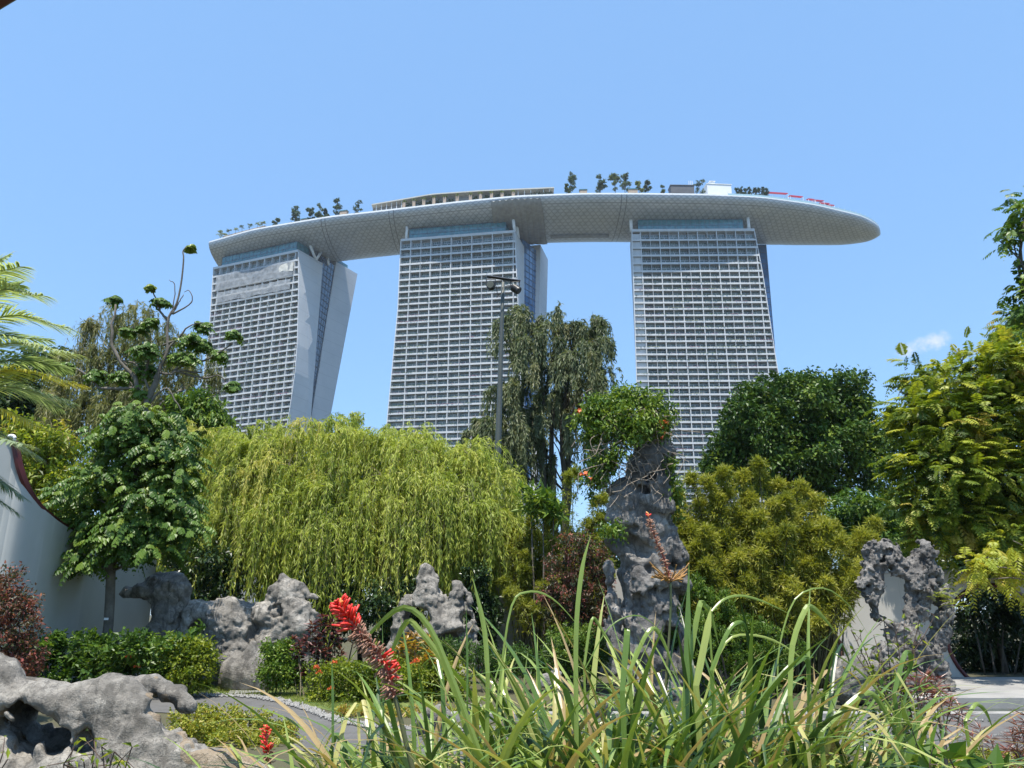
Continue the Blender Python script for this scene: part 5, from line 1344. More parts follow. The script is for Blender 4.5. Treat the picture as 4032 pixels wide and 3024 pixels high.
weeping('feathery brownish-green tree behind the thorny tree on the left', 31, 560, [(560, 2000), (560, 1700), (600, 1450)],
        [(400, 1330, 70, 90, 1.0, 0), (540, 1300, 90, 110, 1.2, 0), (330, 1450, 90, 90, 1.3, 0), (450, 1480, 130, 120, 1.7, 0), (650, 1430, 130, 120, 1.7, 0), (330, 1600, 110, 110, 1.5, 0), (760, 1520, 90, 90, 1.2, .5), (500, 1650, 160, 120, 2.0, .3), (300, 1780, 110, 110, 1.5, 0), (660, 1640, 140, 110, 1.8, .3), (830, 1470, 40, 90, .6, 1)], 1500, 2.0, 44, .22, .032, 'brown', .42, None, tr=.18, spread=.3, name='feathery_tree', bark='greybark')

def bushy(label, D, base_px, trunk_px, blobs, n, L, Wd, mat, tint=.45, name='tree', cat='tree', tr=.15, group=None, bark='bark', clump=.28, per=26, droop=.3, shell=.45, tv=.16, sag=.1, out=.5, zbase=None, up=.8):
    b = gp(base_px, D); root = thing(name, label, cat, b, group)
    bl = [blob(x, y, D + dz, rx, ry, rd) for x, y, rx, ry, rd, dz in blobs]
    sat = []
    for c, r in bl:
        for q in range(4):
            d = rdir(1)[0]; d[2] = abs(d[2]) * .9 + .1 if rng.random() < .75 else d[2]; d[1] -= .2
            sat.append((c + d * r * rng.uniform(.85, 1.12), r * rng.uniform(.22, .42)))
    bl0, bl = bl, bl + sat
    tb = MB()
    if trunk_px:
        c = limb(tb, [b] + [at(x, y, D) for x, y in trunk_px], tr, tr * .4, 8, 14); branches_to(tb, c, [q[0] for q in bl0], tr * .35, .015)
    else:
        for q in bl0[:14]:
            limb(tb, [b + [(q[0][0] - b[0]) * .5, rng.normal(0, .1), 0], (b + q[0]) / 2 + [(q[0][0] - b[0]) * .2, 0, 0], q[0]], tr, tr * .4, 5, 7)
    tb.build('trunk' if cat == 'tree' else 'stems', M[bark], root, b, smooth=True)
    cr = MB(); foliage(cr, bl, n, L, Wd, clump, per, shell, droop, out, (tint, tv, .10), sag=sag, up=up)
    cr.build('crown' if cat == 'tree' else 'leaves', L_[mat], root, b, tint=True)
    return root
# dark tree on the right, behind the bamboo
bushy('dense dark green tree in front of the right tower, behind the bamboo', 36, 3100, [(3090, 2100), (3080, 1800)],
      [(2960, 1600, 80, 60, 1.3, 0), (3060, 1560, 110, 80, 1.6, 0), (3200, 1540, 100, 70, 1.5, .5), (3330, 1530, 90, 60, 1.3, .5), (2900, 1760, 110, 90, 1.6, 0), (2830, 1830, 60, 70, 1.0, 0), (3010, 1700, 150, 110, 2.0, -.5), (3160, 1660, 150, 110, 2.0, -.3), (3310, 1640, 130, 110, 1.8, .3), (3400, 1720, 110, 110, 1.6, .5), (3100, 1830, 160, 100, 2.0, -.6), (3270, 1800, 160, 110, 2.0, -.2), (2940, 1880, 110, 60, 1.5, -.3), (3210, 1930, 130, 70, 1.6, -.4), (3430, 1850, 90, 120, 1.4, 0)],
      52000, .22, .13, 'glossy', .46, clump=.42, per=22, tv=.2)
bushy('small round bright green crown against the foot of the left tower', 29, 790, [(790, 2000), (785, 1720)], [(740, 1620, 60, 55, .8, 0), (800, 1615, 70, 60, .9, 0), (850, 1660, 45, 40, .6, 0), (770, 1680, 90, 60, 1.0, 0)], 5200, .26, .11, 'mid', .55, droop=.9, clump=.35)
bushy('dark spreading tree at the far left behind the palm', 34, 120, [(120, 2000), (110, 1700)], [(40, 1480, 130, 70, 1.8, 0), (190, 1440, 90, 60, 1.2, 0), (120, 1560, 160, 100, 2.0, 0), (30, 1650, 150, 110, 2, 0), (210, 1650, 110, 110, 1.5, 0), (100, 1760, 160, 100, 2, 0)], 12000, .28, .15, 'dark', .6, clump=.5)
bushy('yellow-green leafy tree showing above the curve of the left wall', 22, 220, [(200, 2200), (200, 1900)], [(110, 1750, 80, 70, .9, 0), (210, 1770, 90, 70, .9, 0), (120, 1870, 70, 70, .8, 0), (230, 1890, 100, 80, .9, 0), (170, 1970, 90, 60, .8, 0), (290, 1960, 90, 80, .9, 0), (190, 2030, 80, 50, .7, 0)], 11000, .17, .075, 'yellow', .5, clump=.3, tv=.2)
# shrubs closing the view behind the willows
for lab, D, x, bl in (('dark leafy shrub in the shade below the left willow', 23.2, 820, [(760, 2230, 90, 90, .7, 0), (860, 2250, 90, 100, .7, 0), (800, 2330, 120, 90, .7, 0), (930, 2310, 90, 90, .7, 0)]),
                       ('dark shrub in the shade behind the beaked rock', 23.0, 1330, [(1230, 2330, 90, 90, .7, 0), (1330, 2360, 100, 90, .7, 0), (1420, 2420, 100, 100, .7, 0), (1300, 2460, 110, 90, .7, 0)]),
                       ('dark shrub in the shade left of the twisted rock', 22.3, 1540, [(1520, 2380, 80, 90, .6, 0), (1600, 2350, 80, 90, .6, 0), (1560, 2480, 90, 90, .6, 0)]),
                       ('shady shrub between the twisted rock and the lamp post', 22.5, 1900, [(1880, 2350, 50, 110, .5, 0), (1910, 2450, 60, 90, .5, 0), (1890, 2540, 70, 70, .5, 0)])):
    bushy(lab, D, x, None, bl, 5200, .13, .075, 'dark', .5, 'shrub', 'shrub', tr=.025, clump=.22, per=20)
for i, (lab, D, x, y) in enumerate((('far dark tree behind the left willow', 52, 700, 1960), ('far dark tree behind the middle willow', 55, 1200, 1980), ('far dark tree behind the right willow', 54, 1700, 1990), ('far tree behind the pillar rock', 56, 2420, 2040), ('far tree behind the right bamboo', 55, 2900, 2030), ('far tree behind the yellow-green tree at the right', 50, 3650, 1900))):
    bushy(lab, D, x, [(x, 2250), (x, 2100)], [(x + dx, y + 120 + dy, 170, 110, 2.6, 0) for dx, dy in ((-170, 60), (0, 0), (170, 50), (-90, 150), (110, 160))], 5200, .5, .28, 'glossy', .45, clump=.8, per=18)
# bamboo thickets
def bamboo(label, D, x0, x1, tips, per, tint=.5, fill=()):
    b = gp((x0 + x1) / 2, D); root = thing('bamboo_clump', label, 'bamboo', b)
    st_ = MB(); cr = MB(); mid = (x0 + x1) / 2
    bl = [blob(x, y, D + .75, rx, ry, .35) for x, y, rx, ry in fill]
    if bl: foliage(cr, bl, 2600 * len(bl), .16, .034, .25, 14, .6, .3, .4, (tint - .28, .12, .08), sag=.15)
    for x, y, dz in tips:
        top = at(x, y, D + dz); foot = b + [(top[0] - b[0]) * .5 + rng.normal(0, .12), dz * .6, 0]
        lean = (x - mid) / (x1 - x0)
        m_ = foot * .5 + top * .5 + [-(top[0] - foot[0]) * .12, 0, .25]
        c = limb(st_, [foot, m_, top, top + [.25 * lean + rng.normal(0, .1), -.12, .02 - .12 * rng.random()]], .02, .004, 5, 18)
        H = top[2] - foot[2]; k = int(per / 9 * np.clip(H / 3.6, .45, 1.2))
        t = 1 - rng.random(k) ** 1.25 * .62; i = np.clip((t * 17).astype(int), 0, 17)
        rad = .05 + .22 * np.clip((1 - t) / .5, 0, 1)
        cc = c[i] + rdir(k) * rad[:, None] * (rng.random((k, 1)) ** .5)
        tt = tint + rng.normal(0, .07) + rng.normal(0, .10, k)
        P = np.repeat(cc, 9, 0) + rng.normal(0, .03, (k * 9, 3)); oo_ = np.repeat(nrm(cc - c[i] + [0, 0, .06]), 9, 0); n = len(P)
        D_ = nrm(oo_ * .7 + rng.normal(0, .5, (n, 3)) + [0, 0, -.1]); N = nrm(UP * .9 + rng.normal(0, .5, (n, 3)))
        cr.leaves(P, D_, N, .14 * rng.uniform(.6, 1.3, n), .025 * rng.uniform(.8, 1.2, n), np.clip(np.repeat(tt, 9) + rng.normal(0, .06, n), .02, .98), .2, 0, .15)
    for q in range(40):
        foot = b + [rng.uniform(-.5, .5) * (x1 - x0) * mpp(2400, 2400, D) * .7, rng.uniform(-.3, .9), 0]
        limb(st_, [foot, foot + [rng.normal(0, .1), 0, 1.2], foot + [rng.normal(0, .35), rng.normal(0, .2), rng.uniform(2, 3.4)]], .022, .01, 5, 6)
    st_.build('culms', mottled('bamboo_culm', (.07, .065, .03), (.13, .12, .05), 4, .7), root, b, smooth=True)
    cr.build('leaves', L_[mat_bamboo], root, b, tint=True)
mat_bamboo = 'bamboo'
def topR(x): return float(np.interp(x, [2640, 2720, 2860, 2990, 3140, 3230, 3330, 3430], [1975, 1915, 1890, 1850, 1940, 1995, 2100, 2090]))
tips = [(2990, 1845, 0), (2860, 1880, -.2), (3140, 1935, .1), (2730, 1900, 0), (3430, 2075, .1), (3380, 2120, -.2), (2680, 1955, .1), (2790, 1910, -.3), (3060, 1925, .2), (2925, 1890, 0), (3200, 1985, 0), (2650, 2000, .2)]
for _ in range(140):
    x = rng.uniform(2640, 3400); u = rng.random()
    lowy = float(np.interp(x, [2640, 3250, 3400], [2420, 2440, 2260])); y = topR(x) + 15 + (lowy - topR(x)) * u
    tips.append((x, y, -.9 * u + rng.normal(0, .22)))
bamboo('wide yellow-green bamboo thicket between the pillar rock and the holed rock', 18.7, 2640, 3400, tips, 1050, .56,
       [(2790, 2070, 90, 110), (2930, 2060, 100, 110), (2760, 2200, 110, 150), (2920, 2180, 130, 170), (3080, 2200, 130, 160), (3210, 2260, 90, 130), (2850, 2380, 130, 100), (3050, 2390, 140, 90), (3190, 2420, 80, 80)])
tips = [(2235, 1890, 0), (2262, 1875, .3), (2340, 1985, 0), (2150, 2005, 0), (2372, 1970, -.2), (2100, 2060, 0)]
for _ in range(60):
    x = rng.uniform(1970, 2400); u = rng.random(); y0 = float(np.interp(x, [1970, 2080, 2240, 2400], [2120, 2060, 1960, 1990])); tips.append((x, y0 + (2400 - y0) * u, -1.2 * u + rng.normal(0, .3)))
bamboo('narrower bamboo thicket between the right willow and the pillar rock', 23.6, 1960, 2420, tips, 1000, .50, [(2130, 2230, 110, 150), (2280, 2220, 110, 150)])
# juniper-like shrub
b = gp(2850, 17.2); root = thing('conifer_shrub', 'bushy green conifer shrub with upright feathery tips right of the pillar rock', 'shrub', b); cr = MB(); st_ = MB()
bl = []
for x, y, w_ in ((2730, 2330, 40), (2790, 2360, 34), (2850, 2420, 44), (2760, 2450, 55), (2830, 2530, 60), (2920, 2480, 45), (2960, 2530, 50), (2730, 2560, 60), (2880, 2600, 75), (3000, 2540, 40), (3030, 2590, 55), (2780, 2650, 80), (2960, 2680, 80), (2850, 2710, 80), (3060, 2660, 60)):
    c, r = blob(x, y, 17.2 + rng.normal(0, .3), w_, w_ * 1.0, .35); bl.append((c, r)); limb(st_, [b, (b + c) / 2, c], .03, .008, 5, 6)
    for k in range(5): bl.append((c + [rng.normal(0, r[0] * .7), rng.normal(0, .2), r[2] * rng.uniform(.3, 1.4)], r * [.28, .6, .6]))
foliage(cr, bl, 26000, .085, .03, .09, 18, .35, -.7, .5, (.5, .14, .1))
st_.build('stems', M['bark'], root, b); cr.build('leaves', L_['mid'], root, b, tint=True)
# dark red shrub left of the pillar
bushy('dark shrub with purplish red new leaves just left of the pillar rock', 19.4, 2280, None,
      [(2260, 2160, 70, 60, .6, 0), (2340, 2200, 70, 80, .6, 0), (2220, 2270, 80, 80, .7, 0), (2320, 2320, 90, 90, .7, 0), (2200, 2380, 70, 70, .6, 0), (2280, 2420, 100, 80, .7, 0), (2360, 2440, 60, 80, .5, 0), (2250, 2540, 110, 70, .6, 0)], 10500, .09, .045, 'red', .36, 'shrub', 'shrub', tr=.02, clump=.16, per=16, tv=.2)
bushy('pale green feathery shrub at the foot of the dark red shrub', 18.4, 2290, None, [(2210, 2500, 60, 45, .4, 0), (2300, 2510, 80, 50, .5, 0), (2260, 2560, 90, 45, .5, 0), (2380, 2560, 60, 50, .5, 0)], 4500, .08, .035, 'mid', .55, 'shrub', 'shrub', tr=.015, clump=.14, per=14)
bushy('large-leaved green shrub peeping out between willow and bamboo', 22.6, 2130, None, [(2090, 1970, 50, 35, .4, 0), (2140, 2000, 55, 40, .4, 0), (2180, 2020, 40, 35, .4, 0)], 520, .34, .10, 'mid', .6, 'shrub', 'shrub', tr=.04, clump=.3, per=12, droop=-.2)
bushy('lush mid-green shrub mass between the bamboo and the yellow-green tree', 26, 3400, None, [(3330, 2010, 90, 70, .9, 0), (3430, 2040, 90, 90, .9, 0), (3300, 2090, 70, 60, .8, 0), (3390, 2150, 110, 80, .9, 0), (3480, 2160, 80, 90, .9, 0)], 8500, .18, .08, 'mid', .4, 'shrub', 'shrub', tr=.03, clump=.3, per=22)
# planting seen through the round gate
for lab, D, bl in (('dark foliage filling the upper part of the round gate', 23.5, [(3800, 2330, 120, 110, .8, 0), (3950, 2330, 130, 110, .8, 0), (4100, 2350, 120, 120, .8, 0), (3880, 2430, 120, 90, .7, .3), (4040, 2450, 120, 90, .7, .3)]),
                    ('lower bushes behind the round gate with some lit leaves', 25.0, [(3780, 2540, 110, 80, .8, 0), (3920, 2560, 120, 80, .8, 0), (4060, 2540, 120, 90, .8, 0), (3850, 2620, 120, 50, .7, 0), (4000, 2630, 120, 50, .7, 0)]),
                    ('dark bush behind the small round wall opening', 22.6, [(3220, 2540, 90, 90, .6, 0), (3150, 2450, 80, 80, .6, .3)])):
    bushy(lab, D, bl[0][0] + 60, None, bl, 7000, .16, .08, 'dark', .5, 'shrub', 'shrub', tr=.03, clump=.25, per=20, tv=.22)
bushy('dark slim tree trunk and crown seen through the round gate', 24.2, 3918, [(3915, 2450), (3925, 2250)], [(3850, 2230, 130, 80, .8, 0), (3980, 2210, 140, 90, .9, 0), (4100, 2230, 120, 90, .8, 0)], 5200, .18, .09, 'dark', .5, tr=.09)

# yellow-green feather-leaved tree at the right edge
def feather_tree(label, D, base_px, trunk_px, blobs, n, L, pairs, lL, lW, mat, tint, name='feather_leaf_tree', tr=.16, tv=.16, droop=.45, group=None, bark='bark', extra=()):
    b = gp(base_px, D); root = thing(name, label, 'tree', b, group); tb = MB(); cr = MB()
    bl = [blob(x, y, D + dz, rx, ry, rd) for x, y, rx, ry, rd, dz in blobs]
    c = limb(tb, [b] + [at(x, y, D) for x, y in trunk_px], tr, tr * .35, 8, 16); branches_to(tb, c, [q[0] for q in bl], tr * .3, .012)
    for c_, r_ in list(bl):
        for q in range(3):
            d = rdir(1)[0]; d[2] = abs(d[2]); bl.append((c_ + d * r_ * rng.uniform(.85, 1.15), r_ * rng.uniform(.25, .4)))
    P, o, s, k = in_blobs(bl, n, .4, .3, 5); n = len(P)
    D_ = nrm(o * .8 + rng.normal(0, .45, (n, 3)) + [0, 0, .12])
    ct = rng.normal(0, tv, k)
    fronds_to_leaves(cr, P, D_, L * rng.uniform(.7, 1.2, n), pairs, lL, lW, droop * rng.uniform(.5, 1.3, n), np.clip(tint + ct[s] + rng.normal(0, .06, n), .03, .97), rach=.006)
    for x, y, dx, dy, ln, tt in extra:
        p = at(x, y, D - .8); d = at(x + dx, y + dy, D - .9) - p
        fronds_to_leaves(cr, p[None], nrm(d[None]), ln, 16, lL * 1.05, lW * .9, .25, np.array([tt]), rach=.01)
    tb.build('trunk', M[bark], root, b, smooth=True); cr.build('crown', L_[mat], root, b, tint=True); return root
feather_tree('big yellow-green feather-leaved tree at the right edge above the white wall', 19.5, 4060, [(4060, 2200), (4000, 1900), (3960, 1600)],
     [(3620, 1480, 60, 50, .6, 0), (3720, 1540, 120, 90, 1.0, 0), (3860, 1480, 130, 100, 1.1, 0), (4000, 1440, 120, 110, 1.1, 0), (3600, 1640, 90, 80, .8, -.2), (3720, 1700, 130, 110, 1.1, -.4), (3880, 1660, 150, 130, 1.2, -.3), (4050, 1620, 130, 130, 1.2, 0), (3580, 1810, 80, 80, .7, -.3), (3700, 1860, 130, 100, 1.1, -.6), (3860, 1860, 150, 120, 1.2, -.5), (4030, 1850, 140, 130, 1.2, -.2),
      (3610, 1980, 90, 80, .8, -.2), (3740, 2040, 120, 90, 1.0, -.3), (3890, 2050, 140, 100, 1.1, -.2), (4040, 2050, 130, 110, 1.1, 0), (3640, 2120, 70, 60, .6, 0), (3800, 2170, 110, 60, .8, 0), (3960, 2180, 110, 60, .8, 0), (4060, 1330, 90, 110, 1.0, .2)],
     5600, .52, 9, .17, .06, 'yellow', .42, tv=.2,
     extra=[(3560, 1420, -60, -20, .55, .7), (3560, 1400, -20, -70, .45, .65), (3690, 1440, -70, -10, .5, .6), (3560, 1560, -80, 0, .6, .62), (3570, 1690, -90, -10, .6, .72), (3600, 1780, -110, 10, .8, .72), (3600, 1880, -80, 20, .6, .65), (3780, 1790, -90, 60, .7, .7), (3900, 1780, 80, 60, .6, .6), (3640, 1900, -60, 90, .7, .6), (3800, 1330, 10, -60, .4, .5), (3880, 1320, 30, -70, .4, .5)])
feather_tree('bright lit yellow spray of leaves hanging over the round gate', 17.6, 4130, [(4120, 2300), (4090, 2150)],
     [(3990, 2130, 70, 40, .4, 0), (4000, 2210, 60, 50, .4, 0), (3900, 2230, 50, 50, .4, 0), (4050, 2170, 60, 60, .4, 0), (3800, 2210, 40, 30, .3, 0), (3880, 2280, 40, 30, .3, 0), (4010, 2270, 50, 30, .3, 0)], 150, .5, 10, .14, .045, 'yellow', .68, tv=.08, droop=.7, tr=.06, name='yellow_leaf_shrub')
feather_tree('slim tall tree with bare forked limb cut off by the right edge', 16, 4060, [(4085, 2000), (4080, 1600), (4062, 1300), (4024, 1060), (4034, 880)],
     [(4010, 870, 50, 50, .4, 0), (4050, 820, 70, 60, .5, 0), (3985, 920, 40, 40, .3, 0), (4020, 1130, 40, 55, .35, 0), (4060, 1180, 60, 70, .5, 0), (4030, 1270, 40, 50, .4, 0), (3930, 945, 26, 24, .2, 0)], 260, .34, 6, .15, .08, 'mid', .5, droop=.6, tr=.075, bark='darkbark', name='slim_tree')

# the thorny tree with drooping tufts
D0 = 18.5; b = gp(420, D0); root = thing('thorny_tree', 'dark green tree with bare thorny top branches standing before the left wall', 'tree', b)
tb = MB(); cr = MB()
def br(pts, r0, r1, n=14, D=D0): return limb(tb, [at(x, y, D) if len(pts[0]) == 2 else at(x, y, D + z_) for (x, y, *z__) in pts for z_ in (z__[0] if z__ else 0,)], r0, r1, 7, n, .08)
pts_ = [b] + [at(x, y, D0) for x, y in ((425, 2480), (440, 2200), (470, 2050), (520, 1900), (545, 1750), (578, 1590), (617, 1498), (627, 1454), (660, 1382), (658, 1310), (665, 1247), (694, 1199), (713, 1117), (723, 1020), (720, 991), (733, 972))]
tc_ = curve(pts_, 46); tb.tube(tc_, np.interp(np.linspace(0, 1, 46), [0, .2, .4, .55, .75, 1], [.115, .095, .075, .045, .026, .014]), 9)
for p, r0, r1 in (([(578, 1589), (535, 1531), (414, 1531), (366, 1498), (300, 1450)], .05, .02), ([(545, 1540), (535, 1493), (487, 1435), (448, 1363), (443, 1295), (455, 1199)], .06, .028), ([(658, 1261), (622, 1208), (600, 1136)], .035, .015), ([(610, 1490), (627, 1464), (675, 1474), (708, 1459), (795, 1466)], .05, .025), ([(700, 1462), (747, 1478), (810, 1488), (858, 1478), (887, 1502)], .03, .014), ([(680, 1470), (723, 1435), (795, 1425), (848, 1396), (916, 1353)], .04, .015),
                  ([(680, 1218), (689, 1127), (665, 1102)], .018, .007), ([(675, 1237), (700, 1200), (723, 1160)], .022, .01), ([(680, 1237), (747, 1199), (757, 1170), (745, 1143), (725, 1150)], .022, .007), ([(640, 1360), (720, 1330), (757, 1315)], .03, .012), ([(640, 1400), (740, 1290), (800, 1270)], .03, .012), ([(560, 1500), (590, 1400), (569, 1363)], .03, .012), ([(560, 1560), (540, 1540), (482, 1478)], .03, .012), ([(578, 1600), (650, 1530), (690, 1580), (720, 1620)], .03, .012), ([(480, 1420), (540, 1440), (600, 1560)], .02, .03)):
    br(p, r0, r1)
bl = []
# upper tufts (x, y, r)
tufts = [(458, 1172, 38, .4), (752, 968, 26, .85), (595, 1128, 20, .9), (632, 1182, 40, .45), (757, 1330, 62, .45), (800, 1280, 42, .5), (750, 1410, 48, .6), (501, 1300, 34, .55), (569, 1370, 66, .4), (580, 1450, 62, .4), (482, 1478, 48, .45), (380, 1470, 46, .45), (265, 1440, 34, .5), (916, 1512, 34, .45), (925, 1315, 36, .5), (868, 1392, 40, .5), (700, 1400, 40, .55), (560, 1545, 40, .6), (800, 1350, 46, .45), (600, 1260, 34, .5), (560, 1290, 30, .45)]
low = [(560, 1650, 90, 50), (500, 1690, 90, 50), (620, 1680, 90, 50), (430, 1740, 80, 50), (690, 1730, 70, 50), (560, 1760, 110, 60), (480, 1820, 110, 60), (640, 1800, 110, 60), (720, 1830, 60, 60), (400, 1890, 100, 50), (560, 1880, 130, 60), (690, 1900, 80, 60), (300, 1960, 90, 45), (430, 1970, 120, 60), (600, 1980, 140, 60), (720, 1990, 60, 50), (240, 2050, 80, 40), (360, 2060, 110, 50), (520, 2070, 130, 50), (680, 2060, 80, 40), (220, 2130, 60, 40), (330, 2130, 90, 40), (470, 2130, 90, 45), (590, 2110, 100, 40), (740, 2090, 50, 35), (360, 2210, 60, 35), (640, 2180, 60, 35), (500, 2190, 60, 30), (310, 2230, 40, 25)]
fp, fd, ft, fl = [], [], [], []
for x, y, r, tt in tufts:
    c = at(x, y, D0 + rng.normal(0, .15)); rr = r * mpp(x, y, D0); k = max(10, int(r * .75))
    a = rng.uniform(0, 2 * pi, k); e = rng.uniform(-.2, .75, k)
    for i in range(k):
        fp.append(c + rng.normal(0, rr * .15, 3)); fd.append((cos(a[i]) * cos(e[i]), sin(a[i]) * cos(e[i]), sin(e[i]))); ft.append(tt + rng.normal(0, .07)); fl.append(rr * rng.uniform(.8, 1.25))
for x, y, rx, ry in low:
    c, r = blob(x, y, D0 + rng.uniform(-.7, .5), rx, ry, 0.7); k = int(rx * 1.0)
    d = rdir(k); d[:, 2] = abs(d[:, 2]) * .8; P = c + d * r * (rng.random((k, 1)) ** .4) + rng.normal(0, .10, (k, 3))
    for i in range(k): fp.append(P[i]); fd.append(d[i] * [1, 1, .6] + rng.normal(0, .35, 3)); ft.append(.50 + rng.normal(0, .17)); fl.append(rng.uniform(.25, .5))
    pt = tc_[int(np.argmin(np.linalg.norm(tc_ - c - [0, 0, -.3], axis=1)))]; limb(tb, [pt, (pt + c) / 2 + [0, 0, .12], c], .03, .01, 5, 7)
n = len(fp)
fronds_to_leaves(cr, np.array(fp), np.array(fd), np.array(fl), 6, .14, .088, .75, np.clip(np.array(ft), .03, .97), ang=.35, leafsag=.85, rach=.006)
tb.build('trunk', mottled('thorny_bark', (.085, .075, .06), (.19, .17, .14), 5, .9, .5, 25), root, b, smooth=True); cr.build('crown', L_['mid'], root, b, tint=True)
mb = MB(); q = at(418, 2437, D0 - .17); mb.box(q - [.05, .004, .025], q + [.05, .004, .025]); mb.build('name_tag', M['white'], root, b)

# palm fronds reaching in from the left edge
D1 = 6.2; pc = at(-520, 1560, D1); root = thing('palm', 'palm outside the left edge whose pale feathery fronds reach into view', 'palm', (pc[0], pc[1], 0))
tb = MB(); limb(tb, [(pc[0], pc[1], 0), (pc[0] - .1, pc[1], 1.5), pc], .16, .12, 10, 10); tb.build('trunk', M['bark'], root, (pc[0], pc[1], 0))
palmm = leaf_mat('palm_leaflet', [(.13, .19, .09), (.25, .33, .19), (.42, .49, .33), (.46, .48, .18), (.6, .53, .05)], .45, .4, .5)
for mid, tip, dz, tt in (((-150, 1120), (36, 1004), .4, .5), ((-130, 1130), (75, 1050), -.3, .5), ((-120, 1180), (74, 1122), .2, .35), ((-60, 1170), (165, 1163), -.2, .5), ((-20, 1255), (262, 1290), .1, .5), ((-10, 1360), (288, 1392), -.3, .52), ((20, 1420), (262, 1450), .5, .3), ((10, 1460), (298, 1508), -.2, .85), ((-10, 1520), (262, 1576), .2, .5), ((-40, 1500), (230, 1600), .6, .3), ((-80, 1590), (158, 1682), -.1, .92), ((-100, 1660), (140, 1790), .3, .45), ((-160, 1680), (90, 1750), -.4, .4), ((-160, 1780), (76, 1950), .1, .2), ((-200, 1830), (55, 2010), .3, .2), ((-120, 1330), (190, 1340), .6, .35)):  # lowest fronds: their shade is put into a darker leaflet tint
    cr = MB(); A = pc; B = at(*mid, D1 + dz); Cc = at(*tip, D1 + dz * 1.6); path = curve([A, B, Cc], 40)
    tan = nrm(np.gradient(path, axis=0)); side = nrm(np.cross(tan, UP)); upn = np.cross(side, tan)
    tr_ = nrm(side * .6 + upn * .8)
    i0 = np.repeat(np.arange(6, 40), 3); n = len(i0); i1 = np.minimum(i0 + 1, 39); f_ = rng.random((n, 1)); pos = path[i0] * (1 - f_) + path[i1] * f_
    s01 = i0 / 39; ln = .30 * np.sin(pi * np.clip(.2 + .72 * s01, 0, 1)) + .05
    for sg in (-1, 1):
        d = nrm(side[i0] * sg * .75 + tan[i0] * .72 + upn[i0] * .12 + rng.normal(0, .06, (n, 3)))
        path_ = pos[:, None] + d[:, None] * (ln[:, None] * np.linspace(0, 1, 4)[None])[..., None]; path_[..., 2] -= (ln * .28)[:, None] * np.linspace(0, 1, 4)[None] ** 2
        w_ = .0135 * np.array([.8, 1, .7, .05])[None] * np.ones((n, 1))
        cr.ribbons(path_, nrm(np.cross(d, upn[i0])), w_, np.clip(tt + rng.normal(0, .06, n), .02, .98))
    cr.tube(path, np.linspace(.018, .004, 40), 6, 0, tt)
    cr.build('frond', palmm, root, (pc[0], pc[1], 0), tint=True)
# ------------------------------------------------------------------ hedges, flowers and the leaves in front
L_['croton_red'] = leaf_mat('dark_red_croton_leaf', [(.03, .02, .02), (.08, .025, .03), (.18, .05, .05), (.30, .13, .09)], .25, .3, .5)
L_['croton_gold'] = leaf_mat('golden_croton_leaf', [(.16, .08, .01), (.32, .16, .02), (.42, .25, .03), (.45, .33, .06)], .35, .35, .5)
L_['ground'] = leaf_mat('groundcover_leaf', [(.10, .15, .02), (.21, .25, .03), (.33, .33, .04), (.36, .24, .05)], .3)
M['petal'] = mottled('orange_petal', (.60, .09, .02), (.72, .18, .04), 20, .5)
def hedge(label, D, blobs, n, L, W_, mat, tint, name='hedge', cat='hedge', clump=.14, per=16, flowers=(), up=.9, droop=-.1, shell=.3, tv=.14, tr=.012):
    root = bushy(label, D, blobs[0][0], None, blobs, n, L, W_, mat, tint, name, cat, tr=tr, clump=clump, per=per, droop=droop, shell=shell, tv=tv, up=up)
    b = np.array(root.location)
    for x, y in flowers:
        mb = MB(); c = at(x, y, D - .62); k = 26; d = rdir(k); d[:, 2] = abs(d[:, 2])
        mb.leaves(c + d * .035, d, rdir(k), .045, .035, .5, .1); mb.build('flower', M['petal'], root, b)
    return root
hedge('dark glossy leafy hedge at the foot of the left wall and thorny tree', 17.6, [(180 + 62 * i, 2600 + (i % 3) * 8 + 45 * (j - .5) * 2, 60, 62, .75, rng.uniform(-.3, .3)) for i in range(10) for j in (0, 1)], 9500, .13, .072, 'mid', .38, flowers=[(505, 2590), (540, 2628)])
hedge('bright small-leaved bush at the right end of the left hedge', 17.0, [(700, 2580, 60, 50, .4, 0), (760, 2570, 60, 50, .4, 0), (810, 2590, 40, 50, .4, 0), (770, 2660, 70, 50, .4, 0), (700, 2680, 70, 50, .4, 0)], 4200, .085, .05, 'lime', .45, 'bush', 'bush')
hedge('small rounded clipped green bush right of the peaked boulder', 17.6, [(1070, 2580, 45, 40, .4, 0), (1130, 2570, 50, 36, .4, 0), (1120, 2640, 65, 60, .45, 0), (1070, 2660, 40, 50, .4, 0), (1160, 2660, 40, 50, .4, 0)], 5200, .075, .045, 'mid', .6, 'bush', 'bush')
hedge('long clipped lime-topped hedge behind the red flower spike', 16.6, [(1270 + 58 * i, 2640 + 50 * j, 50, 36, .45, 0) for i in range(10) for j in (0, 1, 2)], 12500, .075, .045, 'lime', .42, flowers=[(1245, 2632), (1256, 2652), (1318, 2612), (1303, 2716), (1640, 2606), (1628, 2612), (1780, 2680)])
hedge('low yellow-green groundcover mound left of the path', 11.6, [(760, 2830, 80, 50, .5, .2), (880, 2830, 90, 45, .5, .2), (1000, 2850, 80, 45, .5, .1), (1090, 2890, 70, 45, .5, 0), (780, 2920, 100, 60, .5, -.4), (920, 2930, 110, 60, .5, -.5), (1050, 2960, 110, 60, .5, -.5), (1150, 2960, 60, 50, .4, -.3), (900, 3040, 120, 60, .5, -1.0), (1080, 3050, 120, 60, .5, -1.0), (740, 3010, 90, 60, .5, -.8)], 17000, .05, .032, 'ground', .5, 'groundcover_mound', 'groundcover', clump=.07, per=12)
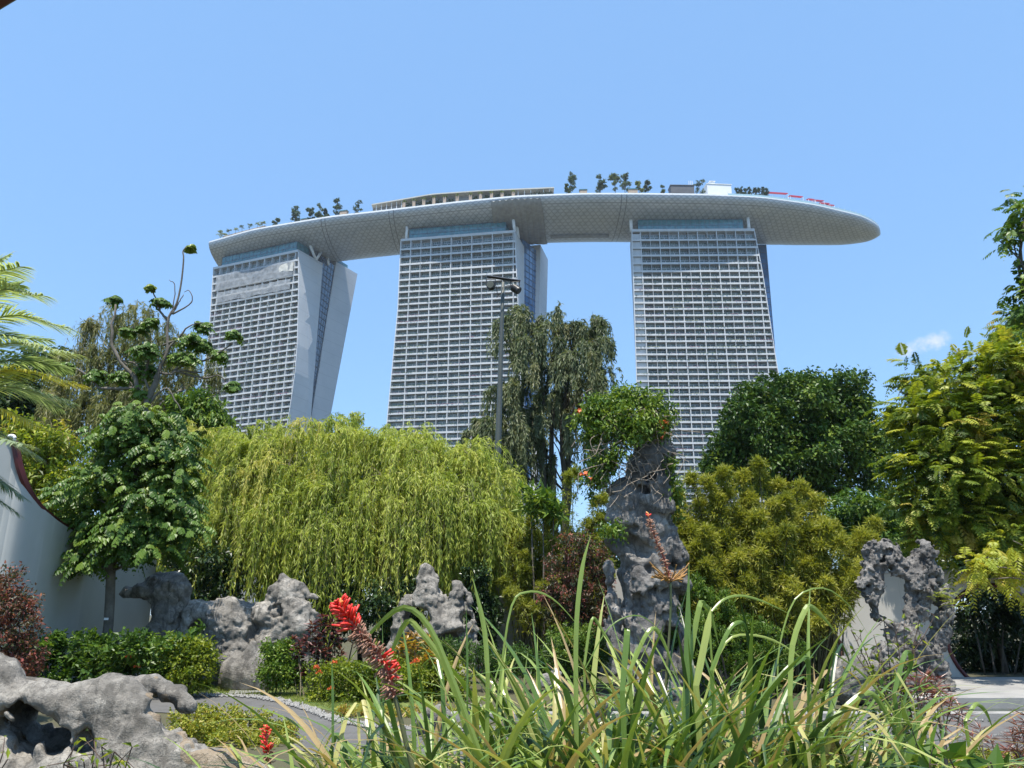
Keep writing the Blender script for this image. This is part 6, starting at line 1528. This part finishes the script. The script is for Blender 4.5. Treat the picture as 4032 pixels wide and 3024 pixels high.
hedge('low yellow groundcover beside the path at the bottom right', 9.9, [(3560 + 75 * i, 3000 + 8 * (i % 2) + 60 * j, 70, 34, .35, -.45 * j) for i in range(8) for j in (0, 1)], 9000, .045, .03, 'ground', .55, 'groundcover_mound', 'groundcover', clump=.06, per=12)
hedge('orange-tinged groundcover strip behind the strap leaves in the centre', 14.2, [(1380 + 80 * i, 2810, 60, 24, .3, 0) for i in range(6)], 4200, .05, .032, 'ground', .7, 'groundcover_strip', 'groundcover', clump=.08, per=12)
hedge('dark low ferny plants between lamp post and pillar rock', 18.3, [(1900 + 70 * i, 2600 + 25 * (i % 2), 60, 55, .4, 0) for i in range(7)], 5500, .10, .03, 'mid', .25, 'ferny_plants', 'plants', droop=.1)
hedge('dark green low plants under the twisted rock', 18.6, [(1600 + 60 * i, 2560 + 20 * (i % 2), 50, 40, .35, 0) for i in range(5)], 3200, .12, .028, 'mid', .2, 'ferny_plants', 'plants')
hedge('shrub with red-tinged leaves cut off at the left edge', 13.2, [(20, 2300, 70, 70, .5, 0), (60, 2380, 70, 70, .5, 0), (10, 2420, 90, 80, .6, 0), (80, 2480, 80, 70, .5, 0), (0, 2540, 100, 70, .6, 0), (90, 2560, 80, 60, .5, 0), (-100, 2380, 110, 120, .6, 0), (60, 2640, 110, 60, .5, 0)], 9500, .07, .034, 'red', .5, 'red_leaf_shrub', 'shrub', tv=.2)
def whorls(label, D, base_px, spots, leafL, leafW, mat, tint, name, k=11, cat='shrub', stem=.012, flat=.5):
    b = gp(base_px, D); root = thing(name, label, cat, b); st_ = MB(); cr = MB()
    for x, y in spots:
        c = at(x, y, D + rng.normal(0, .18)); foot = b + [(c[0] - b[0]) * .45 + rng.normal(0, .05), rng.normal(0, .1), 0]
        limb(st_, [foot, (foot + c) / 2 + rng.normal(0, .04, 3), c], stem, stem * .5, 5, 8)
        for lay in range(3):
            a = rng.uniform(0, 2 * pi, k); e = np.clip(rng.normal(.15 + flat * .35 * (2 - lay), .3, k), -.6, 1.3)
            d = np.stack([np.cos(a) * np.cos(e), np.sin(a) * np.cos(e), np.sin(e)], 1)
            cr.leaves(np.repeat((c - [0, 0, lay * leafL * .35])[None], k, 0), d, nrm(UP + rng.normal(0, .3, (k, 3))), leafL * rng.uniform(.7, 1.15, k), leafW, tint_var(k, tint, .2), .15, 0, .18)
    st_.build('stems', M['twig'], root, b); cr.build('leaves', L_[mat], root, b, tint=True); return root
whorls('dark maroon croton bush left of the red flower spike', 17.4, 1250, [(1270, 2430), (1230, 2460), (1310, 2450), (1180, 2530), (1215, 2540), (1270, 2500), (1320, 2500), (1180, 2580), (1240, 2580), (1290, 2560), (1340, 2560), (1220, 2630), (1280, 2620), (1190, 2630), (1250, 2520), (1250, 2610), (1210, 2510), (1150, 2520), (1240, 2560)], .20, .065, 'croton_red', .5, 'croton')
whorls('golden yellow croton bush right of the red flower spike', 16.9, 1620, [(1630, 2500), (1690, 2510), (1600, 2520), (1570, 2560), (1640, 2560), (1690, 2570), (1720, 2590), (1590, 2590), (1660, 2600), (1560, 2600), (1620, 2540)], .22, .06, 'croton_gold', .55, 'croton')
whorls('narrow-leaved red plant in front of the holed rock', 8.2, 3660, [(3640, 2665), (3600, 2680), (3680, 2680), (3700, 2720), (3640, 2720), (3740, 2770), (3780, 2790), (3690, 2790), (3620, 2760)], .17, .014, 'croton_red', .75, 'red_spiky_plant', 16)
whorls('small red spiky plant standing by the path right of the strap leaves', 8.8, 3880, [(3860, 2870), (3900, 2910), (3830, 2900)], .13, .011, 'croton_red', .75, 'red_spiky_plant', 14)
whorls('bronze red spiky plant at the bottom right edge', 7.6, 4010, [(4010, 2860), (3985, 2900), (4030, 2930), (4005, 2960), (4040, 2820), (3975, 2960)], .17, .013, 'croton_red', .85, 'red_spiky_plant', 14)

# strap-leaved clumps
L_['strap'] = leaf_mat('strap_leaf', [(.03, .065, .025), (.07, .135, .03), (.145, .23, .045), (.28, .35, .085), (.46, .44, .16), (.40, .29, .14)], .26, .3, .5)
def blade_paths(base, az, th0, bend, length, kink=None, k=16):
    n = len(base); t = np.linspace(0, 1, k)
    th = th0[:, None] + bend[:, None] * t[None] ** 2.2
    if kink is not None: th = th + np.where(t[None] > kink[0][:, None], kink[1][:, None] * np.clip((t[None] - kink[0][:, None]) / .12, 0, 1), 0)
    dl = (length / (k - 1))[:, None]
    hx = np.cumsum(np.sin(th) * dl, 1) - np.sin(th[:, :1]) * dl; hz = np.cumsum(np.cos(th) * dl, 1) - np.cos(th[:, :1]) * dl
    p = base[:, None] + np.stack([np.cos(az)[:, None] * hx, np.sin(az)[:, None] * hx, hz], -1)
    return p
PROFW = np.array([.75, .85, .92, .97, 1, 1, 1, 1, .98, .95, .9, .83, .72, .56, .34, .03])
def strap_clump(label, px, D, n, length, spread, tint=.45, width=.036, dead=.13, manual=()):
    b = gp(px, D); root = thing('strap_leaf_clump', label, 'plant', b)
    mb = MB(); a = rng.uniform(0, 2 * pi, n); r = np.sqrt(rng.random(n)) * spread
    base = b + np.stack([np.cos(a) * r, np.sin(a) * r * .8, np.zeros(n)], 1)
    az = a + rng.normal(0, .8, n); th0 = np.abs(rng.normal(.16, .14, n)); bend = np.clip(rng.gamma(3.4, .58, n), .4, 3.1)
    ln = length * (.62 + .55 * rng.random(n)); kk = rng.random(n) < .42
    kink = (rng.uniform(.5, .85, n), np.where(kk, rng.uniform(.9, 2.3, n), 0))
    path = blade_paths(base, az, th0, bend, ln, kink)
    path[..., 2] = np.maximum(path[..., 2], .02)
    side = np.stack([-np.sin(az), np.cos(az), np.zeros(n)], 1); tw = rng.normal(0, .5, n)
    side = nrm(side * np.cos(tw)[:, None] + np.stack([np.cos(az), np.sin(az), np.zeros(n)], 1) * np.sin(tw)[:, None])
    t = np.clip(rng.normal(tint, .21, n), .03, .80); t[rng.random(n) < dead] = .95
    mb.ribbons(path, side, width * rng.uniform(.6, 1.2, n)[:, None] * PROFW[None], t, fold=.22)
    for pts, Dm, w_, tt in manual:
        c = curve([at(x, y, Dm + .03 * i) for i, (x, y) in enumerate(pts)], 16)
        foot = np.array([c[0][0], c[0][1] , 0.0])
        c = np.concatenate([curve([foot, c[0]], 4)[:-1], c]); k = len(c)
        tan = nrm(np.gradient(c, axis=0)); vd = nrm(c - [0, 0, EYE]); sd = nrm(np.cross(tan, vd) + .25 * vd)
        s_ = np.linspace(0, 1, k); w__ = w_ * np.clip(np.minimum(.7 + s_, (1.02 - s_) * 3.2), .03, 1)
        mb.ribbons(c[None], sd[None], w__[None], np.array([tt]), fold=.2)
    mb.build('leaves', L_['strap'], root, b, tint=True, smooth=False); return root
CL = [(1230, 4.3, 80, 1.12, .40, 'sparse strap-leaf clump left of the red flower stem'), (1500, 3.9, 260, 1.32, .42, 'strap-leaf clump around the foot of the red flower stem'), (1800, 4.2, 420, 1.55, .45, 'strap-leaf clump directly below the lamp post'),
      (2080, 3.7, 420, 1.50, .45, 'strap-leaf clump left of the tall upright leaves'), (2330, 4.4, 420, 1.62, .45, 'strap-leaf clump in front of the left side of the pillar rock'), (2560, 3.8, 440, 1.66, .42, 'tallest strap-leaf clump right in front of the pillar rock'),
      (2830, 4.3, 420, 1.66, .45, 'strap-leaf clump before the green conifer shrub'), (3080, 3.9, 380, 1.5, .42, 'strap-leaf clump leaning right below the bamboo thicket'), (3330, 4.2, 240, 1.32, .42, 'strap-leaf clump left of the twiggy shrub'), (3560, 3.8, 90, 1.1, .42, 'low strap-leaf clump at the bottom right corner')]
MAN = {1: [([(1900, 3000), (1790, 2700), (1690, 2470), (1590, 2392), (1480, 2470), (1370, 2605)], 3.5, .026, .5), ([(1860, 2960), (1760, 2640), (1650, 2480), (1600, 2450), (1545, 2560), (1505, 2650)], 3.6, .026, .55), ([(1512, 2990), (1508, 2700), (1506, 2440)], 3.7, .010, .3), ([(1310, 2950), (1310, 2750), (1306, 2590)], 3.8, .012, .3)],
       2: [([(1920, 2650), (1905, 2470), (1860, 2270)], 3.6, .022, .5), ([(1840, 2760), (1840, 2600), (1835, 2380)], 3.9, .010, .3)],
       3: [([(2270, 2960), (2268, 2500), (2290, 2250), (2325, 2108)], 3.5, .021, .5), ([(1955, 2780), (2010, 2400), (2080, 2330), (2180, 2360), (2300, 2490)], 4.0, .011, .5)],
       4: [([(2300, 2620), (2330, 2440), (2370, 2480), (2480, 2660)], 4.0, .014, .5), ([(2300, 2640), (2400, 2470), (2520, 2425), (2640, 2520)], 4.3, .007, .4)],
       5: [([(2700, 2900), (2705, 2560), (2713, 2220)], 3.5, .028, .35), ([(2690, 2760), (2750, 2400), (2775, 2385), (2800, 2420), (2830, 2540)], 3.6, .024, .5), ([(2740, 2700), (2780, 2500), (2800, 2390)], 3.5, .030, .62), ([(2480, 2640), (2550, 2490), (2600, 2500), (2680, 2700)], 3.8, .020, .5), ([(2450, 2720), (2468, 2500), (2470, 2490), (2482, 2600)], 3.4, .026, .4)],
       6: [([(2790, 2420), (2850, 2360), (2920, 2345), (3010, 2370), (3110, 2418)], 3.9, .012, .5), ([(2800, 2640), (2870, 2480), (2920, 2450), (2945, 2490)], 3.8, .02, .4), ([(2760, 2800), (2850, 2540), (2960, 2500), (3100, 2550), (3280, 2700)], 4.0, .012, .6)],
       7: [([(3060, 2720), (3070, 2540), (3130, 2360), (3240, 2315), (3340, 2380), (3420, 2500)], 4.1, .008, .5), ([(3110, 2740), (3120, 2540), (3170, 2400), (3200, 2392), (3250, 2440), (3290, 2490)], 3.6, .024, .55), ([(2900, 2900), (3050, 2690), (3160, 2590), (3185, 2640), (3180, 2830)], 3.6, .026, .35)],
       8: [([(3600, 2960), (3500, 2780), (3380, 2640), (3200, 2520)], 3.9, .012, .55), ([(3230, 2880), (3400, 2730), (3480, 2790), (3560, 2960)], 3.6, .024, .5), ([(3520, 2730), (3560, 2580), (3585, 2580), (3580, 2640), (3520, 2730)], 3.8, .022, .35), ([(3800, 2840), (3840, 2775), (3880, 2800), (3910, 2870)], 3.9, .018, .5)]}
for i, (px, D, n, ln, sp, lab) in enumerate(CL):
    strap_clump(lab, px, D, n, ln, sp, manual=MAN.get(i, ()))
# tall red flower spike
def spike(label, D, stem_px, axis_px, n_red, n_dry, red_from, tubeL, name='flower_spike', rs=.011, redm=None):
    st_ = curve([at(x, y, D) for x, y in stem_px], 16); foot = np.array([st_[0][0] + .02, st_[0][1], 0]); st_ = np.concatenate([[foot], st_])
    root = thing(name, label, 'flower', foot); mb = MB(); mb.tube(st_, np.linspace(rs, rs * .8, len(st_)), 7); mb.build('stem', mottled('flower_stem', (.06, .09, .03), (.12, .11, .05), 8, .6), root, foot, smooth=True)
    ax_ = curve([at(x, y, D) for x, y in axis_px], 60); mb = MB(); mb.tube(ax_, np.linspace(rs * .8, rs * .35, 60), 6); tan = nrm(np.gradient(ax_, axis=0))
    mb.build('axis', mottled('flower_axis', (.28, .05, .03), (.4, .1, .06), 8, .6), root, foot, smooth=True)
    def tubes(n, lo, hi, L, r0, r1, mat, nm, droop, out):
        mb = MB()
        for q in range(n):
            s = rng.uniform(lo, hi); i = int(s * 59); p = ax_[i]; d = rdir(1)[0]; d = nrm((d - tan[i] * (d @ tan[i]))[None])[0]
            v = nrm((d * out + tan[i] * .75 + np.array([0, 0, -droop]))[None])[0]; ll = L * rng.uniform(.6, 1.15) * (1 - .45 * max(0, (s - .8) / .2))
            mid = p + v * ll * .55 + rng.normal(0, .004, 3)
            mb.tube([p, mid, p + v * ll + [0, 0, -droop * ll * .2]], [r0 * .6, r1, r1 * .75], 5)
        mb.build(nm, mat, root, foot, smooth=True)
    tubes(n_red, red_from, 1.0, tubeL, .004, .0058, mottled('red_petal', (.60, .02, .015), (.75, .05, .03), 30, .45), 'red_florets', .05, 1.25)
    tubes(n_dry, .0, red_from, tubeL * .75, .003, .0036, mottled('dry_floret', (.22, .08, .05), (.45, .28, .19), 30, .8), 'dry_florets', .7, .9)
    tubes(max(10, n_red // 4), .93, 1.0, tubeL * .45, .004, .006, mottled('orange_bud', (.6, .20, .04), (.68, .32, .10), 30, .5), 'buds', 0, .5)
    return root, ax_
rt, ax_ = spike('tall leaning flower spike with scarlet tubes above dried brown florets', 3.3, [(1640, 3080), (1600, 2930), (1570, 2800), (1552, 2740)], [(1552, 2740), (1525, 2640), (1480, 2560), (1425, 2500), (1380, 2445), (1355, 2405), (1338, 2372)], 62, 260, .56, .068)
mb = MB()
for q in range(16):
    p = ax_[int(rng.uniform(6, 17))]; v = nrm((rdir(1)[0] * [1, .5, .5] + [.7, 0, .3])[None])[0]; mb.tube([p, p + v * .03, p + v * .055], [.003, .005, .004], 5)
mb.build('red_florets', mottled('red_petal_low', (.60, .02, .015), (.72, .05, .03), 30, .45), rt, np.array(rt.location), smooth=True)
spike('small scarlet flower spike standing before the yellow groundcover mound', 4.6, [(1066, 3120), (1062, 3010)], [(1062, 3010), (1052, 2940), (1048, 2860)], 34, 40, .35, .05)
rt, ax_ = spike('dried brown flower spike on a tall stem before the pillar rock', 4.6, [(2600, 2960), (2625, 2640), (2640, 2420), (2640, 2290)], [(2640, 2290), (2615, 2200), (2580, 2120), (2562, 2070), (2550, 2020)], 5, 200, .9, .035, rs=.008)
mb = MB()
for q in range(46):
    a = rng.uniform(0, 2 * pi); d = np.array([cos(a), sin(a) * .7, rng.uniform(.2, .9)]); p = ax_[0]; ll = rng.uniform(.06, .12)
    mb.tube([p, p + d * ll * .6, p + d * ll + [0, 0, rng.uniform(-.02, .02)]], [.003, .0028, .0045], 4)
mb.build('seed_whorl', mottled('dry_seed_head', (.22, .11, .03), (.40, .22, .07), 30, .8), rt, np.array(rt.location))

# twiggy shrub on the right, curly-leaved plant at the bottom left, broad leaves bottom right
def twiggy(label, D, base_px, tips, leafL, leafW, mat, tint, name, per=26, r=.012, curly=False):
    b = gp(base_px, D); root = thing(name, label, 'shrub', b); st_ = MB(); cr = MB()
    for x, y in tips:
        c = at(x, y, D + rng.normal(0, .15)); foot = b + [rng.normal(0, .12), rng.normal(0, .1), 0]
        m_ = foot * .45 + c * .55; m_[0] = foot[0] * .65 + c[0] * .35
        pth = limb(st_, [foot, m_, c], r, .003, 5, 16)
        i = rng.integers(7, 16, per); p = pth[np.minimum(i, len(pth) - 1)]
        d = nrm(rng.normal(0, .8, (per, 3)) + [0, 0, .15])
        for q in range(per // 3):
            e = p[q] + d[q] * rng.uniform(.06, .16); st_.tube([p[q], e], [.003, .0015], 4)
            p[q] = e
        cr.leaves(p, d, nrm(UP + rng.normal(0, .4, (per, 3))), leafL * rng.uniform(.6, 1.2, per), leafW, tint_var(per, tint, .2), .3 if curly else .15, 0, .35 if curly else .1)
    st_.build('stems', mottled(name + '_twig', (.05, .035, .025), (.12, .08, .06), 8, .9), root, b); cr.build('leaves', L_[mat], root, b, tint=True); return root
twiggy('thin twiggy shrub with sparse small leaves in front of the holed rock', 6.6, 3500, [(3350, 2480), (3390, 2520), (3440, 2500), (3480, 2440), (3520, 2450), (3560, 2470), (3620, 2440), (3680, 2425), (3460, 2570), (3540, 2560), (3420, 2600), (3600, 2560), (3360, 2560), (3500, 2640), (3440, 2680), (3560, 2660)], .07, .026, 'yellow', .35, 'twiggy_shrub')
twiggy('green leafy undergrowth in front of the twiggy shrub', 5.6, 3540, [(3420, 2760), (3470, 2700), (3520, 2760), (3380, 2820), (3580, 2800), (3460, 2840), (3640, 2850), (3540, 2900)], .075, .04, 'mid', .45, 'leafy_shrub', 34)
twiggy('curly-leaved plant with wavy narrow leaves in front of the big left rock', 3.9, 400, [(290, 2940), (370, 2910), (400, 2940), (450, 2960), (520, 2940), (330, 3000), (470, 3000), (250, 3010), (420, 3010)], .075, .016, 'yellow', .45, 'curly_leaf_plant', 26, .006, True)
twiggy('few twisted leaves in the very bottom left corner', 3.8, 0, [(10, 2970), (30, 2990), (-10, 3000)], .08, .018, 'yellow', .4, 'curly_leaf_plant', 14, .006, True)
twiggy('glossy broad-leaved sprig at the bottom right', 3.5, 3680, [(3620, 2960), (3680, 2940), (3740, 2990), (3660, 3010), (3900, 3000), (3960, 2990)], .13, .062, 'mid', .55, 'broad_leaf_sprig', 14, .006)

# vine over the pillar rock, with trumpet flowers
Dv = 16.6; b = at(2520, 1760, Dv); root = thing('trumpet_vine', 'flowering vine with orange trumpets tangled over the top of the pillar rock', 'vine', b)
bl = [blob(x, y, Dv + dz, rx, ry, rd) for x, y, rx, ry, rd, dz in ((2380, 1610, 60, 34, .4, .1), (2440, 1580, 60, 34, .5, .2), (2300, 1640, 50, 22, .3, 0), (2320, 1720, 40, 22, .25, 0), (2520, 1660, 90, 60, .5, -.2), (2420, 1680, 90, 50, .45, -.1), (2470, 1600, 110, 50, .5, .2), (2540, 1590, 70, 45, .45, .2), (2400, 1640, 100, 55, .5, 0), (2590, 1640, 60, 60, .45, .1), (2340, 1630, 50, 30, .3, .1), (2480, 1690, 90, 50, .45, -.2), (2600, 1710, 34, 36, .3, .2), (2430, 1740, 50, 45, .3, -.2), (2360, 1690, 50, 36, .3, .1), (2360, 1850, 60, 60, .35, 0), (2400, 1820, 50, 30, .3, -.2), (2330, 1900, 30, 50, .25, .1), (2640, 1880, 22, 70, .25, .1), (2420, 2090, 40, 26, .2, -.3), (2660, 1960, 20, 60, .2, .1), (2470, 1550, 50, 26, .3, .2))]
cr = MB(); bl += [(c + rdir(1)[0] * r * 1.1, r * rng.uniform(.25, .5)) for c, r in list(bl) for _ in range(4)]
foliage(cr, bl, 13000, .10, .052, .2, 9, .7, .4, .5, (.62, .18, .1)); cr.build('leaves', L_['mid'], root, b, tint=True)
tb = MB()
for q in range(64):
    s = np.array([rng.uniform(2380, 2620), rng.uniform(1600, 1850)]); p = [at(s[0], s[1], Dv + rng.uniform(-.5, .1))]
    for k in range(4):
        s = s + np.array([rng.normal(0, 34), rng.uniform(-8, 62)]); p.append(at(s[0], s[1], Dv - rng.uniform(.1, .5)))
    tb.tube(curve(p, 14), .007, 4)
for pp in ([(2420, 1680), (2340, 1690), (2280, 1720), (2250, 1760)], [(2400, 1640), (2320, 1610), (2290, 1560), (2330, 1530)], [(2600, 1640), (2640, 1690), (2680, 1720)], [(2520, 1640), (2560, 1720), (2640, 1780)], [(2430, 1790), (2360, 1810), (2300, 1870)]):
    tb.tube(curve([at(x, y, Dv - .1) for x, y in pp], 14), .007, 4)
tb.build('stems', mottled('vine_stem', (.20, .16, .12), (.36, .30, .24), 8, .9), root, b)
for x, y, k in ((2614, 1660, 4), (2608, 1703, 3), (2283, 1632, 2), (2310, 1880, 4)):
    mb = MB(); c = at(x, y, Dv - .35)
    for q in range(k):
        d = nrm((rng.normal(0, .6, 3) + [0, -.7, 0])[None])[0]; p = c + rng.normal(0, .04, 3); mb.tube([p, p + d * .05, p + d * .075], [.008, .018, .034], 7, cap=False)
        s1 = nrm(np.cross(d, UP)[None])[0]; s2 = np.cross(s1, d); a = np.arange(5) * 2 * pi / 5
        dd = s1 * np.cos(a)[:, None] + s2 * np.sin(a)[:, None]
        mb.leaves(np.repeat((p + d * .07)[None], 5, 0), dd + d * .3, np.repeat(d[None], 5, 0), .055, .05, .5, .1)
    mb.build('flower', M['petal'], root, b)
# fern tuft growing from the side of the holed rock
b = at(3735, 2360, 16.1); root = thing('fern', 'small bright fern tuft growing on the side of the holed rock', 'fern', b); cr = MB()
k = 26; a = rng.uniform(0, 2 * pi, k); d = np.stack([np.cos(a) * .6, np.sin(a) * .4 - .2, rng.uniform(.1, 1, k)], 1)
fronds_to_leaves(cr, np.repeat(b[None], k, 0) + rng.normal(0, .1, (k, 3)), d, rng.uniform(.25, .5, k), 10, .07, .02, .5, tint_var(k, .6, .1)); cr.build('fronds', L_['lime'], root, b, tint=True)
# ------------------------------------------------------------------ humid air: one even box of pale haze round everything
mb = MB(); mb.box((-2400, -120, -1.0), (2400, 2900, 216.0))
hz = bpy.data.materials.new('humid_air'); hz.use_nodes = True
for n_ in list(hz.node_tree.nodes):
    if n_.type != 'OUTPUT_MATERIAL': hz.node_tree.nodes.remove(n_)
pv_ = hz.node_tree.nodes.new('ShaderNodeVolumePrincipled'); pv_.inputs['Color'].default_value = (.80, .88, 1.0, 1); pv_.inputs['Density'].default_value = .00012; pv_.inputs['Anisotropy'].default_value = .3
hz.node_tree.links.new(pv_.outputs['Volume'], [n_ for n_ in hz.node_tree.nodes if n_.type == 'OUTPUT_MATERIAL'][0].inputs['Volume'])
o = mb.build('haze', hz); o['kind'] = 'stuff'; tag(o, 'thin humid haze over the whole garden and towers', 'haze')
